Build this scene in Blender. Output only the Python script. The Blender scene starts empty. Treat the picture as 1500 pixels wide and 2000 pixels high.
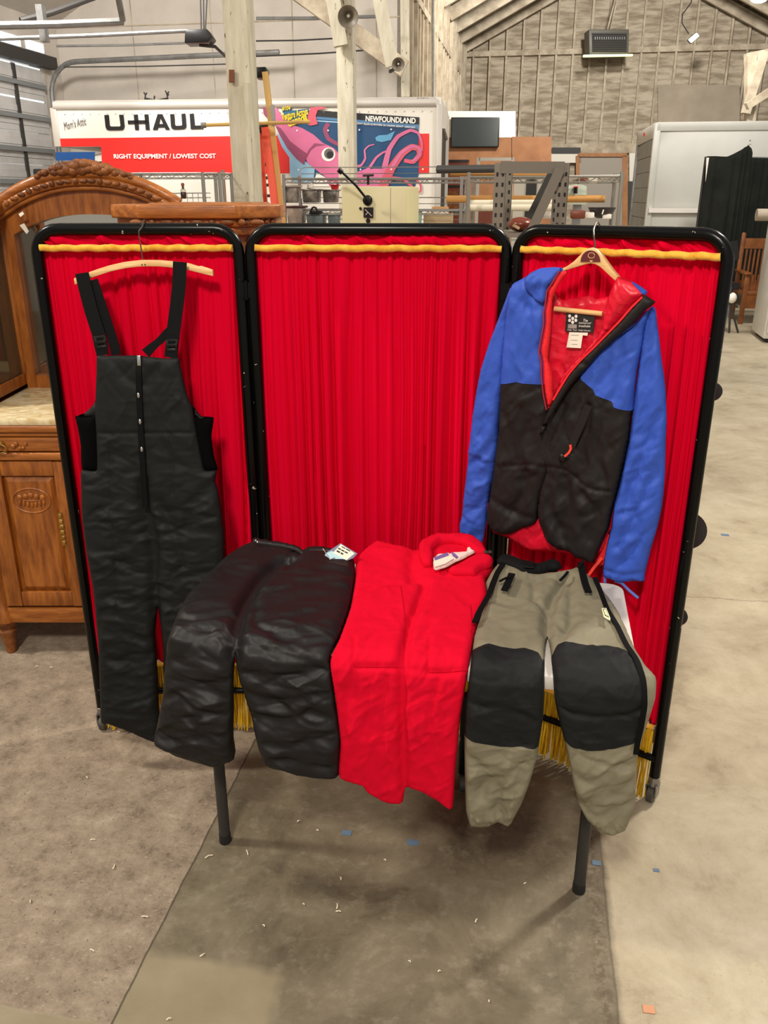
import bpy, bmesh, math, random
import numpy as np
from mathutils import Vector, Matrix
from mathutils.geometry import delaunay_2d_cdt

random.seed(7)
rng = np.random.RandomState(11)
SC = bpy.context.scene
COL = SC.collection

# ------------------------------------------------------------------ camera
CH = 1.72
FPX = 1620.0
TH = math.atan(619.0 / 1620.0)
CT, ST = math.cos(TH), math.sin(TH)
cam_d = bpy.data.cameras.new('camera')
cam_d.sensor_fit = 'VERTICAL'
cam_d.sensor_height = 24.0
cam_d.lens = 24.0 * FPX / 2000.0
cam_d.clip_start = 0.05
cam_d.clip_end = 200
cam = bpy.data.objects.new('camera', cam_d)
cam.location = (0, 0, CH)
cam.rotation_euler = (math.pi / 2 - TH, 0, 0)
COL.objects.link(cam)
SC.camera = cam


def ray(px, py):
    v = np.asarray(py, float) - 1000.0
    x = np.asarray(px, float) - 750.0
    return x, FPX * CT - v * ST, -(FPX * ST + v * CT)


def at(px, py, D):
    x, y, z = ray(px, py)
    k = D / y
    return Vector((float(x * k), float(D), float(CH + z * k)))


def onz(px, py, z0):
    x, y, z = ray(px, py)
    k = (z0 - CH) / z
    return Vector((float(x * k), float(y * k), z0))


YAW = math.radians(9.5)
EL = Vector((math.cos(YAW), -math.sin(YAW), 0))
ED = Vector((math.sin(YAW), math.cos(YAW), 0))


def R(a, b, z=0.0):
    """a point in the building's own axes: a across, b deep."""
    return EL * a + ED * b + Vector((0, 0, z))


def onplane(px, py, p0, n):
    x, y, z = ray(px, py)
    d = Vector((float(x), float(y), float(z)))
    t = (Vector(p0) - Vector((0, 0, CH))).dot(n) / d.dot(n)
    return Vector((0, 0, CH)) + d * t


# ------------------------------------------------------------------ materials
def lin(c):
    c = c / 255.0
    return c / 12.92 if c <= 0.04045 else ((c + 0.055) / 1.055) ** 2.4


def rgb(r, g, b):
    return (lin(r), lin(g), lin(b), 1.0)


def mat(name, col, rough=0.55, var=0.0, vscale=8.0, col2=None, bump=0.0, bscale=60.0, metal=0.0,
        stretch=(1, 1, 1), spec=0.5, sheen=0.0, coat=0.0, detail=4.0, distort=0.0, rvar=0.0, emit=None, estr=0.0, alpha=None, trans=0.0, crumple=None):
    m = bpy.data.materials.new(name)
    m.use_nodes = True
    nt = m.node_tree
    N, L = nt.nodes, nt.links
    p = N['Principled BSDF']
    p.inputs['Base Color'].default_value = col
    p.inputs['Roughness'].default_value = rough
    p.inputs['Metallic'].default_value = metal
    p.inputs['Specular IOR Level'].default_value = spec
    p.inputs['Sheen Weight'].default_value = sheen
    p.inputs['Coat Weight'].default_value = coat
    p.inputs['Transmission Weight'].default_value = trans
    if emit:
        p.inputs['Emission Color'].default_value = emit
        p.inputs['Emission Strength'].default_value = estr
    if alpha is not None:
        p.inputs['Alpha'].default_value = alpha
    if var > 0 or bump > 0 or rvar > 0 or crumple:
        tc = N.new('ShaderNodeTexCoord')
        mp = N.new('ShaderNodeMapping')
        mp.inputs['Scale'].default_value = stretch
        L.new(tc.outputs['Object'], mp.inputs['Vector'])
    if var > 0 or rvar > 0:
        nz = N.new('ShaderNodeTexNoise')
        nz.inputs['Scale'].default_value = vscale
        nz.inputs['Detail'].default_value = detail
        nz.inputs['Roughness'].default_value = 0.6
        nz.inputs['Distortion'].default_value = distort
        L.new(mp.outputs['Vector'], nz.inputs['Vector'])
        if var > 0:
            rp = N.new('ShaderNodeValToRGB')
            c2 = col2 if col2 else tuple(c * 0.55 for c in col[:3]) + (1,)
            lo, hi = 0.5 - 0.22 / max(var, .05) * 0.5, 0.5 + 0.22 / max(var, .05) * 0.5
            rp.color_ramp.elements[0].position = max(0, lo)
            rp.color_ramp.elements[1].position = min(1, hi)
            rp.color_ramp.elements[0].color = c2
            rp.color_ramp.elements[1].color = col
            L.new(nz.outputs['Fac'], rp.inputs['Fac'])
            L.new(rp.outputs['Color'], p.inputs['Base Color'])
        if rvar > 0:
            mr = N.new('ShaderNodeMapRange')
            mr.inputs['From Min'].default_value = 0.3
            mr.inputs['From Max'].default_value = 0.7
            mr.inputs['To Min'].default_value = max(0, rough - rvar)
            mr.inputs['To Max'].default_value = min(1, rough + rvar)
            L.new(nz.outputs['Fac'], mr.inputs['Value'])
            L.new(mr.outputs['Result'], p.inputs['Roughness'])
    if bump > 0:
        n2 = N.new('ShaderNodeTexNoise')
        n2.inputs['Scale'].default_value = bscale
        n2.inputs['Detail'].default_value = 4.0
        L.new(mp.outputs['Vector'], n2.inputs['Vector'])
        bp = N.new('ShaderNodeBump')
        bp.inputs['Strength'].default_value = bump
        bp.inputs['Distance'].default_value = 0.01
        L.new(n2.outputs['Fac'], bp.inputs['Height'])
        L.new(bp.outputs['Normal'], p.inputs['Normal'])
    if crumple:
        # crisp creases of crushed cloth: (scale, depth in metres, stretch)
        cs_, cd_, cst = crumple
        mc_ = N.new('ShaderNodeMapping')
        mc_.inputs['Scale'].default_value = cst
        mc_.inputs['Rotation'].default_value = (0.25, 0.35, 0.3)
        L.new(tc.outputs['Object'], mc_.inputs['Vector'])
        wn = N.new('ShaderNodeTexNoise')
        wn.inputs['Scale'].default_value = cs_ * .45
        wn.inputs['Detail'].default_value = 2.0
        L.new(mc_.outputs['Vector'], wn.inputs['Vector'])
        sc_ = N.new('ShaderNodeVectorMath')
        sc_.operation = 'MULTIPLY_ADD'
        sc_.inputs[1].default_value = (2.2 / cs_,) * 3
        L.new(wn.outputs['Color'], sc_.inputs[0])
        L.new(mc_.outputs['Vector'], sc_.inputs[2])
        vo = N.new('ShaderNodeTexVoronoi')
        vo.feature = 'F1'
        vo.inputs['Scale'].default_value = cs_
        L.new(sc_.outputs[0], vo.inputs['Vector'])
        v2 = N.new('ShaderNodeTexVoronoi')
        v2.feature = 'F1'
        v2.inputs['Scale'].default_value = cs_ * 2.3
        L.new(sc_.outputs[0], v2.inputs['Vector'])
        ad = N.new('ShaderNodeMath')
        ad.operation = 'MULTIPLY_ADD'
        ad.inputs[1].default_value = .35
        L.new(v2.outputs['Distance'], ad.inputs[0])
        L.new(vo.outputs['Distance'], ad.inputs[2])
        b3 = N.new('ShaderNodeBump')
        b3.inputs['Strength'].default_value = 1.0
        b3.inputs['Distance'].default_value = cd_
        L.new(ad.outputs[0], b3.inputs['Height'])
        if bump > 0:
            L.new(bp.outputs['Normal'], b3.inputs['Normal'])
        L.new(b3.outputs['Normal'], p.inputs['Normal'])
    return m


def add_flecks(m, col, scale=160.0, lo=0.74, stretch=(1, 1, 1)):
    """small chips of another colour scattered over a material (wear, flakes)."""
    nt = m.node_tree
    N, L = nt.nodes, nt.links
    p = N['Principled BSDF']
    tc = N.new('ShaderNodeTexCoord')
    mp = N.new('ShaderNodeMapping')
    mp.inputs['Scale'].default_value = stretch
    L.new(tc.outputs['Object'], mp.inputs['Vector'])
    nz = N.new('ShaderNodeTexNoise')
    nz.inputs['Scale'].default_value = scale
    nz.inputs['Detail'].default_value = 2.0
    L.new(mp.outputs['Vector'], nz.inputs['Vector'])
    rp = N.new('ShaderNodeValToRGB')
    rp.color_ramp.elements[0].position = lo
    rp.color_ramp.elements[1].position = lo + 0.02
    L.new(nz.outputs['Fac'], rp.inputs['Fac'])
    mx = N.new('ShaderNodeMix')
    mx.data_type = 'RGBA'
    mx.inputs['B'].default_value = col
    L.new(rp.outputs['Color'], mx.inputs['Factor'])
    src = p.inputs['Base Color']
    if src.is_linked:
        L.new(src.links[0].from_socket, mx.inputs['A'])
    else:
        mx.inputs['A'].default_value = src.default_value
    L.new(mx.outputs['Result'], p.inputs['Base Color'])
    return m


# ------------------------------------------------------------------ mesh builder
class MB:
    def __init__(self):
        self.v, self.f = [], []

    def add(self, vs, fs):
        o = len(self.v)
        self.v += [Vector(x) for x in vs]
        self.f += [tuple(i + o for i in f) for f in fs]
        return self

    def hexa(self, p):
        """8 corners: bottom 4 then top 4, same winding."""
        return self.add(p, [(3, 2, 1, 0), (4, 5, 6, 7), (0, 1, 5, 4), (1, 2, 6, 5), (2, 3, 7, 6), (3, 0, 4, 7)])

    def box(self, x0, x1, y0, y1, z0, z1):
        return self.hexa([(x0, y0, z0), (x1, y0, z0), (x1, y1, z0), (x0, y1, z0),
                          (x0, y0, z1), (x1, y0, z1), (x1, y1, z1), (x0, y1, z1)])

    def rbox(self, o, ex, ey, x0, x1, y0, y1, z0, z1):
        """box in a frame with origin o and horizontal axes ex, ey."""
        o, ex, ey = Vector(o), Vector(ex), Vector(ey)
        g = lambda x, y, z: o + ex * x + ey * y + Vector((0, 0, z))
        return self.hexa([g(x0, y0, z0), g(x1, y0, z0), g(x1, y1, z0), g(x0, y1, z0),
                          g(x0, y0, z1), g(x1, y0, z1), g(x1, y1, z1), g(x0, y1, z1)])

    def abox(self, a0, a1, b0, b1, z0, z1):
        return self.rbox((0, 0, 0), EL, ED, a0, a1, b0, b1, z0, z1)

    def beam(self, p, q, w, h, up=(0, 0, 1)):
        p, q = Vector(p), Vector(q)
        d = (q - p).normalized()
        up = Vector(up)
        s = d.cross(up)
        if s.length < 1e-4:
            s = d.cross(Vector((0, 1, 0)))
        s.normalize()
        t = s.cross(d).normalized()
        s, t = s * w / 2, t * h / 2
        return self.hexa([p - s - t, p + s - t, p + s + t, p - s + t, q - s - t, q + s - t, q + s + t, q - s + t])

    def tube(self, pts, r, seg=10, closed=False, caps=True, taper=None):
        pts = [Vector(p) for p in pts]
        n = len(pts)
        rings = []
        prev = None
        for i, p in enumerate(pts):
            if closed:
                d = (pts[(i + 1) % n] - pts[i - 1])
            else:
                d = pts[min(i + 1, n - 1)] - pts[max(i - 1, 0)]
            d.normalize()
            if prev is None:
                a = Vector((0, 0, 1)) if abs(d.z) < 0.9 else Vector((1, 0, 0))
                s = d.cross(a).normalized()
            else:
                s = (prev - d * prev.dot(d)).normalized()
            prev = s
            t = d.cross(s)
            rr = r if taper is None else r * taper[i]
            rings.append([p + (s * math.cos(k * 2 * math.pi / seg) + t * math.sin(k * 2 * math.pi / seg)) * rr for k in range(seg)])
        vs = [x for ring in rings for x in ring]
        fs = []
        for i in range(n if closed else n - 1):
            j = (i + 1) % n
            for k in range(seg):
                k2 = (k + 1) % seg
                fs.append((i * seg + k, i * seg + k2, j * seg + k2, j * seg + k))
        if caps and not closed:
            fs.append(tuple(reversed(range(seg))))
            fs.append(tuple((n - 1) * seg + k for k in range(seg)))
        return self.add(vs, fs)

    def lathe(self, base, prof, seg=20, axis=(0, 0, 1)):
        """prof: list of (radius, height along axis)."""
        base, axis = Vector(base), Vector(axis).normalized()
        a = Vector((1, 0, 0)) if abs(axis.x) < 0.9 else Vector((0, 1, 0))
        s = axis.cross(a).normalized()
        t = axis.cross(s)
        vs, fs = [], []
        for r, h in prof:
            for k in range(seg):
                w = 2 * math.pi * k / seg
                vs.append(base + axis * h + (s * math.cos(w) + t * math.sin(w)) * max(r, 1e-4))
        for i in range(len(prof) - 1):
            for k in range(seg):
                k2 = (k + 1) % seg
                fs.append((i * seg + k, i * seg + k2, (i + 1) * seg + k2, (i + 1) * seg + k))
        fs.append(tuple(reversed(range(seg))))
        fs.append(tuple((len(prof) - 1) * seg + k for k in range(seg)))
        return self.add(vs, fs)

    def ball(self, c, rx, ry=None, rz=None, seg=12, rings=8):
        ry = rx if ry is None else ry
        rz = rx if rz is None else rz
        c = Vector(c)
        vs, fs = [], []
        for i in range(1, rings):
            th = math.pi * i / rings
            for k in range(seg):
                w = 2 * math.pi * k / seg
                vs.append(c + Vector((rx * math.sin(th) * math.cos(w), ry * math.sin(th) * math.sin(w), rz * math.cos(th))))
        top, bot = len(vs), len(vs) + 1
        vs += [c + Vector((0, 0, rz)), c - Vector((0, 0, rz))]
        for i in range(rings - 2):
            for k in range(seg):
                k2 = (k + 1) % seg
                fs.append((i * seg + k, (i + 1) * seg + k, (i + 1) * seg + k2, i * seg + k2))
        for k in range(seg):
            k2 = (k + 1) % seg
            fs.append((top, k, k2))
            fs.append((bot, (rings - 2) * seg + k2, (rings - 2) * seg + k))
        return self.add(vs, fs)

    def prism(self, pts, off):
        """extrude a planar polygon by vector off."""
        n = len(pts)
        off = Vector(off)
        vs = [Vector(p) for p in pts] + [Vector(p) + off for p in pts]
        fs = [tuple(reversed(range(n))), tuple(range(n, 2 * n))]
        fs += [(i, (i + 1) % n, n + (i + 1) % n, n + i) for i in range(n)]
        return self.add(vs, fs)

    def build(self, name, material, parent=None, smooth=False, bevel=0.0, seg=2, angle=40):
        me = bpy.data.meshes.new(name)
        me.from_pydata([tuple(x) for x in self.v], [], self.f)
        bm = bmesh.new()
        bm.from_mesh(me)
        bmesh.ops.recalc_face_normals(bm, faces=bm.faces)
        if bevel > 0:
            es = [e for e in bm.edges if len(e.link_faces) == 2 and e.calc_face_angle(0) > 0.5]
            bmesh.ops.bevel(bm, geom=es, offset=bevel, segments=seg, affect='EDGES', profile=0.5)
        bm.to_mesh(me)
        bm.free()
        if smooth or bevel > 0:
            for p in me.polygons:
                p.use_smooth = True
            me.set_sharp_from_angle(angle=math.radians(angle))
        me.materials.append(material)
        return link(name, me, parent)


def link(name, me, parent=None):
    o = bpy.data.objects.new(name, me)
    COL.objects.link(o)
    if parent is not None:
        o.parent = parent
        if parent.type == 'EMPTY':
            o.matrix_parent_inverse = Matrix.Translation(Vector(parent.location)).inverted()
    return o


def thing(name, loc, label, cat, group=None):
    o = bpy.data.objects.new(name, None)
    o.empty_display_size = 0.1
    o.location = loc
    COL.objects.link(o)
    return tag(o, label, cat, group)


def tag(o, label, cat, group=None):
    o['label'] = label
    o['category'] = cat
    if group:
        o['group'] = group
    return o


def struct(o):
    o['kind'] = 'structure'
    return o


def text(s, origin, right, up, height, material, name, parent, width=None, shear=0.0, bold=0.0, depth=0.0015, align='CENTER', space=1.0):
    cu = bpy.data.curves.new('t', 'FONT')
    cu.body = s
    cu.size = 1.0
    cu.extrude = 0.0
    cu.offset = bold
    cu.shear = shear
    cu.space_character = space
    cu.align_x = 'LEFT'
    to = bpy.data.objects.new('t', cu)
    COL.objects.link(to)
    dg = bpy.context.evaluated_depsgraph_get()
    dg.update()
    me = bpy.data.meshes.new_from_object(to.evaluated_get(dg))
    bpy.data.objects.remove(to)
    bpy.data.curves.remove(cu)
    co = np.array([v.co[:] for v in me.vertices])
    mn, mx = co.min(0), co.max(0)
    sy = height / (mx[1] - mn[1])
    sx = sy if width is None else width / (mx[0] - mn[0])
    w = (mx[0] - mn[0]) * sx
    ox = {'LEFT': 0, 'CENTER': -w / 2, 'RIGHT': -w}[align]
    right, up = Vector(right).normalized(), Vector(up).normalized()
    nrm = right.cross(up)
    origin = Vector(origin)
    mb = MB()
    vs = [origin + right * ((c[0] - mn[0]) * sx + ox) + up * ((c[1] - mn[1]) * sy) + nrm * depth for c in co]
    me2 = bpy.data.meshes.new(name)
    me2.from_pydata([tuple(v) for v in vs], [], [tuple(p.vertices) for p in me.polygons])
    bm = bmesh.new()
    bm.from_mesh(me2)
    bmesh.ops.remove_doubles(bm, verts=bm.verts, dist=1e-6)
    g = bmesh.ops.extrude_face_region(bm, geom=list(bm.faces))
    bmesh.ops.translate(bm, verts=[e for e in g['geom'] if isinstance(e, bmesh.types.BMVert)], vec=-nrm * depth * 0.9)
    bmesh.ops.recalc_face_normals(bm, faces=bm.faces)
    bm.to_mesh(me2)
    bm.free()
    me2.materials.append(material)
    return link(name, me2, parent)


# ------------------------------------------------------------------ noise (vectorised)
_perm = np.random.RandomState(3).randint(0, 2 ** 31, 4096)


def _h(ix, iy, seed):
    k = (ix * 73856093) ^ (iy * 19349663) ^ (seed * 83492791)
    return (_perm[k & 4095] % 10007) / 10007.0


def vnoise(x, y, seed=0):
    ix, iy = np.floor(x).astype(np.int64), np.floor(y).astype(np.int64)
    fx, fy = x - ix, y - iy
    ux = fx * fx * fx * (fx * (fx * 6 - 15) + 10)
    uy = fy * fy * fy * (fy * (fy * 6 - 15) + 10)
    a, b = _h(ix, iy, seed), _h(ix + 1, iy, seed)
    c, d = _h(ix, iy + 1, seed), _h(ix + 1, iy + 1, seed)
    return (a * (1 - ux) + b * ux) * (1 - uy) + (c * (1 - ux) + d * ux) * uy


def fbm(x, y, seed=0, oct=3, gain=0.5):
    s, a, t = 0.0, 1.0, 0.0
    for o in range(oct):
        s = s + a * vnoise(x * 2 ** o + 13.7 * o, y * 2 ** o + 7.3 * o, seed + o)
        t += a
        a *= gain
    return s / t


def ridged(x, y, seed=0, oct=3):
    """crumple field with sharp creases, about 0..1."""
    wx = x + 1.3 * (fbm(x * .7, y * .7, seed + 20, 2) - .5)
    wy = y + 1.3 * (fbm(x * .7 + 9, y * .7, seed + 21, 2) - .5)
    s, a, t = 0.0, 1.0, 0.0
    for o in range(oct):
        n = vnoise(wx * 2 ** o + 5.1 * o, wy * 2 ** o, seed + o)
        s = s + a * (1 - np.abs(2 * n - 1)) ** 1.5
        t += a
        a *= 0.5
    return s / t


# ------------------------------------------------------------------ garments
def seg_dist(P, poly, closed):
    poly = np.asarray(poly, float)
    A = poly if closed else poly[:-1]
    B = np.roll(poly, -1, 0) if closed else poly[1:]
    out = np.full(len(P), 1e9)
    for a, b in zip(A, B):
        d = b - a
        L2 = max(float(d @ d), 1e-12)
        t = np.clip(((P - a) @ d) / L2, 0, 1)
        q = a + t[:, None] * d
        out = np.minimum(out, np.hypot(P[:, 0] - q[:, 0], P[:, 1] - q[:, 1]))
    return out


def inside(P, poly):
    x, y = P[:, 0], P[:, 1]
    c = np.zeros(len(P), bool)
    n = len(poly)
    for i in range(n):
        x0, y0 = poly[i]
        x1, y1 = poly[(i + 1) % n]
        if y0 == y1:
            continue
        hit = ((y0 > y) != (y1 > y)) & (x < (x1 - x0) * (y - y0) / (y1 - y0) + x0)
        c ^= hit
    return c


def spline(pts, sp, closed=True, smooth=0.5):
    """Catmull-Rom resample of a pixel polyline at spacing sp."""
    pts = [np.array(p, float) for p in pts]
    n = len(pts)
    out = []
    rngi = range(n) if closed else range(n - 1)
    for i in rngi:
        p1, p2 = pts[i], pts[(i + 1) % n]
        p0 = pts[i - 1] if closed or i > 0 else p1
        p3 = pts[(i + 2) % n] if closed or i + 2 < n else p2
        m1, m2 = (p2 - p0) * 0.5 * smooth, (p3 - p1) * 0.5 * smooth
        L = np.linalg.norm(p2 - p1)
        mm = L * 0.9
        for m in (m1, m2):
            l = np.linalg.norm(m)
            if l > mm:
                m *= mm / l
        k = max(1, int(round(L / sp)))
        for j in range(k):
            t = j / k
            out.append((2 * t ** 3 - 3 * t ** 2 + 1) * p1 + (t ** 3 - 2 * t ** 2 + t) * m1 + (-2 * t ** 3 + 3 * t ** 2) * p2 + (t ** 3 - t ** 2) * m2)
    if not closed:
        out.append(pts[-1])
    return np.array(out)


def plane_surf(p0, right, up):
    """garment surface: a flat plane with in-plane metric axes."""
    p0, right, up = Vector(p0), Vector(right).normalized(), Vector(up).normalized()
    n = right.cross(up)

    def f(px, py):
        x, y, z = ray(px, py)
        d = np.stack([x, y, z], 1)
        nn = np.array(n)
        t = ((np.array(p0) - np.array([0, 0, CH])) @ nn) / (d @ nn)
        S = np.array([0, 0, CH]) + d * t[:, None]
        rel = S - np.array(p0)
        return S, np.tile(nn, (len(S), 1)), np.stack([rel @ np.array(right), rel @ np.array(up)], 1)
    return f


def garment(name, outline, surf, material, parent, sp=5.0, thick=0.02, rnd=0.05, back=0.004, off=0.0, creases=(), folds=(),
            wrinkle=None, regions=(), smooth=0.5, rise=None, edge=0.0, seed=0, strokes=(), gathers=()):
    ol = spline(outline, sp, True, smooth)
    lo, hi = ol.min(0), ol.max(0)
    h = sp * 0.866
    pts = []
    r = 0
    y = lo[1]
    while y < hi[1]:
        xs = np.arange(lo[0] + (sp / 2 if r % 2 else 0), hi[0], sp)
        pts.append(np.stack([xs, np.full(len(xs), y)], 1))
        y += h
        r += 1
    P = np.concatenate(pts)
    P = P[inside(P, ol)]
    P = P[seg_dist(P, ol, True) > 0.55 * sp]
    cons = []
    for rg in regions:
        rp = spline(rg['poly'], sp, True, rg.get('smooth', 0.5))
        cons.append(rp)
        P = P[seg_dist(P, rp, True) > 0.5 * sp]
    P = P + (rng.rand(*P.shape) - .5) * sp * 0.15
    allp = [ol] + cons + [P]
    V = np.concatenate(allp)
    E = []
    o = 0
    for c in [ol] + cons:
        n = len(c)
        E += [(o + i, o + (i + 1) % n) for i in range(n)]
        o += n
    rv, re, rf, ov, oe, of = delaunay_2d_cdt([Vector((float(a), float(b))) for a, b in V], E, [], 0, 1e-4)
    Q = np.array([v[:] for v in rv])
    T = np.array([f for f in rf])
    cen = Q[T].mean(1)
    T = T[inside(cen, ol)]
    used = np.unique(T)
    remap = -np.ones(len(Q), int)
    remap[used] = np.arange(len(used))
    Q, T = Q[used], remap[T]
    # orientation: image y points down
    a, b, c = Q[T[:, 0]], Q[T[:, 1]], Q[T[:, 2]]
    area = (b[:, 0] - a[:, 0]) * (c[:, 1] - a[:, 1]) - (b[:, 1] - a[:, 1]) * (c[:, 0] - a[:, 0])
    T[area > 0] = T[area > 0][:, ::-1]
    S, Nn, UV = surf(Q[:, 0], Q[:, 1])
    _, _, OUV = surf(ol[:, 0], ol[:, 1])
    d = seg_dist(UV, OUV, True)
    edge_v = np.zeros(len(Q), bool)
    cnt = {}
    for t in T:
        for i in range(3):
            k = (min(t[i], t[(i + 1) % 3]), max(t[i], t[(i + 1) % 3]))
            cnt[k] = cnt.get(k, 0) + 1
    for k, n in cnt.items():
        if n == 1:
            edge_v[k[0]] = edge_v[k[1]] = True
    d[edge_v] = 0
    q = np.clip(d / rnd, 0, 1)
    prof = np.sqrt(np.clip(1 - (1 - q) ** 2, 0, 1))
    th = thick if rise is None else thick * rise(Q[:, 0], Q[:, 1])
    H = th * prof
    for cr in creases:
        line, depth, w = cr
        lp = spline(line, sp, False)
        _, _, LU = surf(lp[:, 0], lp[:, 1])
        dc = seg_dist(UV, LU, False)
        H = H - depth * np.exp(-(dc / w) ** 2) * prof
    for fo in folds:
        line, amp, w = fo
        lp = spline(line, sp, False)
        _, _, LU = surf(lp[:, 0], lp[:, 1])
        dc = seg_dist(UV, LU, False)
        H = H + amp * np.exp(-(dc / w) ** 2) * prof
    # crisp crease lines: short folds with a sharp crest or a sharp valley
    rs = np.random.RandomState(seed * 7 + len(Q) % 97 + 5)
    lines = []
    for n_, l0, l1, ang, spread, a0, a1, w0, w1, ymin, ymax in strokes:
        ok = np.where((Q[:, 1] > ymin) & (Q[:, 1] < ymax) & ~edge_v)[0]
        if not len(ok):
            continue
        for k in range(n_):
            c0 = UV[ok[rs.randint(len(ok))]]
            th_ = math.radians(ang + rs.uniform(-spread, spread))
            lines.append((c0, th_, rs.uniform(l0, l1), rs.uniform(a0, a1) * (1 if rs.rand() < .6 else -1), rs.uniform(w0, w1), rs.uniform(-6, 6)))
    for gl_, n_, lpx, a_, w_ in gathers:
        gp_ = spline(gl_, 2.0, False)
        for k in range(n_):
            i_ = min(len(gp_) - 2, max(1, int((k + rs.rand()) / n_ * len(gp_))))
            t_ = gp_[i_ + 1] - gp_[i_ - 1]
            t_ = t_ / (np.linalg.norm(t_) + 1e-9)
            nrm_ = np.array([-t_[1], t_[0]])
            L_ = lpx * rs.uniform(.5, 1.2)
            e0, e1 = gp_[i_] - nrm_ * L_ * rs.uniform(.1, .9), gp_[i_] + nrm_ * L_ * rs.uniform(.1, .9)
            _, _, EU = surf(np.array([e0[0], e1[0]]), np.array([e0[1], e1[1]]))
            dv = EU[1] - EU[0]
            lines.append((EU.mean(0), math.atan2(dv[1], dv[0]), np.linalg.norm(dv), a_ * rs.uniform(.6, 1.3) * (1 if k % 2 else -1), w_, 0.0))
    for c0, th_, L_, a_, w_, bend in lines:
        r_ = UV - c0
        cs_, sn_ = math.cos(th_), math.sin(th_)
        x_ = r_[:, 0] * cs_ + r_[:, 1] * sn_
        near = np.abs(x_) < L_ * .6
        y_ = -r_[:, 0] * sn_ + r_[:, 1] * cs_ - bend * x_ * x_
        near &= np.abs(y_) < w_ * 5
        if not near.any():
            continue
        e_ = np.clip(1 - (np.abs(x_[near]) / (L_ * .6)) ** 2, 0, 1)
        H[near] += a_ * e_ * np.exp(-np.abs(y_[near]) / w_) * np.clip(d[near] / .012, 0, 1)
    if wrinkle is not None:
        H = H + wrinkle(UV[:, 0], UV[:, 1], Q[:, 0], Q[:, 1]) * np.clip(d / 0.02, 0, 1)
    H = np.where(edge_v, 0, np.maximum(H, 0.0015))
    F = S + Nn * (H + off)[:, None]
    bk = back(Q[:, 0], Q[:, 1], S) if callable(back) else np.full(len(Q), back)
    Bv = S + Nn * (off - bk * prof)[:, None]
    nv = len(Q)
    bidx = np.where(edge_v, np.arange(nv), -1)
    extra = np.where(~edge_v)[0]
    bidx[extra] = nv + np.arange(len(extra))
    verts = np.concatenate([F, Bv[extra]])
    faces = [tuple(t) for t in T] + [tuple(bidx[t[::-1]]) for t in T]
    me = bpy.data.meshes.new(name)
    me.from_pydata(verts.tolist(), [], [tuple(int(i) for i in f) for f in faces])
    for p in me.polygons:
        p.use_smooth = True
    me.materials.append(material)
    ob = link(name, me, parent)
    cen = Q[T].mean(1)
    for rg, rp in zip(regions, cons):
        mk = inside(cen, rp)
        if rg.get('exclude') is not None:
            mk &= ~inside(cen, np.array(rg['exclude'], float))
        t2 = T[mk]
        if not len(t2):
            continue
        us = np.unique(t2)
        rm = -np.ones(nv, int)
        rm[us] = np.arange(len(us))
        lift = rg.get('lift', 0.0012)
        top = F[us] + Nn[us] * lift
        bot = F[us] - Nn[us] * 0.0015
        tt = rm[t2]
        n = len(us)
        ecount = {}
        for t in tt:
            for i in range(3):
                e = (t[i], t[(i + 1) % 3])
                k = (min(e), max(e))
                ecount.setdefault(k, []).append(e)
        fs = [tuple(int(i) for i in t) for t in tt]
        for k, es in ecount.items():
            if len(es) == 1:
                a, b = es[0]
                fs.append((int(b), int(a), int(a + n), int(b + n)))
        m2 = bpy.data.meshes.new(rg['name'])
        m2.from_pydata(np.concatenate([top, bot]).tolist(), [], fs)
        for p in m2.polygons:
            p.use_smooth = True
        m2.set_sharp_from_angle(angle=math.radians(60))
        m2.materials.append(rg['mat'])
        c = link(rg['name'], m2, rg.get('parent', parent))
        if rg.get('label'):
            c['label'] = rg['label']
    return ob


def on_surf(surf, pts, off):
    a = np.array(pts, float)
    S, N, U = surf(a[:, 0], a[:, 1])
    return [Vector(s + n * off) for s, n in zip(S, N)]


def strip(name, line, surf, width, off, thick, material, parent, sp=6, widths=None):
    """a flat band laid along a pixel line on a garment surface."""
    lp = spline(line, sp, False)
    S, N, U = surf(lp[:, 0], lp[:, 1])
    offs = off if np.ndim(off) else np.full(len(lp), off)
    C = S + N * offs[:, None]
    mb = MB()
    n = len(C)
    vs = []
    for i in range(n):
        d = C[min(i + 1, n - 1)] - C[max(i - 1, 0)]
        d = d / np.linalg.norm(d)
        s = np.cross(d, N[i])
        s = s / np.linalg.norm(s)
        w = width / 2 if widths is None else np.interp(i / (n - 1), np.linspace(0, 1, len(widths)), widths) / 2
        for sx, nn in ((-1, 0), (-1, 1), (1, 1), (1, 0)):
            vs.append(C[i] + s * w * sx + N[i] * thick * nn)
    fs = []
    for i in range(n - 1):
        for k in range(4):
            k2 = (k + 1) % 4
            fs.append((i * 4 + k, i * 4 + k2, i * 4 + 4 + k2, i * 4 + 4 + k))
    fs += [(3, 2, 1, 0), tuple((n - 1) * 4 + k for k in range(4))]
    mb.add([Vector(v) for v in vs], fs)
    return mb.build(name, material, parent, smooth=True)
WORLD = 0.48
EXPO = 0.10
LIGHTS = [
    ('bay_lamp', (-.8, -1.6, 4.6), (-.3, 2.2, .6), .7, 175, (1, .91, .77)),
    ('bay_lamp', (3.6, 4.2, 5.0), (.9, 1.9, .4), .5, 235, (1, .91, .77)),
    ('bay_lamp', (-4.0, 2.2, 4.8), (-.6, 2.2, .4), .5, 165, (1, .91, .77)),
    ('bay_lamp', (-3.0, 8.0, 5.0), (-3.0, 10.8, 1.5), .8, 260, (1, .95, .88)),
    ('bay_lamp', (4.2, 14.5, 6.2), (3.0, 23.0, 3.5), .8, 640, (1, .96, .90)),
    ('bay_lamp', (4.0, 9.0, 5.5), (4.2, 12.5, .8), .8, 260, (1, .95, .88)),
]
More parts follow.
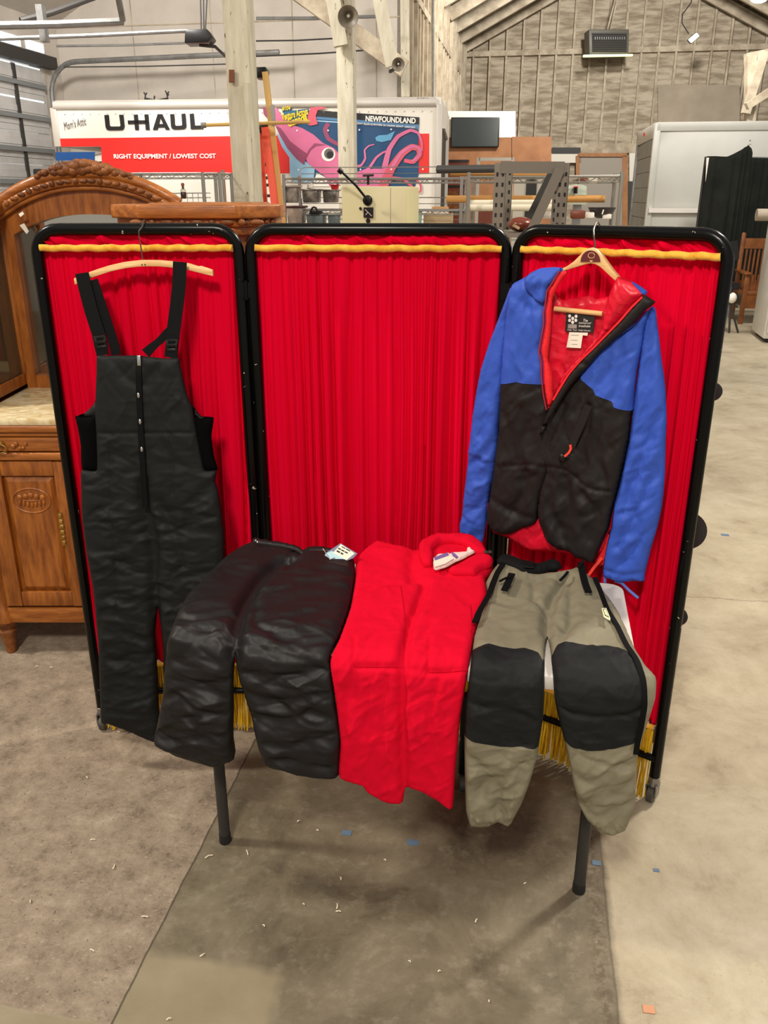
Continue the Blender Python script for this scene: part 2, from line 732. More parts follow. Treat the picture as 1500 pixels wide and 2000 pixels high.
# ================================================================== materials of the foreground
M = {}
M['black_metal'] = mat('black_enamel', rgb(5, 5, 5), rough=0.25, spec=0.22)
add_flecks(M['black_metal'], rgb(190, 180, 165), scale=55, lo=0.735)
M['caster'] = mat('grey_rubber', rgb(70, 66, 60), rough=0.5)
M['caster_metal'] = mat('zinc', rgb(150, 148, 145), rough=0.35, metal=0.9)
M['red_cloth'] = mat('red_drape', rgb(222, 3, 46), rough=0.92, spec=0.04, var=0.3, vscale=6, col2=rgb(212, 2, 40), stretch=(3, 3, .4))
M['gold'] = mat('gold_velvet', rgb(238, 182, 66), rough=0.8, spec=0.2, var=1.0, vscale=30, col2=rgb(218, 152, 40), bump=0.15, bscale=120, sheen=0.3)
M['fringe'] = mat('yellow_fringe', rgb(240, 198, 46), rough=0.6, spec=.3, var=1.0, vscale=25, col2=rgb(206, 158, 24), stretch=(6, 6, .6))
M['wood_hanger'] = mat('pale_beech', rgb(232, 190, 134), rough=0.45, var=0.6, vscale=14, col2=rgb(214, 164, 104), stretch=(1, 4, 12))
M['steel'] = mat('steel_wire', rgb(120, 112, 104), rough=0.3, metal=0.9)
M['maroon'] = mat('maroon_print', rgb(92, 26, 28), rough=0.5)
M['dark_print'] = mat('dark_print', rgb(50, 32, 24), rough=0.6)
M['nylon_black'] = mat('black_nylon', rgb(25, 26, 26), rough=0.6, spec=0.18, bump=0.04, bscale=500)
M['satin_black'] = mat('black_satin', rgb(22, 20, 21), rough=0.52, spec=0.30, bump=0.03, bscale=500)
M['knit_black'] = mat('black_knit', rgb(8, 8, 9), rough=0.95, spec=0.05, bump=0.2, bscale=400)
M['web_black'] = mat('black_webbing', rgb(16, 16, 17), rough=0.8, spec=0.15, bump=0.15, bscale=350)
M['plastic_black'] = mat('black_plastic', rgb(13, 13, 14), rough=0.4, spec=.35)
M['zip_black'] = mat('black_zip', rgb(10, 10, 11), rough=0.75, spec=.12)
M['nylon_blue'] = mat('blue_nylon', rgb(56, 90, 192), rough=0.55, spec=0.25, var=0.3, vscale=6, col2=rgb(50, 82, 180), bump=0.04, bscale=500, crumple=(14, .0045, (1, 1, .7)))
M['nylon_char'] = mat('charcoal_nylon', rgb(34, 30, 30), rough=0.55, spec=0.22, var=0.3, vscale=7, col2=rgb(30, 27, 27), bump=0.04, bscale=500, crumple=(13, .004, (1, 1, .7)))
M['lining_red'] = mat('red_lining', rgb(222, 18, 52), rough=0.38, spec=0.4, var=0.5, vscale=12, col2=rgb(204, 8, 38), bump=0.05, bscale=400, crumple=(22, .006, (1, 1, 1)))
M['facing_red'] = mat('scarlet_facing', rgb(232, 40, 48), rough=0.6, spec=.2, bump=0.05, bscale=300)
M['cotton_red'] = mat('red_cotton', rgb(216, 6, 44), rough=0.85, spec=0.10, var=0.3, vscale=9, col2=rgb(208, 4, 38), bump=0.04, bscale=500)
M['nylon_grey'] = mat('olive_grey_nylon', rgb(130, 124, 104), rough=0.55, spec=0.22, var=0.3, vscale=7, col2=rgb(120, 114, 95), bump=0.04, bscale=500, crumple=(12, .004, (1, 1, 1)))
M['knee_black'] = mat('ripstop_black', rgb(22, 24, 25), rough=0.65, spec=0.2, bump=0.08, bscale=500, crumple=(12, .004, (1, 1, 1.4)))
M['white_lining'] = mat('white_lining', rgb(240, 214, 208), rough=0.6, bump=0.3, bscale=60)
M['white_tag'] = mat('white_satin_tag', rgb(236, 228, 212), rough=0.6)
M['lilac_print'] = mat('lilac_print', rgb(118, 96, 158), rough=0.6)
M['black_tag'] = mat('black_woven_tag', rgb(24, 20, 20), rough=0.7)
M['ice_tag'] = mat('ice_blue_card', rgb(176, 214, 226), rough=0.5)
M['grey_card'] = mat('grey_card_edge', rgb(120, 124, 150), rough=0.5)
M['ink'] = mat('black_ink', rgb(22, 20, 22), rough=0.6)
M['white_ink'] = mat('white_thread', rgb(226, 218, 214), rough=0.7)
M['grey_thread'] = mat('grey_thread', rgb(150, 138, 134), rough=0.7)
M['silver'] = mat('silver_zip', rgb(190, 190, 190), rough=0.3, metal=0.9)
M['table_top'] = mat('grey_white_plastic', rgb(214, 208, 202), rough=0.5, bump=0.15, bscale=250)
M['table_leg'] = mat('grey_powder_coat', rgb(52, 50, 47), rough=0.55, spec=.3)
M['rubber'] = mat('black_rubber', rgb(26, 25, 24), rough=0.7)
M['blue_cord'] = mat('blue_cord', rgb(86, 112, 190), rough=0.7)
M['orange_cord'] = mat('coral_cord', rgb(236, 66, 52), rough=0.6)
M['zip_tape'] = mat('zip_tape', rgb(150, 20, 40), rough=.6)
M['yellow_patch'] = mat('cream_patch', rgb(224, 222, 178), rough=0.6)

# ================================================================== folding screen
SCR_A = Vector((-.966, 2.416, 0))
SCR_B = Vector((-.405, 2.420, 0))
SCR_B2 = Vector((-.372, 2.420, 0))
SCR_C2 = Vector((.336, 2.385, 0))
SCR_C = Vector((.366, 2.372, 0))
SCR_D = Vector((.815, 2.051, 0))
TOPZ = 1.632
screen = thing('folding_screen', (0, 2.3, 0), 'three-panel folding screen of red pleated cloth in black tube frames on casters', 'folding screen')


def screen_panel(P, Q, seed, feet):
    u = (Q - P).normalized()
    n = Vector((u.y, -u.x, 0))          # towards the viewer
    W = (Q - P).length
    rc = 0.065
    path = [P + Vector((0, 0, 0.075))]
    path += [P + Vector((0, 0, TOPZ - rc))]
    for k in range(1, 7):
        a = k / 7 * math.pi / 2
        path.append(P + u * (rc - rc * math.cos(a)) + Vector((0, 0, TOPZ - rc + rc * math.sin(a))))
    path.append(P + u * rc + Vector((0, 0, TOPZ)))
    path.append(Q - u * rc + Vector((0, 0, TOPZ)))
    for k in range(1, 7):
        a = k / 7 * math.pi / 2
        path.append(Q - u * rc + u * (rc * math.sin(a)) + Vector((0, 0, TOPZ - rc + rc * math.cos(a))))
    path += [Q + Vector((0, 0, TOPZ - rc)), Q + Vector((0, 0, 0.075))]
    mb = MB().tube(path, 0.0165, seg=12)
    frame = mb.build('frame', M['black_metal'], screen, smooth=True)
    MB().tube([P + n * .014 + Vector((0, 0, .155)), Q + n * .014 + Vector((0, 0, .155))], 0.011, seg=10).build('crossbar', M['black_metal'], screen, smooth=True)
    for F in feet:
        stem = MB().lathe(F + Vector((0, 0, 0.055)), [(0.0175, 0), (0.0175, .03), (.010, .034)], seg=12).build('caster_stem', M['caster_metal'], frame, smooth=True)
        w = MB()
        w.lathe(F + Vector((0, 0, .026)) - u * .012 + n * .008, [(.018, 0), (.026, .003), (.026, .021), (.018, .024)], seg=18, axis=u)
        w.build('caster_wheel', M['caster'], frame, smooth=True)
        f2 = MB()
        f2.rbox(F, u, n, -.017, -.013, -.012, .022, .02, .062).rbox(F, u, n, .013, .017, -.012, .022, .02, .062).rbox(F, u, n, -.017, .017, -.012, .014, .055, .064)
        f2.build('caster_fork', M['caster_metal'], frame)
    # cloth
    z0, zr, zt = 0.25, 1.583, TOPZ - .006
    nu, nv = int(W / 0.0024), 120
    us = np.linspace(0.011, W - 0.011, nu)
    zs = np.concatenate([np.linspace(z0, zr, 100), np.linspace(zr + .004, zt, 20)])
    U, Z = np.meshgrid(us, zs)
    # deep pleats that wander slowly; twice as many gathers close to the ribbon
    ph = U * 27 + 2.6 * fbm(U * 9, U * 0, seed + 40, 3) + 1.3 * (fbm(U * 6, Z * .8, seed + 43, 2) - .5)
    t = np.clip((zr - Z) / 1.0, 0, 1)
    kk = np.floor(ph).astype(np.int64)
    big = .55 + .9 * _h(kk, kk * 0 + 5, seed)
    p1 = np.abs(np.sin(math.pi * ph)) ** .85
    p2 = np.abs(np.sin(math.pi * (ph * 2.1 + .3))) ** .7
    disp = (p1 - .6) * big * (.005 + .030 * t ** .55) + (p2 - .6) * (.007 - .0035 * t)
    gath = vnoise(U * 150, Z * 2, seed + 9)
    disp += (gath - .5) * .008 * np.exp(-np.clip(zr - Z, 0, 9) / .22) + (fbm(U * 4, Z * 1.4, seed + 7, 2) - .5) * .02 * t
    head = Z > zr
    hz = np.clip((Z - zr) / (zt - zr), 0, 1)
    hw = ridged(U * 15 + Z * 10, Z * 9 + U * 5, seed + 15, 3)
    disp = np.where(head, (hw - .4) * .040 * np.sin(hz * math.pi) + .004, disp)
    mid = -0.012
    ez = Z.copy()
    if True:
        top_row = zs > zt - .006
        ez[top_row] += (vnoise(us * 60, us * 0, seed + 3) - .5)[None, :] * .006
    V = np.array(P)[None, None, :] + U[..., None] * np.array(u) + (mid + disp)[..., None] * np.array(n) + ez[..., None] * np.array([0, 0, 1.])
    fs = []
    R_, C_ = V.shape[:2]
    idx = np.arange(R_ * C_).reshape(R_, C_)
    q = np.stack([idx[:-1, :-1], idx[:-1, 1:], idx[1:, 1:], idx[1:, :-1]], -1).reshape(-1, 4)
    me = bpy.data.meshes.new('curtain')
    me.from_pydata(V.reshape(-1, 3).tolist(), [], q.tolist())
    for p in me.polygons:
        p.use_smooth = True
    me.materials.append(M['red_cloth'])
    cur = link('curtain', me, screen)
    sm = cur.modifiers.new('thickness', 'SOLIDIFY')
    sm.thickness = 0.0012
    # gold ribbon: a soft padded band
    rb = []
    K = 60
    for i in range(K):
        s = .014 + (W - .028) * i / (K - 1)
        rb.append(P + u * s + n * (.012 + .002 * math.sin(i * 1.7 + seed)) + Vector((0, 0, zr + .0012 * math.sin(i * .9 + seed))))
    MB().tube(rb, .0098, seg=10, taper=[.92 + .14 * random.random() for _ in rb]).build('gold_ribbon', M['gold'], screen, smooth=True)
    # fringe: a woven heading and hanging strands
    hd = [P + u * (.02 + (W - .04) * i / 20) + n * .002 + Vector((0, 0, z0)) for i in range(21)]
    MB().tube(hd, .008, seg=8).build('fringe_heading', M['gold'], screen, smooth=True)
    fb = MB()
    ns = int(W / .0021)
    for i in range(ns):
        s = .02 + (W - .04) * i / ns
        w0 = .0019 + .001 * random.random()
        b = P + u * s + n * random.uniform(-.006, .008)
        sway = u * random.uniform(-.012, .012) + n * random.uniform(-.008, .030)
        zb = random.uniform(.004, .03)
        m_ = b + sway * .35 + Vector((0, 0, (z0 + zb) / 2))
        fb.tube([b + Vector((0, 0, z0)), m_, b + sway + Vector((0, 0, zb))], w0, seg=4)
    fb.build('fringe', M['fringe'], screen)
    return u, n


uL, nL = screen_panel(SCR_A, SCR_B, 1, [SCR_A, SCR_B])
uC, nC = screen_panel(SCR_B2, SCR_C2, 2, [SCR_B2])
uR, nR = screen_panel(SCR_C, SCR_D, 3, [SCR_C, SCR_D])
# outrigger foot of the middle panel
FT = Vector((.242, 2.10, 0))
mb = MB().tube([SCR_C2 + Vector((0, 0, .155)), SCR_C2.lerp(FT, .7) + Vector((0, 0, .155)), FT + Vector((0, 0, .16))], .011)
mb.tube([FT + Vector((0, 0, .06)), FT + Vector((0, 0, .34))], .0135, seg=12)
foot = mb.build('outrigger_foot', M['black_metal'], screen, smooth=True)
MB().lathe(FT + Vector((-.012, -.005, .026)), [(.018, 0), (.026, .003), (.026, .021), (.018, .024)], seg=18, axis=(1, 0, 0)).build('caster_wheel', M['caster'], foot, smooth=True)
for a_, b_ in ((SCR_B, SCR_B2), (SCR_C2, SCR_C)):
    for z in (1.47, .35):
        m_ = (a_ + b_) / 2
        d = (b_ - a_).normalized()
        mb = MB().rbox(m_, d, Vector((-d.y, d.x, 0)), -.022, .022, -.018, -.008, z - .022, z + .022)
        mb.tube([m_ + Vector((0, -.016, z - .026)), m_ + Vector((0, -.016, z + .026))], .006)
        mb.build('hinge', M['black_metal'], screen)

# ================================================================== hangers
z3 = lambda L: [(100 + x / 3.75, 480 + y / 3.75) for x, y in L]
z4 = lambda L: [(100 + x / 3.261, 950 + y / 3.261) for x, y in L]
zP = lambda L: [(300 + x / 2.2059, 1040 + y / 2.2059) for x, y in L]
zG = lambda L: [(850 + x / 2.857, 1080 + y / 2.857) for x, y in L]
zA = lambda L: [(880 + x / 2.6316, 430 + y / 2.6316) for x, y in L]
zB = lambda L: [(880 + x / 2.6316, 780 + y / 2.6316) for x, y in L]

OV0 = Vector((-.68, 2.345, 1.50))
OVUP = Vector((0, .09, 1)).normalized()
ov = plane_surf(OV0, (1, 0, 0), OVUP)


def ovp(px, py, off=0.0):
    return on_surf(ov, [(px, py)], off)[0]


hang1 = thing('clothes_hanger', ovp(275, 510), 'curved pale wooden hanger holding the black overalls on the left panel', 'clothes hanger')
top = z3([(152, 240), (280, 188), (400, 148), (520, 120), (655, 105), (780, 106), (900, 116), (1000, 130), (1070, 152), (1085, 148), (1176, 178)])
bot = z3([(1180, 224), (1080, 200), (1000, 180), (895, 163), (780, 152), (655, 152), (540, 164), (420, 190), (285, 235), (160, 287)])
body = on_surf(ov, spline(top, 8, False).tolist() + spline(bot, 8, False).tolist(), -.012)
MB().prism(body, (0, .014, 0)).build('hanger_bar', M['wood_hanger'], hang1, bevel=.002)
hk = [ovp(275, 509, -.02), ovp(274, 490, -.012), ovp(273, 470, .0), ovp(272, 452, .006)]
tb = SCR_A.lerp(SCR_B, .5)
hx = hk[-1].x
hk += [Vector((hx, 2.392, 1.64)), Vector((hx, 2.405, 1.654)), Vector((hx, 2.418, 1.6555)), Vector((hx, 2.434, 1.645)), Vector((hx, 2.440, 1.628))]
MB().tube(hk, .0019, seg=8).build('hook', M['steel'], hang1, smooth=True)
for px in (275, 281):
    MB().lathe(ovp(px, 517, -.0123), [(.0022, 0), (.0022, .0008)], seg=8, axis=(0, -1, 0)).build('number_stamp', M['dark_print'], hang1)

# ================================================================== black overalls
bibs = thing('bib_overalls', ovp(290, 900), 'black padded bib overalls with front zip hanging on the left red panel', 'overalls')


def ov_wr(u, v, px, py):
    low = np.clip((py - 930) / 250, 0, 1)
    a = ridged(u * 9, v * 26, 31, 3) - .45
    b = fbm(u * 5 + v * 2, v * 6, 33, 3) - .5
    return a * (.002 + .005 * low) + b * .008


ribL = z3([(180, 1245), (240, 1258), (300, 1245), (345, 1225), (355, 1450), (350, 1640), (230, 1640), (218, 1460), (200, 1350)])
ribR = z3([(1040, 1200), (1085, 1262), (1190, 1256), (1175, 1400), (1195, 1540), (1220, 1640), (1120, 1640), (1060, 1450)])
garment('side_panel', ribL, ov, M['knit_black'], bibs, sp=5, thick=.012, rnd=.03, off=.003, back=.012)
garment('side_panel', ribR, ov, M['knit_black'], bibs, sp=5, thick=.012, rnd=.03, off=.003, back=.012)
# folded-back edge of the back bib at the armholes
garment('back_bib', z3([(335, 1105), (310, 1165), (250, 1222), (185, 1248), (240, 1262), (350, 1240)]), ov, M['nylon_black'], bibs, sp=5, thick=.006, rnd=.02, off=.0, back=.004)
garment('back_bib', z3([(1035, 1165), (1070, 1215), (1100, 1248), (1180, 1254), (1085, 1280), (1040, 1230)]), ov, M['nylon_black'], bibs, sp=5, thick=.006, rnd=.02, off=.0, back=.004)
ol = z3([(345, 806), (420, 802), (520, 801), (610, 800), (655, 802), (740, 812), (840, 822), (940, 822), (955, 880), (975, 985), (1005, 1095), (1042, 1190), (1065, 1320), (1095, 1480), (1130, 1635), (1215, 1640)])
ol += z4([(1050, -40), (1070, 30), (1090, 160), (1105, 300), (1108, 420), (1110, 560), (1098, 800), (1078, 1100), (1058, 1400), (1040, 1530)])
ol += z4([(900, 1545), (770, 1525), (722, 1400), (722, 1240), (716, 1000), (700, 850), (684, 760), (676, 840), (668, 930), (676, 1080), (688, 1240), (692, 1390), (704, 1500), (700, 1610)])
ol += z4([(660, 1612), (610, 1594), (560, 1572), (500, 1545), (430, 1520), (380, 1500), (325, 1487), (318, 1320), (312, 1150), (306, 1000), (296, 880), (284, 740), (268, 610), (236, 440), (214, 280), (200, 150), (198, 0)])
ol += z3([(228, 1820), (230, 1640), (340, 1636), (338, 1400), (330, 1240), (333, 1080), (340, 930)])
crz = [(z4([(600, -20), (612, 120), (640, 230), (660, 330), (672, 480), (676, 640), (680, 780)]), .016, .02),
       (z3([(345, 1362), (500, 1366), (660, 1362), (850, 1362), (1050, 1362)]), .003, .005),
       (z3([(455, 1370), (452, 1600), (455, 1950)]) + z4([(410, 300), (435, 560), (446, 800)]), .003, .005),
       (z3([(880, 1370), (895, 1560), (900, 1800)]), .003, .005),
       (z3([(460, 830), (560, 960), (640, 1010)]), .004, .012), (z3([(830, 840), (740, 950), (700, 1010)]), .004, .012),
       (z3([(480, 1520), (560, 1560), (620, 1600)]), .004, .01), (z3([(560, 1660), (640, 1640)]), .004, .01),
       (z4([(700, 90), (760, 210), (810, 330), (850, 480)]), .008, .016), (z4([(1010, 0), (900, 120), (880, 260)]), .006, .018),
       (z4([(380, 740), (350, 800), (300, 900)]), .005, .012)]
garment('body', ol, ov, M['nylon_black'], bibs, sp=3.4, thick=.018, rnd=.028, off=.010, back=.012, creases=crz, wrinkle=ov_wr, seed=3,
        strokes=[(70, .04, .12, 0, 40, .001, .003, .005, .009, 850, 1010), (230, .04, .13, 0, 28, .002, .0055, .006, .011, 980, 1450), (26, .05, .12, 60, 25, .001, .0028, .006, .01, 700, 900), (26, .05, .12, 120, 25, .001, .0028, .006, .01, 700, 900)],
        rise=lambda x, y: .55 + .75 * np.clip((y - 850) / 350, 0, 1))
# straps, buckles, back straps
strip('back_strap', z3([(300, 250), (350, 400), (410, 580), (455, 720), (475, 800)]), ov, .028, -.006, .003, M['web_black'], bibs)
strip('back_strap', z3([(925, 560), (860, 625), (800, 690), (735, 745), (690, 790)]), ov, .022, -.004, .003, M['web_black'], bibs, widths=[.016, .022, .02, .028])
st1 = strip('strap', z3([(231, 200), (258, 320), (300, 480), (338, 600), (357, 655)]), ov, .037, .005, .003, M['web_black'], bibs)
st2 = strip('strap', z3([(947, 118), (942, 260), (925, 430), (905, 580), (893, 684)]), ov, .037, .005, .003, M['web_black'], bibs)
strip('strap_tail', z3([(350, 640), (366, 720), (385, 800)]), ov, .034, .006, .004, M['web_black'], st1)
strip('strap_tail', z3([(896, 660), (889, 740), (882, 818)]), ov, .036, .006, .004, M['web_black'], st2)


def buckle(corners, parent):
    o = on_surf(ov, z3(corners), .012)
    c = sum(o, Vector()) / 4
    mb = MB()
    inn = [c + (p - c) * .55 for p in o]
    for i in range(4):
        mb.prism([o[i], o[(i + 1) % 4], inn[(i + 1) % 4], inn[i]], (0, .006, 0))
    m_ = [(o[0] + o[3]) / 2, (o[1] + o[2]) / 2]
    mb.beam(m_[0], m_[1], .006, .008)
    mb.build('buckle', M['plastic_black'], parent, bevel=.001)


buckle([(318, 664), (402, 654), (425, 742), (338, 752)], st1)
buckle([(848, 684), (935, 684), (930, 768), (845, 768)], st2)
# front zip
zl = z3([(655, 805), (660, 950), (668, 1150), (680, 1400), (695, 1620), (712, 1900)])
zp = strip('zipper', zl, ov, .016, np.interp(np.linspace(0, 1, len(spline(zl, 6, False))), [0, .1, 1], [.012, .026, .034]), .003, M['zip_black'], bibs)
pl = ov
mb = MB().prism(on_surf(ov, z3([(644, 798), (670, 798), (674, 872), (648, 872)]), .024), (0, .004, 0))
mb.build('zip_slider', M['silver'], zp, bevel=.001)
for y in (1085, 1275, 1475):
    x = 664 + (y - 1085) * .06
    MB().ball(ovp(100 + x / 3.75, 480 + y / 3.75, .034), .0042, .003, .008).build('snap', M['silver'], zp, smooth=True)

# ================================================================== folding table
TL, TR = Vector((-.452, 1.873, 0)), Vector((.515, 1.693, 0))
TU = (TR - TL).normalized()
TN = Vector((-TU.y, TU.x, 0))
TZ = .71
table = thing('folding_table', (TL + TR) / 2, 'folding table with grey-white plastic top and dark tube legs under the trousers', 'table')
LW = (TR - TL).length


def tb_pt(u, n, z):
    return TL + TU * u + TN * n + Vector((0, 0, z))


mb = MB()
cs = []
for (cu, cn, a0) in ((LW + .075 - .04, .41 - .04, 0), (-.05 + .04, .41 - .04, 90), (-.05 + .04, -.11 + .04, 180), (LW + .075 - .04, -.11 + .04, 270)):
    for k in range(5):
        a = math.radians(a0 + k * 22.5)
        cs.append((cu + .04 * math.cos(a), cn + .04 * math.sin(a)))
mb.prism([tb_pt(u, n, TZ - .036) for u, n in cs], (0, 0, .036))
mb.build('table_top', M['table_top'], table, bevel=.005)
for u, n in ((0, 0), (LW, 0), (.16, .38), (LW + .02, .38)):
    p = tb_pt(u, n, 0)
    leg = MB().tube([p + Vector((0, 0, .006)), p + Vector((0, 0, TZ - .035))], .0155, seg=16).build('leg', M['table_leg'], table, smooth=True)
    MB().lathe(p, [(.0165, 0), (.0175, .004), (.0165, .03)], seg=16).build('foot_cap', M['rubber'], leg, smooth=True)
for u in (0.005, LW - .005):
    MB().tube([tb_pt(u, 0, .64), tb_pt(.16 if u < .1 else LW + .02, .38, .64)], .009).build('brace', M['table_leg'], table, smooth=True)

# surface of cloth draped over the table: top, rounded front edge, hang
prof_n = [(0.75, .752), (.42, .750), (.30, .738), (.10, .722), (-.075, .719), (-.098, .714), (-.112, .704), (-.122, .688), (-.126, .66), (-.135, .50), (-.128, .30), (-.11, -.4)]


def drape(px, py):
    x, y, z = ray(px, py)
    d = np.stack([x, y, z], 1)
    O = np.array([0, 0, CH])
    tu, tn, tl = np.array(TU), np.array(TN), np.array(TL)
    on, oz = (O - tl) @ tn, CH
    dn, dz = d @ tn, d[:, 2]
    best = np.full(len(d), 1e9)
    sarc = np.zeros(len(d))
    nn = np.zeros((len(d), 2))
    acc = 0.0
    P = [np.array(p) for p in prof_n]
    segn = []
    for a, b in zip(P[:-1], P[1:]):
        t = b - a
        t = t / np.linalg.norm(t)
        segn.append(np.array([t[1], -t[0]]))       # points up / towards the viewer
    vn = [segn[0]] + [(segn[i] + segn[i + 1]) / 2 for i in range(len(segn) - 1)] + [segn[-1]]
    for i, (a, b) in enumerate(zip(P[:-1], P[1:])):
        m = segn[i]
        den = dn * m[0] + dz * m[1]
        t = ((a[0] - on) * m[0] + (a[1] - oz) * m[1]) / den
        hn, hz = on + dn * t, oz + dz * t
        L = np.linalg.norm(b - a)
        s = ((hn - a[0]) * (b[0] - a[0]) + (hz - a[1]) * (b[1] - a[1])) / L
        ok = (t > 0) & (s >= -1e-6) & (s <= L + 1e-6) & (t < best)
        best[ok] = t[ok]
        sarc[ok] = acc + s[ok]
        w = np.clip(s / L, 0, 1)[:, None]
        nv = vn[i] * (1 - w) + vn[i + 1] * w
        nn[ok] = nv[ok]
        acc += L
    S = O + d * best[:, None]
    nn /= np.linalg.norm(nn, axis=1, keepdims=True) + 1e-9
    Nv = nn[:, :1] * tn + nn[:, 1:] * np.array([0, 0, 1.])
    return S, Nv, np.stack([(S - tl) @ tu, -sarc], 1)


def dback(px, py, S):
    n = (S - np.array(TL)) @ np.array(TN)
    low = np.clip((.66 - S[:, 2]) / .12, 0, 1)
    topb = np.clip(S[:, 2] - .7135, .001, .05)
    return np.where(S[:, 2] > .70, topb, .004 + .045 * low)


# ================================================================== black padded trousers
bp = thing('black_trousers', tb_pt(.35, .1, TZ), 'black satin padded trousers with a hang tag draped over the left of the table', 'trousers')
ol = zP([(435, 55), (500, 68), (560, 78), (620, 92), (640, 110), (668, 98), (735, 98), (800, 108), (862, 118), (868, 200), (845, 330), (805, 450), (775, 505), (764, 560), (785, 740), (806, 880), (797, 1046), (700, 1042), (610, 1027), (520, 1012), (475, 985),
         (448, 900), (424, 800), (400, 720), (374, 640), (357, 570), (352, 520), (349, 570), (345, 640), (340, 800), (338, 900), (347, 975), (320, 988), (285, 1000), (200, 988), (100, 956), (35, 920), (5, 890), (22, 800), (40, 700), (50, 580), (62, 480), (90, 385), (140, 290), (210, 220), (300, 125), (375, 75)])
cr = [(zP([(353, 530), (360, 440), (385, 355), (430, 270), (480, 205), (530, 165), (570, 150)]), .030, .020),
      (zP([(560, 160), (600, 110), (620, 92)]), .008, .010),
      (zP([(640, 110), (600, 170), (580, 190)]), .006, .010),
      (zP([(90, 385), (180, 410), (260, 395), (330, 380)]), .010, .014), (zP([(60, 560), (160, 520), (250, 540), (340, 580)]), .006, .012),
      (zP([(40, 700), (140, 660), (240, 660), (330, 690)]), .006, .012), (zP([(20, 850), (120, 800), (220, 770), (335, 770)]), .007, .013),
      (zP([(450, 340), (440, 420), (520, 460), (640, 500), (760, 490)]), .009, .013), (zP([(405, 590), (520, 620), (640, 600), (740, 590)]), .008, .013),
      (zP([(420, 680), (560, 720), (680, 690), (770, 680)]), .008, .013), (zP([(450, 780), (560, 790), (680, 760), (790, 800)]), .007, .013), (zP([(470, 880), (600, 900), (700, 860), (795, 880)]), .008, .014),
      (zP([(480, 960), (600, 950), (790, 990)]), .006, .012)]


def bp_wr(u, v, px, py):
    a = ridged(u * 6 + v * 2, v * 20 + u * 2, 51, 3) - .45
    b = fbm(u * 5, v * 10, 53, 3) - .5
    return a * (.003 + .005 * np.clip((py - 1260) / 120, 0, 1)) + b * .012


bo = garment('trouser_body', ol, drape, M['satin_black'], bp, sp=3.1, thick=.026, rnd=.036, off=.0, back=dback, creases=cr, wrinkle=bp_wr, seed=5,
             strokes=[(60, .05, .13, 20, 35, .002, .005, .007, .013, 1060, 1240), (170, .05, .16, -4, 22, .003, .0075, .007, .014, 1230, 1520)])
garment('waistband', zP([(435, 52), (500, 64), (560, 72), (625, 88), (645, 104), (668, 92), (735, 92), (800, 102), (864, 112), (862, 132), (735, 116), (668, 118), (640, 128), (610, 108), (550, 94), (430, 76)]), drape, M['satin_black'], bp, sp=4, thick=.007, rnd=.008, off=.022, back=.010)
for x, y in ((445, 85), (452, 92)):
    MB().ball(on_surf(drape, zP([(x, y)]), .038)[0], .0035, .0035, .0035).build('snap', M['silver'], bp, smooth=True)
# hang tag, propped up a little on the waistband
c0, c1, c2, c3 = (680, 1066), (698, 1081), (673, 1097), (638, 1088)
tp = Vector((0, -.55, .84)).normalized()
tg0 = on_surf(drape, [(668, 1092)], .055)[0]
tpl = lambda x, y, o=0: onplane(x, y, tg0, tp) + tp * o
card = [(665, 1061), (698, 1081), (690, 1090), (672, 1097), (650, 1095), (634, 1085), (636, 1080)]
tagp = MB().prism([tpl(x, y) for x, y in card], -tp * .0012).build('hang_tag', M['grey_card'], bp)
MB().prism([tpl(x, y, .0006) for x, y in [(666, 1063), (693, 1081), (677, 1094), (650, 1080)]], -tp * .0006).build('price_sticker', M['white_tag'], tagp)
MB().prism([tpl(x, y, .0005) for x, y in [(648, 1076), (678, 1094), (670, 1096), (650, 1094), (635, 1084), (637, 1081)]], -tp * .0005).build('tag_art', M['ice_tag'], tagp)
rt = (tpl(690, 1081) - tpl(662, 1066)).normalized()
up = tp.cross(rt)
for k, segs in enumerate((((.1, .45), (.52, .9)), ((.05, .3), (.36, .62), (.68, .95)), ((.2, .5), (.58, .8)))):
    c = tpl(675 - k * 6, 1073 + k * 3.8, .0008)
    for s0, s1 in segs:
        MB().prism([c + rt * ((q - .5) * .036) + up * w for q, w in ((s0, 0), (s1, 0), (s1, .0028 + .001 * k), (s0, .0028 + .001 * k))], tp * .0004).build('print_mark', M['ink'], tagp)
MB().tube([on_surf(drape, zP([(733, 130)]), .045)[0], tpl(645, 1094, .004), tpl(654, 1090, .002)], .0012).build('tag_string', M['silver'], tagp, smooth=True)

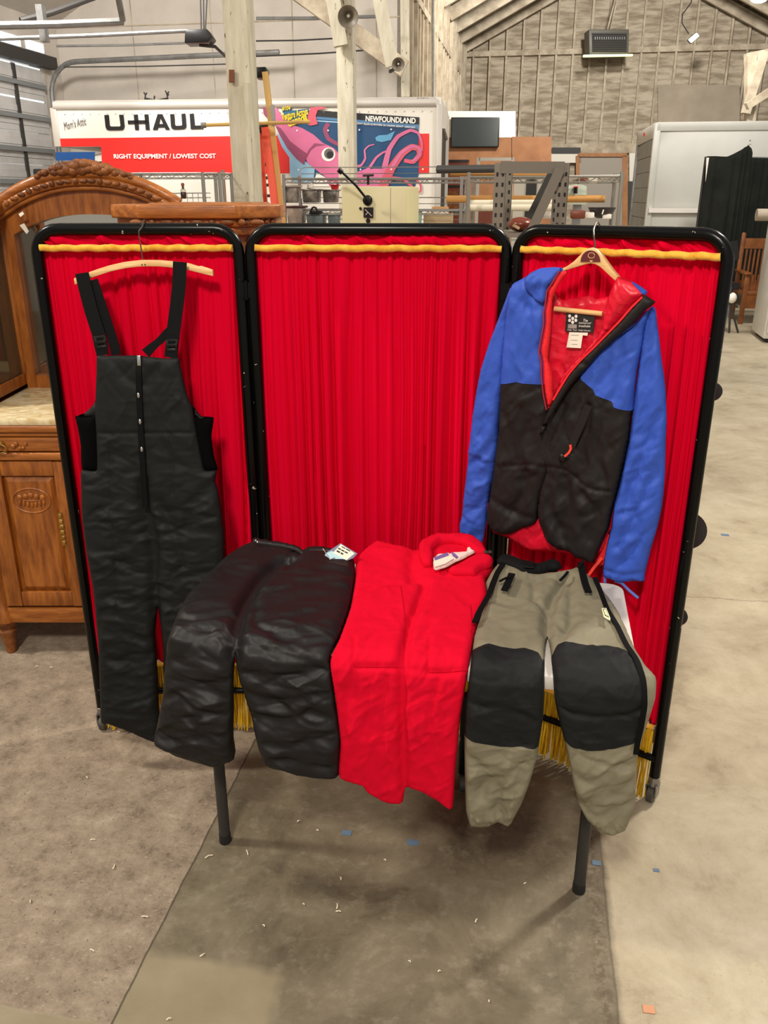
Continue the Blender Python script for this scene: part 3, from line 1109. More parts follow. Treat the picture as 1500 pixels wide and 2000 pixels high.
# ================================================================== red trousers
rp = thing('red_trousers', tb_pt(.62, .1, TZ), 'bright red ski trousers with white waist lining draped between black and grey trousers', 'trousers')
rpz = lambda L: [(620 + x / 4.1667, 1040 + y / 4.1667) for x, y in L]
ol = rpz([(475, 92), (560, 108), (700, 140), (780, 150), (880, 128), (960, 92), (1050, 95), (1150, 92), (1230, 100), (1320, 140), (1350, 175), (1375, 240), (1430, 285), (1400, 340), (1370, 375)])
ol += zP([(1430, 215), (1437, 280), (1400, 385), (1372, 500), (1346, 650), (1322, 800), (1302, 1000), (1287, 1186), (1220, 1147), (1150, 1107), (1086, 1096), (1072, 1160), (1000, 1156), (920, 1112), (900, 1086), (801, 1046), (806, 900), (785, 720), (761, 570), (766, 535), (802, 460), (848, 330), (870, 200), (872, 130), (905, 85)])
cr = [(zP([(1170, 240), (1145, 320), (1110, 400), (1082, 520), (1074, 680), (1078, 850), (1084, 1096)]), .018, .012),
      (zP([(870, 578), (960, 578), (1072, 582)]), .006, .005), (zP([(1185, 602), (1270, 602), (1356, 598)]), .006, .005),
      (zP([(868, 480), (866, 600), (862, 700)]), .003, .006), (zP([(1190, 480), (1186, 600)]), .003, .006),
      (zP([(880, 290), (960, 255), (1060, 240), (1150, 225)]), .007, .012), (zP([(1140, 80), (1110, 140), (1120, 220)]), .012, .02),
      (zP([(930, 640), (935, 760), (910, 860)]), .004, .010), (zP([(1000, 620), (985, 760), (990, 900)]), .005, .012), (zP([(1220, 640), (1200, 740), (1190, 850)]), .004, .011),
      (zP([(890, 560), (830, 700), (820, 880)]), .005, .012), (zP([(1200, 420), (1150, 480), (1090, 560)]), .004, .011), (zP([(905, 500), (980, 450), (1070, 430)]), .004, .011)]


def rp_wr(u, v, px, py):
    a = ridged(u * 16 + v * 6, v * 14 - u * 7, 61, 3) - .45
    b = fbm(u * 7, v * 8, 63, 3) - .5
    return a * .004 + b * .008


garment('trouser_body', ol, drape, M['cotton_red'], rp, sp=3.3, thick=.015, rnd=.018, off=.002, back=dback, creases=cr, wrinkle=rp_wr, seed=6,
        strokes=[(120, .03, .10, 25, 50, .0012, .003, .004, .008, 1060, 1310), (150, .04, .13, 70, 40, .0012, .0035, .004, .008, 1300, 1560)], gathers=[(zP([(800, 1010), (930, 1075), (1072, 1120)]), 16, 14, .002, .004), (zP([(1088, 1070), (1180, 1090), (1285, 1150)]), 14, 14, .002, .004)],
        regions=[dict(name='knee_panel', smooth=.05, poly=zP([(900, 250), (1060, 245), (1086, 420), (1070, 582), (960, 580), (870, 577), (872, 420)]), mat=M['cotton_red'], lift=.0035), dict(name='knee_panel', smooth=.05, poly=zP([(1195, 330), (1362, 330), (1372, 480), (1355, 599), (1270, 603), (1186, 602)]), mat=M['cotton_red'], lift=.0035)])
# raised waistband round the opening, lining and label inside it
garment('waistband', rpz([(830, 150), (880, 122), (960, 88), (1050, 92), (1150, 88), (1240, 100), (1325, 140), (1365, 200), (1380, 245), (1280, 250), (1235, 205), (1190, 160), (1110, 140), (1000, 150), (940, 200), (950, 260), (930, 330), (860, 330), (820, 250)]),
        drape, M['cotton_red'], rp, sp=4, thick=.016, rnd=.02, off=.024, back=.02, wrinkle=lambda u, v, x, y: (ridged(u * 22, v * 22, 66, 2) - .45) * .008)
wl = garment('lining', rpz([(940, 330), (960, 280), (1000, 255), (1060, 262), (1110, 250), (1170, 245), (1210, 240), (1215, 210), (1235, 203), (1282, 248), (1230, 275), (1190, 300), (1120, 330), (1050, 370), (1000, 385), (950, 395)]),
             drape, M['white_lining'], rp, sp=4, thick=.006, rnd=.01, off=.034, back=.006, wrinkle=lambda u, v, x, y: (ridged(u * 30, v * 30, 67, 2) - .45) * .006)
wl['label'] = 'white waist lining'
lb = MB().prism(on_surf(drape, rpz([(943, 318), (1060, 275), (1105, 325), (1040, 365), (950, 395)]), .044), (0, 0, -.002)).build('sewn_label', M['white_tag'], rp)
MB().prism(on_surf(drape, rpz([(946, 318), (1058, 277), (1068, 300), (955, 342)]), .0452), (0, 0, -.001)).build('label_print', M['lilac_print'], lb)
MB().prism(on_surf(drape, rpz([(1085, 272), (1110, 280), (1142, 310), (1125, 318), (1098, 298)]), .0445), (0, 0, -.002)).build('label_print', M['lilac_print'], lb)
garment('front_waistband', rpz([(1050, 372), (1130, 335), (1220, 285), (1285, 252), (1360, 245), (1380, 232), (1430, 285), (1410, 330), (1330, 365), (1280, 405), (1200, 405), (1100, 400)]), drape, M['cotton_red'], rp, sp=4, thick=.016, rnd=.018, off=.022, back=.02)
for x in (1365, 1398):
    MB().lathe(on_surf(drape, rpz([(x, 268)]), .042)[0], [(.003, 0), (.0055, 0), (.0055, .002), (.003, .002)], seg=12, axis=(0, -.6, 1)).build('eyelet', M['dark_print'], rp, smooth=True)

# ================================================================== grey trousers with black knees
gp = thing('grey_trousers', tb_pt(.9, .1, TZ), 'olive-grey shell trousers with black knee patches draped over the right of the table', 'trousers')
ol = zG([(345, 78), (400, 80), (480, 115), (560, 135), (640, 130), (700, 128), (740, 118), (800, 98), (850, 138), (905, 190), (980, 282), (1030, 360), (1062, 430), (1095, 500), (1120, 560), (1180, 655), (1232, 710), (1228, 800), (1222, 830), (1190, 930), (1160, 1020), (1130, 1120), (1122, 1250), (1115, 1400), (1090, 1470), (1065, 1530), (1030, 1545), (1000, 1552), (965, 1556), (940, 1548), (915, 1552), (880, 1512), (840, 1472), (800, 1400), (788, 1360),
         (770, 1290), (760, 1230), (742, 1140), (725, 1060), (700, 960), (680, 880), (665, 800), (657, 690), (648, 600), (638, 520), (625, 470), (614, 530), (610, 600), (609, 750), (604, 900), (592, 980), (580, 1060), (570, 1130), (545, 1220), (520, 1300), (480, 1400), (432, 1490), (415, 1515), (390, 1512), (345, 1494), (300, 1514), (250, 1516), (195, 1510), (172, 1430), (165, 1200), (164, 1000), (174, 830), (195, 650), (214, 480), (250, 370), (288, 225), (280, 180), (305, 130)])
cr = [(zG([(622, 480), (620, 400), (640, 330), (660, 270), (720, 180)]), .022, .014), (zG([(545, 210), (550, 300), (620, 350)]), .006, .010), (zG([(560, 200), (630, 170), (700, 190)]), .006, .010), (zG([(760, 170), (750, 300), (750, 430), (700, 520)]), .009, .012),
      (zG([(300, 300), (400, 330), (500, 310), (560, 280)]), .004, .012), (zG([(640, 400), (720, 460), (780, 420)]), .007, .012),
      (zG([(180, 800), (320, 840), (450, 860), (600, 930)]), .005, .010), (zG([(690, 830), (760, 870), (900, 885), (1060, 880), (1140, 850)]), .007, .008),
      (zG([(180, 1100), (280, 1200), (250, 1300)]), .008, .014), (zG([(520, 1120), (420, 1200), (320, 1240), (260, 1330)]), .007, .014), (zG([(360, 1280), (350, 1380), (380, 1480)]), .010, .013), (zG([(480, 1200), (440, 1330), (330, 1400)]), .006, .012),
      (zG([(750, 1200), (850, 1250), (980, 1180), (1090, 1130)]), .007, .014), (zG([(800, 1380), (900, 1330), (1010, 1310), (1110, 1240)]), .008, .014), (zG([(820, 1400), (900, 1440), (1000, 1400), (1110, 1370)]), .008, .012)]
knL = zG([(150, 570), (220, 566), (300, 558), (370, 574), (440, 582), (500, 574), (570, 595), (598, 630), (640, 660), (640, 900), (612, 1010), (576, 1062), (480, 1048), (360, 1042), (255, 1022), (168, 1002), (120, 990), (130, 800)])
knR = zG([(600, 620), (655, 588), (680, 556), (760, 550), (800, 556), (880, 550), (980, 572), (1060, 602), (1112, 655), (1152, 750), (1166, 820), (1142, 930), (1122, 1015), (1000, 1060), (900, 1071), (780, 1056), (728, 1032), (640, 980), (640, 700)])


def gp_wr(u, v, px, py):
    a = ridged(u * 9 - v * 4, v * 9 + u * 5, 71, 3) - .45
    b = fbm(u * 6, v * 7, 73, 3) - .5
    cuff = np.clip((py - 1585) / 12, 0, 1)
    return a * .005 + b * .010 + cuff * (vnoise(u * 90, v * 4, 75) - .5) * .012


garment('trouser_body', ol, drape, M['nylon_grey'], gp, sp=3.2, thick=.022, rnd=.028, off=.002, back=dback, creases=cr, wrinkle=gp_wr, seed=7,
        strokes=[(70, .04, .12, 30, 50, .0015, .004, .005, .010, 1110, 1280), (60, .05, .12, -5, 25, .0012, .003, .005, .010, 1280, 1450), (90, .05, .14, 40, 50, .002, .005, .006, .011, 1440, 1600)],
        gathers=[(zG([(175, 1455), (300, 1462), (430, 1455)]), 22, 26, .005, .0045), (zG([(850, 1490), (960, 1520), (1085, 1480)]), 22, 26, .005, .0045), (zG([(300, 135), (400, 150), (540, 165)]), 12, 14, .003, .005)],
        regions=[dict(name='knee_patch', poly=knL, mat=M['knee_black'], lift=.002), dict(name='knee_patch', poly=knR, mat=M['knee_black'], lift=.002)])
wb = garment('waistband', zG([(340, 78), (372, 56), (420, 58), (480, 84), (520, 95), (570, 103), (620, 88), (655, 82), (690, 92), (704, 128), (640, 134), (600, 150), (545, 152), (480, 148), (440, 126), (390, 110), (350, 100)]), drape, M['web_black'], gp, sp=4, thick=.012, rnd=.014, off=.022, back=.014)
wb['label'] = 'black belt waistband'
MB().prism(on_surf(drape, zG([(487, 108), (548, 118), (548, 152), (487, 146)]), .040), (0, 0, -.004)).build('belt_buckle', M['plastic_black'], wb, bevel=.001)
gl = lambda pts, off, name, w, m: strip(name, zG(pts), drape, w, off, .003, m, gp)
gl([(378, 112), (345, 165), (318, 230), (296, 295), (262, 355), (238, 400), (218, 450)], .030, 'side_zip', .014, M['zip_black'])
gl([(884, 192), (908, 250), (930, 310), (955, 375), (1010, 470), (1055, 565), (1110, 650), (1150, 740), (1158, 820), (1140, 930), (1122, 1010), (1112, 1080)], .029, 'side_zip', .012, M['zip_black'])
pz = gl([(424, 190), (405, 235), (382, 288)], .040, 'pocket_zip', .018, M['zip_black'])
strip('zip_pull', zG([(415, 215), (385, 225), (355, 242)]), drape, .006, .044, .003, M['plastic_black'], pz)
pz = gl([(805, 130), (820, 210), (832, 255), (848, 298)], .040, 'pocket_zip', .018, M['zip_black'])
strip('zip_pull', zG([(820, 120), (800, 150), (790, 165)]), drape, .007, .044, .003, M['plastic_black'], pz)
gl([(735, 165), (715, 190), (692, 215)], .032, 'fly_zip', .007, M['zip_black'])
lg = MB().prism(on_surf(drape, zG([(920, 390), (945, 388), (968, 448), (966, 460), (932, 440)]), .042), (0, .002, -.002)).build('logo_patch', M['yellow_patch'], gp)
MB().prism(on_surf(drape, zG([(926, 396), (943, 394), (961, 446), (938, 434)]), .0428), (0, .001, -.001)).build('patch_border', M['ink'], lg)
MB().prism(on_surf(drape, zG([(930, 401), (942, 399), (956, 440), (940, 430)]), .0436), (0, .001, -.001)).build('patch_centre', M['yellow_patch'], lg)

# ================================================================== jacket and its hanger
PHI = math.radians(30)
JR = Vector((math.cos(PHI), -math.sin(PHI), 0))
JN = Vector((-math.sin(PHI), -math.cos(PHI), 0))
J0 = Vector((.54, 2.165, 1.2))
js = plane_surf(J0, JR, (0, 0, 1))


def jp(px, py, off=0.0):
    return on_surf(js, [(px, py)], off)[0]


hang2 = thing('clothes_hanger', jp(1160, 500), 'pale wooden hanger with maroon half-round emblem inside the blue jacket', 'clothes hanger')
hb = zA([(730, 139), (760, 152), (785, 180), (815, 222), (845, 262), (870, 292), (864, 318), (840, 300), (810, 272), (775, 240), (750, 226), (725, 222), (700, 226), (660, 238), (620, 250), (590, 260), (540, 290), (500, 320), (490, 300), (540, 262), (600, 238), (640, 210), (670, 180), (700, 152)])
MB().prism(on_surf(js, spline(hb, 6).tolist(), .012), -JN * .022).build('hanger_body', M['wood_hanger'], hang2, bevel=.003)
em = [(727 + 50 * math.cos(a) * (1 if True else 1), 212 - 58 * math.sin(a)) for a in np.linspace(0, math.pi, 24)]
eb = MB().prism(on_surf(js, zA(em), .0145), -JN * .003).build('emblem', M['maroon'], hang2)
MB().tube(on_surf(js, zA([(733 + 17 * math.cos(a), 180 - 14 * math.sin(a)) for a in np.linspace(0, 6.0, 16)]), .0148), .0008, seg=6).build('emblem_print', M['wood_hanger'], eb)
MB().prism(on_surf(js, zA([(722, 205), (732, 214), (742, 205)]), .0150), -JN * .0006).build('emblem_print', M['wood_hanger'], eb)
MB().tube(on_surf(js, zA([(545, 452), (790, 478)]), .016), .0065, seg=12).build('trouser_bar', M['wood_hanger'], hang2, smooth=True)
kk = .402
bar = Vector((.366, 2.372, 0)).lerp(Vector((.815, 2.051, 0)), .40)
h1 = jp(1162, 485, .0)
pts = [h1, jp(1162, 475, .0), jp(1160, 462, .0)]
bx = bar + Vector((0, 0, TOPZ))
pts += [bx - JN * -.03 + Vector((0, 0, .006)), bx + JN * .018 + Vector((0, 0, .020)), bx + Vector((0, 0, .024)), bx - JN * .018 + Vector((0, 0, .018)), bx - JN * .024 + Vector((0, 0, -.004))]
MB().tube(pts, .0022, seg=8).build('hook', M['steel'], hang2, smooth=True)

jk = thing('jacket', jp(1110, 850), 'blue and charcoal hooded shell jacket with red lining hanging open on the right panel', 'jacket')


def jk_wr(sc, amp, seed):
    def f(u, v, px, py):
        a = ridged(u * sc + v * 3, v * sc * .7 - u * 4, seed, 3) - .45
        b = fbm(u * 6, v * 5, seed + 3, 3) - .5
        return a * amp + b * amp * 1.1
    return f


# back with red lining showing in the neck and under the hem
lin_ol = zA([(345, 330), (450, 330), (530, 360), (570, 410), (640, 400), (690, 392), (715, 385), (740, 405), (800, 395), (850, 390), (960, 400), (1010, 470), (985, 650), (960, 800)]) + zB([(940, 30), (925, 200), (895, 340), (865, 460), (840, 600), (835, 650), (810, 740), (770, 800), (700, 805), (620, 798), (540, 788), (470, 784), (400, 778), (330, 742), (270, 706), (220, 690), (195, 650), (200, 520), (235, 270), (255, 100)]) + zA([(265, 850), (275, 700), (292, 500)])
garment('lining', lin_ol, js, M['lining_red'], jk, sp=5, thick=.012, rnd=.03, off=-.006, back=.018, wrinkle=jk_wr(16, .008, 81))
# sleeves
slL = zA([(325, 330), (309, 347), (285, 410), (258, 482), (232, 550), (205, 620), (182, 690), (160, 760), (143, 840), (130, 920), (115, 1010), (105, 1105)]) + zB([(97, 250), (92, 320), (76, 450), (62, 590), (50, 640), (52, 690), (64, 718), (95, 730), (120, 752), (135, 758), (155, 748), (166, 735), (176, 690), (186, 640), (192, 550), (215, 420), (240, 270), (250, 130)]) + zA([(262, 920), (275, 840), (285, 700), (300, 520), (330, 380)])
crL = [(zA([(275, 520), (220, 700), (190, 900), (170, 1090)]), .008, .018), (zB([(240, 200), (170, 290), (110, 330)]), .008, .012), (zB([(225, 330), (160, 400), (90, 420)]), .006, .012), (zB([(200, 480), (130, 560), (75, 590)]), .006, .012), (zB([(60, 680), (110, 700), (170, 690)]), .006, .008)]
garment('sleeve', slL, js, M['nylon_blue'], jk, sp=4, thick=.024, rnd=.032, off=.004, back=.018, creases=crL, wrinkle=jk_wr(11, .007, 85), seed=11, strokes=[(50, .05, .14, 75, 25, .001, .003, .005, .010, 560, 880), (70, .03, .09, 30, 55, .0015, .005, .004, .009, 850, 1060)], gathers=[(zB([(58, 690), (110, 712), (175, 690)]), 10, 16, .004, .0045)])
slR = zA([(1048, 440), (1060, 465), (1068, 540), (1076, 600), (1090, 720), (1102, 800), (1110, 880), (1114, 1000), (1115, 1105)]) + zB([(1113, 130), (1110, 220), (1106, 380), (1096, 500), (1086, 570), (1070, 640), (1050, 710), (1032, 770), (1018, 830), (1008, 870), (1002, 900), (1000, 928), (940, 928), (880, 934), (830, 920), (790, 902), (786, 872), (796, 800), (812, 720), (830, 650), (842, 550), (868, 450), (898, 320), (922, 200), (938, 80)]) + zA([(950, 900), (968, 770), (985, 650), (1000, 540), (1020, 470)])
crR = [(zA([(1030, 520), (1030, 700), (1010, 900), (1000, 1090)]), .010, .020), (zB([(1090, 60), (1030, 200), (960, 380), (900, 560)]), .009, .014), (zB([(1095, 300), (1040, 420), (960, 580), (880, 740)]), .008, .013), (zB([(1060, 640), (990, 700), (900, 830)]), .006, .012), (zB([(800, 860), (890, 885), (1000, 875)]), .007, .008)]
garment('sleeve', slR, js, M['nylon_blue'], jk, sp=4, thick=.024, rnd=.032, off=.008, back=.022, creases=crR, wrinkle=jk_wr(11, .007, 88), seed=12, strokes=[(60, .05, .15, 70, 30, .001, .003, .005, .010, 600, 900), (80, .03, .10, 60, 45, .0015, .0045, .004, .009, 850, 1120)], gathers=[(zB([(795, 890), (890, 905), (1000, 895)]), 12, 16, .004, .0045)])
# left front
fl = zA([(588, 246), (540, 240), (480, 246), (425, 272), (375, 300), (328, 326), (312, 370), (296, 470), (282, 600), (270, 760), (264, 850), (258, 980), (254, 1080)]) + zB([(246, 200), (240, 270), (222, 400), (205, 510), (192, 590), (196, 630), (228, 668), (265, 686), (300, 690), (340, 676), (372, 658), (410, 648), (440, 634), (458, 600), (470, 500), (520, 350), (540, 200)]) + zA([(520, 1050), (528, 975), (512, 880), (502, 800), (500, 715), (490, 660), (500, 605), (515, 520), (515, 460), (525, 400), (530, 352), (558, 312), (582, 270)])
yl = zA([(620, 200), (300, 200), (230, 500), (220, 823), (360, 822), (500, 836), (540, 836), (540, 400)])
crF = [(zB([(250, 328), (340, 330), (420, 322), (520, 330)]), .004, .005), (zA([(420, 280), (440, 360), (420, 440)]), .009, .013), (zA([(470, 260), (490, 360), (470, 450)]), .008, .013), (zA([(360, 320), (350, 450), (310, 620)]), .006, .014), (zA([(400, 420), (440, 560), (430, 760)]), .005, .014),
       (zB([(400, 360), (390, 460), (340, 560)]), .010, .014), (zB([(290, 60), (330, 160), (350, 300)]), .006, .012), (zB([(440, 80), (380, 220), (380, 320)]), .006, .012), (zB([(230, 500), (320, 560), (420, 600)]), .006, .013)]
garment('front_panel', fl, js, M['nylon_char'], jk, sp=4, thick=.022, rnd=.030, off=.010, back=.004, creases=crF, wrinkle=jk_wr(10, .007, 91), seed=13, strokes=[(40, .05, .14, 100, 40, .001, .003, .005, .010, 540, 740), (80, .04, .12, 70, 50, .0015, .004, .005, .010, 740, 1040)], gathers=[(zB([(246, 330), (340, 333), (500, 330)]), 20, 18, .0035, .0045), (zB([(225, 640), (300, 670), (430, 615)]), 14, 16, .003, .005)],
        regions=[dict(name='blue_yoke', poly=yl, mat=M['nylon_blue'], lift=.0015, label='blue shoulder yoke')])
# right front
fr = zA([(1046, 438), (1000, 480), (960, 520), (900, 560), (830, 600), (760, 670), (690, 750), (640, 810), (590, 880), (550, 940), (520, 1000), (500, 1060), (490, 1090)]) + zB([(480, 200), (470, 260), (500, 340), (500, 370), (470, 460), (456, 560), (460, 600), (472, 640), (500, 708), (530, 740), (560, 762), (620, 772), (650, 800), (700, 818), (744, 832), (760, 792), (800, 700), (822, 648), (842, 550), (870, 450), (900, 320), (925, 200), (940, 60)]) + zA([(944, 970), (955, 850), (965, 770), (990, 640), (1004, 540), (1030, 470)])
yr = zA([(1100, 400), (1000, 440), (880, 540), (760, 680), (690, 795), (715, 822), (756, 858), (765, 884), (806, 900), (852, 920), (862, 946), (940, 968), (1100, 1000)])
crG = [(zB([(480, 340), (540, 330), (620, 350), (680, 400), (740, 440), (870, 460)]), .005, .005), (zA([(880, 560), (900, 700), (870, 900)]), .007, .015), (zA([(950, 530), (960, 660), (930, 800)]), .007, .014), (zA([(830, 640), (820, 760), (780, 860)]), .006, .014),
       (zB([(730, 20), (690, 150), (640, 260)]), .010, .009), (zB([(820, 60), (780, 200), (800, 400)]), .006, .013), (zB([(620, 390), (620, 520), (600, 640)]), .010, .015), (zB([(700, 470), (760, 560), (740, 700)]), .007, .015), (zB([(520, 440), (540, 560), (600, 700)]), .008, .014), (zB([(830, 500), (780, 560), (700, 580)]), .006, .012), (zB([(600, 20), (560, 120), (500, 260)]), .008, .010)]
garment('front_panel', fr, js, M['nylon_char'], jk, sp=4, thick=.024, rnd=.030, off=.014, back=.004, creases=crG, wrinkle=jk_wr(10, .007, 95), seed=14, strokes=[(40, .05, .14, 50, 40, .001, .003, .005, .010, 600, 800), (100, .04, .13, 80, 45, .0015, .004, .005, .010, 780, 1090)], gathers=[(zB([(500, 335), (640, 370), (740, 440), (868, 462)]), 24, 20, .0035, .0045), (zB([(500, 690), (620, 760), (740, 815)]), 18, 16, .003, .005)],
        regions=[dict(name='blue_yoke', poly=yr, mat=M['nylon_blue'], lift=.0015, label='blue shoulder yoke')])
# hood turned back on the right, lining outwards
hd = garment('hood_lining', zA([(870, 288), (905, 298), (935, 306), (985, 335), (1022, 362), (1010, 388), (960, 440), (900, 508), (830, 580), (765, 645), (700, 705), (640, 775), (590, 850), (560, 905), (545, 890), (600, 780), (680, 690), (750, 610), (790, 550), (800, 480), (815, 410), (840, 345)]), js, M['lining_red'], jk, sp=4, thick=.022, rnd=.03, off=.022, back=.006, wrinkle=jk_wr(16, .010, 97),
             regions=[dict(name='hood_edge', poly=zA([(928, 290), (950, 318), (985, 350), (1012, 378), (1040, 380), (1030, 330), (960, 290)]), mat=M['nylon_blue'], lift=.0015)])
hd['label'] = 'red lining of the turned-back hood'
# left hood pulled up on the shoulder
garment('hood', zA([(588, 243), (540, 238), (480, 244), (430, 268), (400, 300), (410, 350), (450, 400), (500, 430), (522, 400), (530, 350), (558, 310), (582, 268)]), js, M['nylon_blue'], jk, sp=4, thick=.026, rnd=.035, off=.030, back=.012, wrinkle=jk_wr(14, .016, 99),
        creases=[(zA([(560, 255), (500, 300), (470, 380)]), .010, .010), (zA([(520, 250), (450, 300), (440, 370)]), .010, .010)])
# zip facing on the left edge
fc = garment('zip_facing', zA([(602, 254), (628, 264), (600, 300), (580, 332), (560, 372), (550, 402), (546, 460), (541, 560), (530, 660), (527, 705), (540, 748), (550, 800), (553, 860), (556, 900), (545, 930), (528, 954), (512, 880), (503, 800), (500, 716), (490, 660), (499, 605), (514, 520), (514, 462), (525, 402), (530, 354), (556, 314), (582, 276)]), js, M['facing_red'], jk, sp=4, thick=.008, rnd=.012, off=.040, back=.01,
             wrinkle=lambda u, v, x, y: (vnoise(u * 5, v * 34, 101) - .5) * .008)
fc['label'] = 'scarlet zip facing'
strip('zip_tape', zA([(590, 256), (556, 312), (528, 356), (522, 404), (511, 465), (511, 522), (496, 606), (487, 660), (497, 718), (500, 800), (509, 882), (524, 956)]), js, .0035, .046, .003, M['zip_tape'], fc)
# storm placket from the collar down
pk = garment('placket', zA([(1022, 374), (1050, 392), (1076, 410), (1050, 436), (1018, 458), (960, 522), (880, 592), (800, 662), (740, 730), (700, 775), (650, 832), (610, 890), (580, 940), (550, 990), (520, 1040), (498, 1095), (488, 1080), (508, 1020), (535, 955), (562, 905), (592, 855), (640, 778), (700, 708), (765, 645), (830, 580), (900, 508), (960, 440), (1004, 392)]), js, M['nylon_char'], jk, sp=4, thick=.012, rnd=.014, off=.046, back=.014,
             creases=[(zA([(690, 712), (745, 732)]), .006, .006)])
strip('seam_piping', zA([(1012, 384), (960, 434), (900, 503), (830, 575), (765, 641), (700, 703), (640, 773), (592, 850), (560, 905)]), js, .005, .050, .003, M['facing_red'], pk)
strip('storm_flap', zB([(740, 10), (700, 110), (668, 180), (640, 250)]), js, .020, .050, .004, M['nylon_char'], jk)
strip('zip_pull', zB([(652, 206), (655, 225), (645, 245), (622, 264)]), js, .006, .058, .004, M['orange_cord'], jk)
MB().ball(on_surf(js, zB([(606, 275)]), .052)[0], .010, .008, .014).build('cord_lock', M['plastic_black'], jk, smooth=True)
strip('zip_pull', zB([(790, 800), (765, 830), (745, 855), (722, 888)]), js, .008, .02, .004, M['orange_cord'], jk)
garment('side_zip_facing', zB([(830, 645), (842, 640), (815, 740), (800, 850), (760, 852), (748, 830), (780, 770), (810, 690)]), js, M['facing_red'], jk, sp=4, thick=.004, rnd=.01, off=.004, back=.004)
cd = on_surf(js, zB([(800, 905), (800, 950), (812, 990), (845, 1030), (876, 1050)]), .012)
MB().tube(spline([tuple(p) for p in []], 1, False) if False else cd, .0042, seg=8).build('drawcord', M['blue_cord'], jk, smooth=True)
cd = on_surf(js, zB([(850, 925), (885, 935), (925, 975), (970, 1012)]), .012)
MB().tube(cd, .0042, seg=8).build('drawcord', M['blue_cord'], jk, smooth=True)
# neck labels
nl = MB().prism(on_surf(js, zA([(606, 466), (752, 488), (742, 574), (598, 568)]), .016), -JN * .002).build('neck_label', M['black_tag'], jk)
tdir = (on_surf(js, zA([(742, 574)]), 0)[0] - on_surf(js, zA([(598, 568)]), 0)[0]).normalized()
tup = JN.cross(tdir) * -1
tup = tup if tup.z > 0 else -tup
zL = lambda L: [(1060 + x / 10.714, 570 + y / 10.714) for x, y in L]
for s, x, y, w, h in (('The', 935, 610, 95, 55), ('waterproof', 925, 665, 265, 50), ('breathable', 915, 722, 240, 48), ('Helly Tech  Helly-Hansen', 795, 810, 490, 40)):
    k = .00128 / 1
    text(s, on_surf(js, zL([(x, y)]), .0165)[0], tdir, tup, h * .000126, M['white_ink'], 'label_print', nl, width=w * .000126, shear=.25, depth=.0003)
for cx, cy in ((605, 490), (740, 495), (670, 540), (605, 580), (735, 580), (668, 620)):
    MB().prism(on_surf(js, zL([(cx + 30 * math.cos(a), cy + 36 * math.sin(a)) for a in np.linspace(0, 2 * math.pi, 14)[:-1]]), .0168), -JN * .0006).build('label_emblem', M['white_ink'], nl)
MB().prism(on_surf(js, zL([(570, 660), (755, 668), (750, 750), (566, 748)]), .0166), -JN * .0006).build('label_emblem', M['grey_thread'], nl)
cl = MB().prism(on_surf(js, zL([(600, 826), (988, 838), (975, 900), (880, 890), (840, 1158), (540, 1142)]), .0175), -JN * .001).build('care_label', M['white_tag'], jk)
for y, x0, x1 in ((880, 640, 800), (985, 640, 770), (1070, 650, 770)):
    MB().prism(on_surf(js, zL([(x0, y), (x1, y + 4), (x1, y + 16), (x0, y + 12)]), .0178), -JN * .0004).build('care_print', M['grey_thread'], cl)
# ================================================================== oak furniture
M['oak'] = mat('golden_oak', rgb(166, 98, 36), rough=0.42, spec=0.4, var=0.8, vscale=9, col2=rgb(124, 66, 20), stretch=(5, 5, .8), bump=0.12, bscale=60, coat=0.15)
M['oak_h'] = mat('golden_oak_rail', rgb(172, 104, 42), rough=0.42, spec=0.4, var=0.8, vscale=9, col2=rgb(132, 72, 24), stretch=(.8, 5, 6), bump=0.12, bscale=60, coat=0.15)
M['oak_dark'] = mat('carved_oak', rgb(140, 84, 40), rough=0.5, spec=0.35, var=0.9, vscale=14, col2=rgb(92, 50, 22), bump=0.3, bscale=50)
M['marble'] = mat('cream_marble', rgb(232, 220, 186), rough=0.25, spec=0.5, var=1.0, vscale=9, col2=rgb(196, 172, 122), stretch=(1, 2.2, 1), distort=2.0)
M['brass'] = mat('aged_brass', rgb(200, 160, 84), rough=0.35, metal=0.85, var=.5, vscale=60, col2=rgb(130, 96, 46))
M['mirror'] = mat('old_mirror', rgb(196, 190, 176), rough=0.04, metal=1.0)
M['cab_glass'] = mat('cabinet_glass', rgb(120, 110, 92), rough=0.03, spec=0.9, trans=0.6)
M['paper'] = mat('white_paper', rgb(236, 230, 220), rough=0.8)

HC = -1.137
hutch = thing('oak_hutch', (HC, 2.95, 0), 'carved golden oak hutch with marble shelf and arched mirror behind the left panel', 'hutch')
# base cabinet
yb = 2.915
mb = MB()
mb.box(HC - .80, HC + .80, yb + .02, 3.50, .21, .905)
mb.build('base_carcass', M['oak'], hutch, bevel=.004)
mb = MB()
mb.box(HC - .345, HC + .345, yb - .010, yb + .02, .140, .206)
mb.box(HC - .82, HC - .385, yb - .010, yb + .02, .140, .206).box(HC + .385, HC + .82, yb - .010, yb + .02, .140, .206)
mb.box(HC - .80, HC + .80, yb + .02, 3.48, .140, .21)
mb.build('plinth_rail', M['oak_h'], hutch, bevel=.006)
mb = MB()
mb.box(HC - .83, HC + .83, yb - .022, 3.5, .918, .945).box(HC - .82, HC + .82, yb - .010, 3.5, .900, .919)
mb.build('top_moulding', M['oak_h'], hutch, bevel=.008, seg=3)
mb = MB().box(HC - .82, HC + .82, yb - .016, yb + .02, .812, .842)
mb.build('middle_moulding', M['oak_h'], hutch, bevel=.007, seg=3)
MB().box(HC - .835, HC + .835, yb - .018, 3.52, .945, .968).build('marble_slab', M['marble'], hutch, bevel=.004)
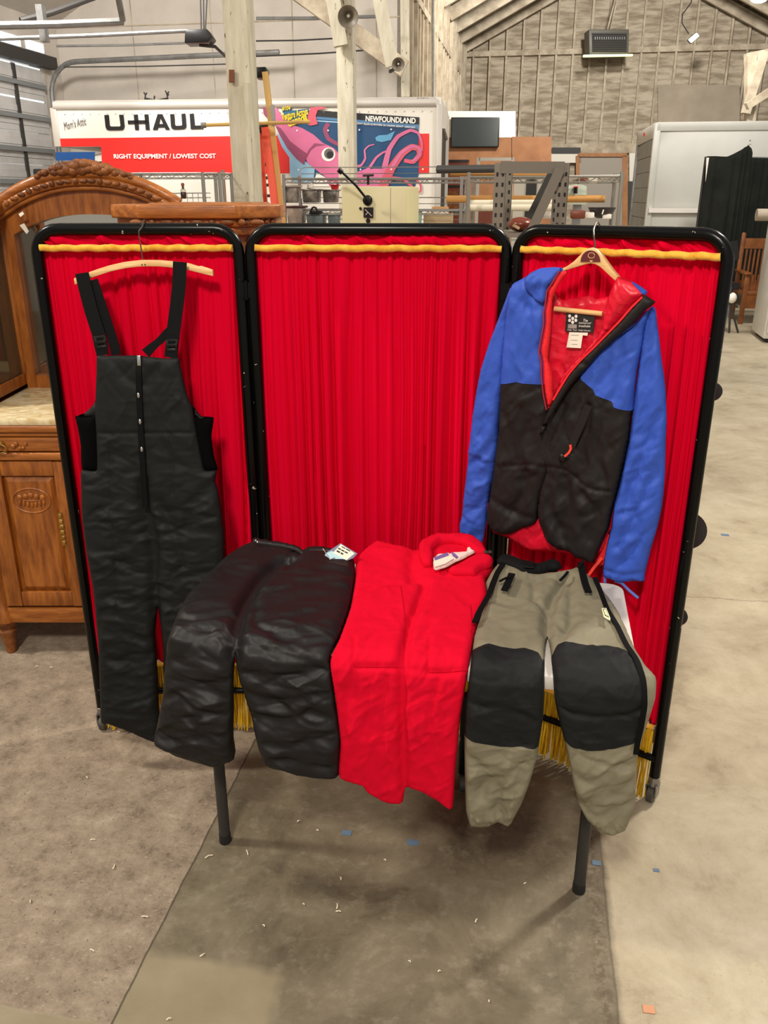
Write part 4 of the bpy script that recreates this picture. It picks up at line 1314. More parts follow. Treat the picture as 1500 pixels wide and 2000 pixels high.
for sx in (-1, 1):
    for off in (.365, .80):
        px_ = HC + sx * off
        mb = MB().lathe((px_, yb + .012, 0), [(.018, 0), (.022, .012), (.020, .02), (.030, .075), (.034, .10), (.026, .108), (.038, .122), (.040, .138)], seg=18)
        mb.build('leg', M['oak_dark'], hutch, smooth=True)
        cm = MB().lathe((px_, yb + .012, .14), [(.036, 0), (.036, .05), (.030, .06), (.027, .10), (.034, .30), (.030, .55), (.026, .60), (.034, .62), (.034, .67)], seg=18)
        cm.build('corner_column', M['oak'], hutch, smooth=True)
for sx in (-1, 1):
    x0, x1 = (HC - .338, HC - .004) if sx < 0 else (HC + .004, HC + .338)
    # drawer
    dr = MB().box(x0, x1, yb - .012, yb + .02, .846, .898).build('drawer', M['oak_h'], hutch, bevel=.006, seg=3)
    xm = (x0 + x1) / 2 - sx * 0
    if sx < 0:
        xm = -1.388
    MB().lathe((xm, yb - .013, .876), [(.011, 0), (.010, .006), (.005, .014), (.007, .018), (.003, .022)], seg=14, axis=(0, -1, 0)).build('pull_boss', M['brass'], dr, smooth=True)
    ring = [(xm + .021 * math.sin(a), yb - .030, .862 + .016 * math.cos(a)) for a in np.linspace(0, 2 * math.pi, 25)[:-1]]
    MB().tube(ring, .0032, seg=8, closed=True).build('ring_pull', M['brass'], dr, smooth=True)
    mb = MB()
    for q in (-1, 1):
        for k in range(5):
            mb.ball((xm + q * (.040 + .012 * k), yb - .014, .866 + .010 * math.sin(k * 1.9)), .010 - .001 * k, .006, .010 - .001 * k)
    mb.build('drawer_carving', M['oak_h'], dr, smooth=True)
    # door: frame, raised panel, carved oval
    d = MB()
    d.box(x0, x0 + .062, yb - .014, yb + .018, .216, .808).box(x1 - .075, x1, yb - .014, yb + .018, .216, .808)
    d.box(x0 + .062, x1 - .075, yb - .012, yb + .016, .216, .278).box(x0 + .062, x1 - .075, yb - .012, yb + .016, .752, .808)
    door = d.build('door', M['oak'], hutch, bevel=.004)
    p = MB()
    a0, a1, b0, b1 = x0 + .062, x1 - .075, .278, .752
    o = [(a0, yb + .006, b0), (a1, yb + .006, b0), (a1, yb + .006, b1), (a0, yb + .006, b1)]
    i_ = [(a0 + .022, yb - .008, b0 + .022), (a1 - .022, yb - .008, b0 + .022), (a1 - .022, yb - .008, b1 - .022), (a0 + .022, yb - .008, b1 - .022)]
    p.add(o + i_, [(0, 1, 5, 4), (1, 2, 6, 5), (2, 3, 7, 6), (3, 0, 4, 7), (4, 5, 6, 7)])
    p.build('door_panel', M['oak'], door)
    cxp, czp = (a0 + a1) / 2, .655
    c = MB()
    c.tube([(cxp + .070 * math.cos(t), yb - .008, czp + .048 * math.sin(t)) for t in np.linspace(0, 2 * math.pi, 33)[:-1]], .004, seg=6, closed=True)
    for q in range(5):
        c.ball((cxp - .042 + .021 * q, yb - .009, czp + .020 - .004 * abs(q - 2)), .011, .006, .011)
    for q in range(7):
        c.ball((cxp - .045 + .015 * q, yb - .009, czp - .008 - .010 * (3 - abs(q - 3)) / 3), .006, .005, .012)
    c.tube([(cxp - .05, yb - .009, czp + .004), (cxp, yb - .010, czp - .001), (cxp + .05, yb - .009, czp + .004)], .003, seg=6)
    c.build('carved_oval', M['oak'], door, smooth=True)
    if sx < 0:
        ke = MB().box(-1.222, -1.206, yb - .017, yb - .013, .475, .610)
        for q in range(6):
            ke.ball((-1.214, yb - .017, .485 + .022 * q), .011 - .003 * abs(q - 2.5) / 2.5, .003, .010)
        ke.build('keyhole_plate', M['brass'], door, smooth=True)
# upper part: two glazed towers and an arched mirror between them
for sx in (-1, 1):
    xi, xo = HC + sx * .35, HC + (.66 if sx > 0 else -.80)
    x0, x1 = min(xi, xo), max(xi, xo)
    mb = MB()
    mb.box(x0, x1, 3.47, 3.50, .968, 1.66)
    mb.box(x0, x0 + .035, 3.08, 3.47, .968, 1.66) if sx > 0 else mb.box(x1 - .012, x1, 3.08, 3.47, .968, 1.03)
    if sx < 0:
        mb.box(x0, x0 + .02, 3.08, 3.47, .968, 1.66)
        mb.box(x1 - .035, x1, 3.08, 3.12, .968, 1.66).box(x1 - .035, x1, 3.42, 3.47, .968, 1.66).box(x1 - .03, x1, 3.12, 3.42, 1.60, 1.66)
    else:
        mb.box(x1 - .02, x1, 3.08, 3.47, .968, 1.66)
    mb.box(x0, x1, 3.08, 3.47, .968, .99).box(x0, x1, 3.08, 3.47, 1.63, 1.66)
    tw = mb.build('tower_carcass', M['oak'], hutch, bevel=.004)
    if sx < 0:
        MB().box(x1 - .020, x1 - .014, 3.12, 3.42, 1.02, 1.60).build('side_glass', M['cab_glass'], tw)
    fr = MB()
    fr.box(x0, x0 + .05, 3.062, 3.082, .985, 1.64).box(x1 - .05, x1, 3.062, 3.082, .985, 1.64).box(x0 + .05, x1 - .05, 3.062, 3.082, .985, 1.035).box(x0 + .05, x1 - .05, 3.062, 3.082, 1.59, 1.64)
    td = fr.build('glazed_door', M['oak'], hutch, bevel=.004)
    MB().box(x0 + .05, x1 - .05, 3.070, 3.075, 1.035, 1.59).build('door_glass', M['cab_glass'], td)
    MB().box(x0 - .03, x1 + .03, 3.03, 3.50, 1.66, 1.695).build('tower_cornice', M['oak_h'], hutch, bevel=.012, seg=3)
# mirror surround with arch
xa0, xa1 = HC - .35, HC + .35


def arch(t, rad_add=0.0, base=1.672, rise=.108, half=.35):
    x = HC + half * (2 * t - 1)
    s = 2 * t - 1
    return x, base + rise * (1 - abs(s) ** 2.2) + rad_add


pts_o = [arch(t, -.002) for t in np.linspace(0, 1, 41)]
pts_i = [(HC + .312 * (2 * t - 1), 1.575 + .075 * (1 - abs(2 * t - 1) ** 2.4)) for t in np.linspace(0, 1, 41)]
mb = MB()
for i in range(40):
    q = [(pts_i[i][0], 3.42, pts_i[i][1]), (pts_i[i + 1][0], 3.42, pts_i[i + 1][1]), (pts_o[i + 1][0], 3.42, pts_o[i + 1][1]), (pts_o[i][0], 3.42, pts_o[i][1])]
    mb.prism(q, (0, .05, 0))
mb.box(xa0, HC - .312, 3.4215, 3.4695, .968, 1.67).box(HC + .312, xa1, 3.4215, 3.4695, .968, 1.67).box(HC - .312, HC + .312, 3.42, 3.47, .968, 1.02)
mb.box(xa0, xa1, 3.47, 3.50, .968, 1.68)
mb.build('mirror_surround', M['oak'], hutch)
mp = [(HC - .312, 3.455, 1.02), (HC + .312, 3.455, 1.02)] + [(x, 3.455, z) for x, z in reversed(pts_i)]
mirror = MB().prism(mp, (0, .006, 0)).build('mirror', M['mirror'], hutch)
for kk_, (r0, dz, dy) in enumerate(((.020, .020, 3.40), (.016, -.010, 3.395), (.010, -.032, 3.405))):
    path = [(x, dy, z + dz) for x, z in pts_o]
    MB().tube(path, r0, seg=10).build('arch_moulding', M['oak_h'], hutch, smooth=True)
mb = MB()
for k in range(23):
    t = (k + .5) / 23
    x, z = arch(t, -.010)
    if k % 3 == 1:
        mb.ball((x, 3.378, z), .012, .008, .012)
    else:
        mb.ball((x, 3.380, z), .017, .008, .009)
mb.build('bead_carving', M['oak_dark'], hutch, smooth=True)
mb = MB()
rr = random.Random(5)
for k in range(46):
    s = (k / 45 * 2 - 1)
    x, z = arch(.5 + s * .27, .030)
    big = (1 - abs(s)) ** .8
    for q in range(1 + int(2 * big)):
        r_ = .010 + .016 * big * rr.uniform(.7, 1.1)
        mb.ball((x + rr.uniform(-.008, .008), 3.395 + rr.uniform(-.015, .01), z + q * .016 * big + rr.uniform(-.004, .004)), r_ * 1.15, r_ * .9, r_ * .85, seg=10, rings=6)
mb.build('fruit_crest', M['oak_dark'], hutch, smooth=True)
tp_ = tag(MB().prism([onplane(x, y, (0, 3.368, 0), Vector((0, -1, 0))) for x, y in ((36, 418), (44, 413), (47, 418), (40, 424))], (0, .002, 0)).build('paper_tag', M['paper']), 'small white paper tag stuck on the mirror arch of the oak hutch', 'tag')
tp_ = tag(MB().prism([onplane(x, y, (0, 3.412, 0), Vector((0, -1, 0))) for x, y in ((38, 440), (47, 436), (56, 452), (52, 457))], (0, .004, 0)).build('paper_slip', M['paper']), 'white paper slip tucked in the mirror frame beside the screen corner', 'paper')

# second cabinet of the same set behind the hinge
wx0, wx1, wy0, wy1 = -.86, -.36, 2.86, 3.02
ward = thing('oak_cabinet', (-.57, 2.76, 0), 'tall golden oak cabinet with chamfered corners and carved cornice behind the screen hinge', 'cabinet')


def octa(x0, x1, y0, y1, c, z0, z1, mb):
    pts = [(x0 + c, y0), (x1 - c, y0), (x1, y0 + c), (x1, y1), (x0, y1), (x0, y0 + c)]
    return mb.prism([(x, y, z0) for x, y in pts], (0, 0, z1 - z0))


octa(-.80, -.363, 2.65, 2.86, .095, .10, 1.612, MB()).build('body', M['oak'], ward, bevel=.006)
for nm_, x0_, x1_, y0_, c_, z0_, z1_ in (('lower_moulding', -.818, -.342, 2.625, .107, 1.606, 1.633), ('frieze', -.828, -.333, 2.615, .111, 1.630, 1.658), ('cornice', -.842, -.319, 2.600, .116, 1.654, 1.694)):
    octa(x0_, x1_, y0_, 2.868 + (z0_ - 1.6) * .05, c_, z0_, z1_, MB()).build(nm_, M['oak_h'], ward, bevel=.006, seg=3)
mb = MB()
for k in range(9):
    x, y = -.735 + k * .0445, 2.613
    if k % 2:
        mb.ball((x, y, 1.644), .011, .008, .010)
    else:
        mb.ball((x, y, 1.644), .022, .008, .009)
for k in range(6):
    t = (k + .5) / 6
    mb.ball((-.441 + .106 * t, 2.617 + .106 * t, 1.644), .010, .009, .010 if k % 2 else .008)
mb.build('egg_carving', M['oak_dark'], ward, smooth=True)
octa(-.81, -.353, 2.64, 2.865, .10, 0, .12, MB()).build('plinth', M['oak_h'], ward, bevel=.006)
cf = lambda t, z: (-.458 + .095 * t + .002, 2.65 + .095 * t - .002, z)
MB().tube([cf(.22, 1.46), cf(.22, 1.545), cf(.30, 1.575), cf(.42, 1.593), cf(.50, 1.600), cf(.58, 1.593), cf(.70, 1.575), cf(.78, 1.545), cf(.78, 1.46)], .006, seg=6).build('gothic_bead', M['oak_dark'], ward, smooth=True)

# ================================================================== building shell
M['white_wall'] = mat('white_painted_ply', rgb(206, 198, 188), rough=0.8, spec=0.2, var=0.6, vscale=1.6, col2=rgb(188, 180, 170), bump=0.08, bscale=20)
M['stud_wall'] = mat('whitewashed_boards', rgb(186, 174, 154), rough=0.85, spec=0.15, var=1.0, vscale=3.0, col2=rgb(142, 129, 110), stretch=(.7, .7, 3.6), bump=0.1, bscale=20, detail=6)
M['stud'] = mat('whitewashed_timber', rgb(196, 184, 162), rough=0.8, spec=0.15, var=.8, vscale=4, col2=rgb(160, 146, 126))
M['side_boards'] = mat('side_boards', rgb(184, 169, 148), rough=0.8, spec=0.15, var=.6, vscale=3, col2=rgb(156, 142, 122), stretch=(3, 3, .35))
M['post'] = mat('painted_post', rgb(214, 207, 188), rough=0.75, spec=0.2, var=.6, vscale=5, col2=rgb(190, 182, 160), stretch=(4, 4, .7), bump=0.25, bscale=24)
add_flecks(M['post'], rgb(112, 96, 74), scale=18, lo=0.70, stretch=(2, 2, .6))
M['roof'] = mat('dark_roof_boards', rgb(96, 84, 68), rough=0.9, spec=0.1, var=.8, vscale=3, col2=rgb(58, 50, 40), stretch=(3, .5, 3))
M['galv'] = mat('galvanised', rgb(150, 150, 148), rough=0.45, metal=0.5, var=.5, vscale=10, col2=rgb(120, 120, 120))
M['door_panel'] = mat('corrugated_door', rgb(212, 210, 209), rough=0.5, metal=0.15, var=.5, vscale=4, col2=rgb(192, 190, 188))
M['door_strut'] = mat('door_strut', rgb(136, 140, 142), rough=0.5, metal=0.2)
M['dark_gap'] = mat('dark_steel', rgb(50, 48, 46), rough=0.6)
M['daylight'] = mat('daylight_glow', rgb(225, 235, 250), rough=0.6, emit=(.85, .93, 1, 1), estr=1.0)

# concrete floor: one slab, three pours and the newer left pour, by position
fm = bpy.data.materials.new('concrete_floor')
fm.use_nodes = True
nt = fm.node_tree
N, L = nt.nodes, nt.links
bs = N['Principled BSDF']
geo = N.new('ShaderNodeNewGeometry')
mp = N.new('ShaderNodeMapping')
mp.vector_type = 'POINT'
mp.inputs['Rotation'].default_value = (0, 0, YAW)      # to the building's own axes: x across, y deep
L.new(geo.outputs['Position'], mp.inputs['Vector'])
sx = N.new('ShaderNodeSeparateXYZ')
L.new(mp.outputs['Vector'], sx.inputs[0])


def nz(scale, detail=5, rough=.6, dist=0.0, st=(1, 1, 1)):
    n = N.new('ShaderNodeTexNoise')
    n.inputs['Scale'].default_value = scale
    n.inputs['Detail'].default_value = detail
    n.inputs['Roughness'].default_value = rough
    n.inputs['Distortion'].default_value = dist
    m2 = N.new('ShaderNodeMapping')
    m2.inputs['Scale'].default_value = st
    L.new(mp.outputs['Vector'], m2.inputs['Vector'])
    L.new(m2.outputs['Vector'], n.inputs['Vector'])
    return n.outputs['Fac']


def ramp(sock, stops):
    r = N.new('ShaderNodeValToRGB')
    el = r.color_ramp.elements
    while len(el) < len(stops):
        el.new(0.5)
    for e, (p, c) in zip(el, stops):
        e.position = p
        e.color = c
    L.new(sock, r.inputs['Fac'])
    return r.outputs['Color']


def mth(op, a, b=None, c=None, clamp=False):
    m = N.new('ShaderNodeMath')
    m.operation = op
    m.use_clamp = clamp
    for i, s in enumerate((a, b, c)):
        if s is None:
            continue
        if isinstance(s, (int, float)):
            m.inputs[i].default_value = s
        else:
            L.new(s, m.inputs[i])
    return m.outputs[0]


def mix(f, a, b, mode='MIX'):
    m = N.new('ShaderNodeMix')
    m.data_type = 'RGBA'
    m.blend_type = mode
    for k, s in (('Factor', f), ('A', a), ('B', b)):
        if isinstance(s, (int, float)):
            m.inputs[k].default_value = s
        elif isinstance(s, tuple):
            m.inputs[k].default_value = s
        else:
            L.new(s, m.inputs[k])
    return m.outputs['Result']


SA, SBX = sx.outputs['X'], sx.outputs['Y']
wob = mth('MULTIPLY', mth('SUBTRACT', nz(9, 3), .5), .012)
wob2 = mth('MULTIPLY', mth('SUBTRACT', nz(14, 4, .7), .5), .03)
A1 = mth('ADD', SA, wob)
A2 = mth('ADD', SA, wob2)
# pours
mid = ramp(nz(2.8, 9, .72, .4), [(.32, rgb(78, 70, 57)), (.46, rgb(108, 99, 82)), (.58, rgb(124, 115, 97)), (.72, rgb(158, 148, 129))])
mid = mix(mth('MULTIPLY', ramp(nz(22, 6, .7), [(.52, (0, 0, 0, 1)), (.72, (1, 1, 1, 1))]), .35), mid, rgb(165, 156, 138))
right = ramp(nz(2.6, 10, .74, .3), [(.30, rgb(132, 120, 98)), (.43, rgb(164, 152, 129)), (.57, rgb(178, 167, 145)), (.74, rgb(196, 187, 168))])
right = mix(mth('MULTIPLY', ramp(nz(90, 3, .6), [(.66, (0, 0, 0, 1)), (.74, (1, 1, 1, 1))]), .45), right, rgb(104, 90, 68))
right = mix(mth('MULTIPLY', ramp(nz(16, 6, .7), [(.55, (0, 0, 0, 1)), (.70, (1, 1, 1, 1))]), .35), right, rgb(150, 135, 106))
left = ramp(nz(11, 9, .78), [(.32, rgb(100, 88, 75)), (.45, rgb(136, 122, 106)), (.57, rgb(154, 140, 122)), (.72, rgb(180, 166, 148))])
left = mix(mth('MULTIPLY', ramp(nz(55, 4, .65, .2, (1, 3.2, 1)), [(.60, (0, 0, 0, 1)), (.68, (1, 1, 1, 1))]), .75), left, rgb(182, 168, 150))
left = mix(mth('MULTIPLY', ramp(nz(60, 4, .65, .2, (3.0, 1, 1)), [(.61, (0, 0, 0, 1)), (.69, (1, 1, 1, 1))]), .6), left, rgb(176, 160, 142))
left = mix(mth('MULTIPLY', ramp(nz(75, 4, .65, .1, (1.3, 1, 1)), [(.60, (0, 0, 0, 1)), (.68, (1, 1, 1, 1))]), .7), left, rgb(74, 64, 54))
pale = ramp(nz(6, 5), [(.3, rgb(134, 124, 101)), (.7, rgb(150, 139, 116))])


def step(x, edge, w=.004):
    return mth('DIVIDE', mth('SUBTRACT', x, edge), w, clamp=True)


mR = step(A2, .295, .02)
mL = mth('MULTIPLY', mth('SUBTRACT', 1.0, step(A1, -.817, .004)), step(mth('ADD', SBX, mth('MULTIPLY', wob, 2.0)), 1.193, .006))
col = mix(mR, mid, right)
# newer patch in the near left corner of the middle pour
wb3 = mth('MULTIPLY', mth('SUBTRACT', nz(5, 3), .5), .10)
pm = mth('MULTIPLY', mth('SUBTRACT', 1.0, step(mth('ADD', SA, wb3), -.48, .03)), mth('SUBTRACT', 1.0, step(mth('ADD', SBX, wb3), 1.375, .03)))
front = mth('SUBTRACT', 1.0, step(SBX, 1.193, .01))
pm = mth('MAXIMUM', pm, mth('MULTIPLY', front, mth('SUBTRACT', 1.0, step(SA, -.8, .01))))
col = mix(pm, col, pale)
col = mix(mL, col, left)
# seams and the far crack
sl = mth('SUBTRACT', 1.0, mth('DIVIDE', mth('ABSOLUTE', mth('ADD', A1, .815)), .004, clamp=True))
col = mix(mth('MULTIPLY', sl, .85), col, rgb(44, 38, 32))
sr = mth('SUBTRACT', 1.0, mth('DIVIDE', mth('ABSOLUTE', mth('SUBTRACT', mth('ADD', SA, wob), .297)), .0045, clamp=True))
col = mix(mth('MULTIPLY', sr, .6), col, rgb(70, 60, 46))
br = mth('SUBTRACT', 1.0, mth('DIVIDE', mth('ABSOLUTE', mth('SUBTRACT', A2, .27)), .03, clamp=True))
col = mix(mth('MULTIPLY', mth('MULTIPLY', mth('POWER', br, .6), ramp(nz(45, 5, .75), [(.45, (0, 0, 0, 1)), (.56, (1, 1, 1, 1))])), .8), col, rgb(84, 70, 52))
ck = mth('SUBTRACT', 1.0, mth('DIVIDE', mth('ABSOLUTE', mth('SUBTRACT', mth('ADD', SBX, mth('MULTIPLY', mth('SUBTRACT', nz(7, 6, .7), .5), .08)), 3.6)), .008, clamp=True))
ck = mth('MULTIPLY', ck, step(SA, .295, .01))
col = mix(mth('MULTIPLY', ck, .55), col, rgb(96, 82, 60))
# white scrape marks and stains
wh = ramp(nz(3.2, 3, .5, 0, (1, 1, 1)), [(.62, (0, 0, 0, 1)), (.72, (1, 1, 1, 1))])
wh2 = ramp(nz(38, 6, .8), [(.54, (0, 0, 0, 1)), (.66, (1, 1, 1, 1))])
col = mix(mth('MULTIPLY', mth('MULTIPLY', wh, wh2), .5), col, rgb(196, 184, 164))
L.new(col, bs.inputs['Base Color'])
rr_ = ramp(nz(4, 5), [(.3, (.38, .38, .38, 1)), (.7, (.62, .62, .62, 1))])
L.new(mix(mL, rr_, (.85, .85, .85, 1)), bs.inputs['Roughness'])
bs.inputs['Specular IOR Level'].default_value = .35
bp_ = N.new('ShaderNodeBump')
bp_.inputs['Strength'].default_value = .35
bp_.inputs['Distance'].default_value = .004
L.new(mth('ADD', mth('MULTIPLY', nz(70, 6, .75), mth('ADD', mth('MULTIPLY', mL, 1.2), .35)), mth('MULTIPLY', sl, -2.0)), bp_.inputs['Height'])
L.new(bp_.outputs['Normal'], bs.inputs['Normal'])
fl_ = MB().abox(-7.3, 10.0, -6, 24.2, -.1, 0).build('floor', fm)
struct(fl_)

# walls
AL, ASD, BB, BF = -7.2, -1.9, 13.2, 23.8
struct(MB().abox(AL - .2, AL, -6, 11.0, 0, 7).build('wall_left', M['white_wall']))
struct(MB().abox(AL - .2, AL, 12.66, BB, 0, 7).build('wall_left', M['white_wall']))
struct(MB().abox(AL - .2, AL, 11.0, 12.66, 3.55, 7).build('wall_left', M['white_wall']))
wb_ = MB().abox(AL - .2, ASD, BB, BB + .2, 0, 7).build('wall_back', M['white_wall'])
struct(wb_)
mb = MB()
for k in range(1, 5):
    mb.abox(AL + 1.22 * k - .006, AL + 1.22 * k + .006, BB - .008, BB, 0, 7)
mb.abox(AL, ASD, BB - .012, BB, 2.45, 2.465).abox(AL, ASD, BB - .012, BB, 4.05, 4.065)
struct(mb.build('trim_1', M['stud'], wb_))
ws = MB().abox(ASD - .12, ASD, BB, BF, 0, 9).build('wall_side', M['side_boards'])
struct(ws)
mb = MB()
rr = random.Random(4)
b = BB + .05
while b < BF:
    mb.abox(ASD, ASD + rr.uniform(.03, .09), b, b + .09, 0, 9)
    b += .42
for z in (2.9, 4.4, 6.2):
    mb.abox(ASD, ASD + .05, BB, BF, z, z + .1)
struct(mb.build('trim_2', M['stud'], ws))
wf = MB().abox(ASD, 10, BF, BF + .2, 0, 12).build('wall_far', M['stud_wall'])
struct(wf)
mb = MB()
a = ASD + .2
while a < 9.9:
    mb.abox(a, a + .05, BF - .10, BF, 2.95, 10)
    a += .41
mb.abox(ASD, 10, BF - .13, BF, 4.98, 5.10).abox(ASD, 10, BF - .13, BF, 2.72, 2.95)
struct(mb.build('trim_3', M['stud'], wf))
M['ply_grey'] = mat('grey_ply', rgb(172, 158, 140), rough=.8, var=.5, vscale=2, col2=rgb(152, 140, 122))
M['ply_brown'] = mat('brown_hardboard', rgb(150, 102, 64), rough=.6, var=.6, vscale=3, col2=rgb(130, 84, 48))
M['white_board'] = mat('white_board', rgb(226, 220, 206), rough=.6)


def far_rect(x0, y0, x1, y1, b=BF - .14, t=.03, mb=None):
    """board on the far wall from its two corners in the photograph, real thickness t."""
    p0 = R(0, b)
    q = [onplane(x, y, p0, ED) for x, y in ((x0, y1), (x1, y1), (x1, y0), (x0, y0))]
    return (mb or MB()).prism(q, ED * t)


struct(far_rect(1285, 166, 1445, 300).build('trim_4', M['ply_grey'], wf))
PB = 19.0
wp = struct(far_rect(874, 268, 1000, 700, PB, .06).build('wall_partition', M['ply_brown']))
struct(far_rect(874, 217, 1007, 268.6, PB, .06).build('trim_5', M['white_board'], wp))
struct(far_rect(1000.5, 267, 1077, 700, PB - .03, .05).build('trim_7', M['ply_brown'], wp))
struct(far_rect(1075, 300, 1135, 318, BF - .18).build('trim_8', M['white_board'], wf))
M['grey_board'] = mat('grey_fibreboard', rgb(160, 152, 140), rough=.8)
M['fir'] = mat('fir_trim', rgb(176, 120, 70), rough=.6, var=.6, vscale=4, col2=rgb(150, 98, 54))
struct(far_rect(1130, 300, 1216, 440, BF - .18).build('trim_9', M['grey_board'], wf))
mb = MB()
far_rect(1129, 299, 1225, 306, BF - .24, .06, mb)
far_rect(1216, 304, 1226, 445, BF - .24, .06, mb)
far_rect(1125, 304, 1132, 345, BF - .24, .06, mb)
struct(mb.build('trim_10', M['fir'], wf))
struct(far_rect(1229, 299, 1262, 445, BF - .2).build('trim_11', M['white_board'], wf))
struct(far_rect(1225, 354, 1248, 445, BF - .23).build('trim_12', M['dark_gap'], wf))
struct(far_rect(1078, 288, 1134, 300, BF - .2).build('window_1', M['dark_gap'], wf))

# roof over the deep bay with its rafters, and the sloping white ceiling of the left bay
RC = 1.95
def roof_z(a):
    return 5.2 + (min(a - ASD, 2 * RC - (a - ASD) + 3.85) if False else 0)
RIDGE_A, EAVE_Z, SL = 1.9, 5.15, .50
rz = lambda a: EAVE_Z + SL * ((RIDGE_A - ASD) - abs(a - RIDGE_A))
for k, (a0, a1) in enumerate(((ASD - .1, RIDGE_A), (RIDGE_A, 9.9))):
    mb = MB()
    q = []
    for a_, b_ in ((a0, 9.0), (a1, 9.0), (a1, BF + .1), (a0, BF + .1)):
        q.append(R(a_, b_, rz(a_) + .14))
    mb.prism(q, (0, 0, .06))
    struct(mb.build('ceiling', M['roof']))
for b_ in np.arange(BF - .35, 13.5, -1.35):
    mb = MB()
    mb.beam(R(ASD, b_, rz(ASD)), R(RIDGE_A, b_, rz(RIDGE_A)), .10, .24)
    mb.beam(R(RIDGE_A, b_, rz(RIDGE_A)), R(5.75, b_, rz(5.75)), .10, .24)
    struct(mb.build('rafter', M['stud']))
mb = MB()
q = [R(AL - .1, 5.5, 4.05), R(ASD, 5.5, 6.9), R(ASD, BB + .1, 6.9), R(AL - .1, BB + .1, 4.05)]
mb.prism(q, (0, 0, .06))
struct(mb.build('ceiling', M['white_wall']))
# timber posts and braces
def post(px0, px1, py, D, z1, name='pillar', bands=True):
    p0, p1 = at(px0, py, D), at(px1, py, D)
    w = (p1 - p0).length
    c = (p0 + p1) / 2
    return c, w


c, w = post(447, 494, 250, 6.5, 5)
mb = MB().rbox((c.x, c.y, 0), EL, ED, -w / 2, w / 2, 0, w, 0, 5.2)
pil = struct(mb.build('pillar', M['post'], bevel=.006))
MB().rbox((c.x, c.y, 0), EL, ED, -w / 2 - .03, w / 2 - w * .28, -.035, 0, 1.2, 4.8)
mb = MB().rbox((c.x, c.y, 0), EL, ED, w * .30, w * .30 + .03, -.045, .02, 1.0, 2.45)
struct(mb.build('trim_13', M['post'], pil))
M['rust'] = mat('rusty_bracket', rgb(112, 66, 44), rough=.8)
o = MB().prism([at(447, 136, 6.46), at(457, 136, 6.46), at(457, 161, 6.46), at(447, 161, 6.46)], (0, .02, 0)).build('rust_plate', M['rust'], pil)
struct(o)
c, w = post(659, 691, 250, 9.6, 5)
mb = MB().rbox((c.x, c.y, 0), EL, ED, -w / 2, w / 2, 0, w, 0, 5.6)
pil2 = struct(mb.build('pillar', M['post'], bevel=.006))
struct(MB().beam(at(646, -30, 9.5), at(666, 90, 9.5), .10, .14, up=(1, 0, 0)).build('brace', M['post']))
struct(MB().beam(at(575, -20, 11.8), at(790, 135, 11.8), .12, .20).build('brace', M['stud']))
struct(MB().beam(at(735, -30, 10.8), at(766, 130, 10.8), .10, .15, up=(1, 0, 0)).build('brace', M['post']))
struct(MB().beam(at(790, -20, BB + .05 - .3), at(792, 190, BB - .3), .09, .12, up=(1, 0, 0)).build('pillar', M['post']))
struct(MB().beam(at(845, -20, 14.0), at(845, 240, 14.0), .03, .03, up=(1, 0, 0)).build('conduit', M['galv']))
# right-hand truss post with braces
struct(MB().beam(at(1466, 110, 17), at(1462, 330, 17), .16, .16, up=(1, 0, 0)).build('pillar', M['stud']))
struct(MB().beam(at(1493, 100, 16.9), at(1456, 222, 16.9), .12, .14, up=(1, 0, 0)).build('brace', M['stud']))
struct(MB().beam(at(1458, 208, 16.6), at(1520, 168, 16.6), .12, .12, up=(1, 0, 0)).build('brace', M['stud']))
struct(MB().beam(at(1456, 118, 17.2), at(1560, 96, 17.2), .16, .22).build('beam', M['stud']))
# sectional door in the left wall
pd = MB()
dz = [0.0] + [3.42 - .43 * k for k in range(7, -1, -1)]
door = MB()
for z0, z1 in zip(dz[:-1], dz[1:]):
    n = 5
    for k in range(n):
        za, zb = z0 + .008 + (z1 - z0 - .012) * k / n, z0 + .008 + (z1 - z0 - .012) * (k + 1) / n
        door.abox(AL - .02 + (.008 if k % 2 else 0), AL + .02 + (.008 if k % 2 else 0), 9.0, 12.60, za, zb - .002)
dr_ = struct(door.build('door_1', M['door_panel']))
mb = MB()
for z1 in dz[1:]:
    mb.abox(AL + .02, AL + .07, 9.0, 12.60, z1 - .26, z1 - .20)
struct(mb.build('door_strut', M['door_strut'], dr_))
mb = MB()
for b_ in (11.85, 10.9, 9.9):
    mb.abox(AL + .02, AL + .05, b_ - .03, b_ + .03, 0, 3.42)
struct(mb.build('door_stile', M['dark_gap'], dr_))
# glowing strips stand in for daylight through the gaps between the two top sections
mb = MB()
for z1 in (3.42, 3.42 - .43):
    mb.abox(AL - .015, AL + .026, 9.0, 11.80, z1 - .006, z1 + .012).abox(AL - .015, AL + .026, 11.90, 12.55, z1 - .006, z1 + .012)
struct(mb.build('gap_glow', M['daylight'], dr_))
struct(MB().abox(AL - .02, AL + .12, 9.0, 12.9, 3.46, 3.62).build('door_header', M['dark_gap'], dr_))
mb = MB()
for b_ in (11.0, 11.7, 12.3):
    mb.abox(AL, AL + .02, b_, b_ + .45, 3.66, 3.78)
struct(mb.build('window_3', M['daylight'], dr_))
mb = MB()
pth = [R(AL + .10, 12.66, .2), R(AL + .10, 12.66, 3.08)]
for k in range(1, 8):
    a_ = k / 8 * math.pi / 2
    pth.append(R(AL + .10 + .45 - .45 * math.cos(a_), 12.66, 3.08 + .45 * math.sin(a_)))
pth += [R(AL + .55, 12.66, 3.53), R(AL + 3.6, 12.66, 3.58)]
mb.tube(pth, .035, seg=8)
struct(mb.build('door_track', M['galv'], dr_, smooth=True))
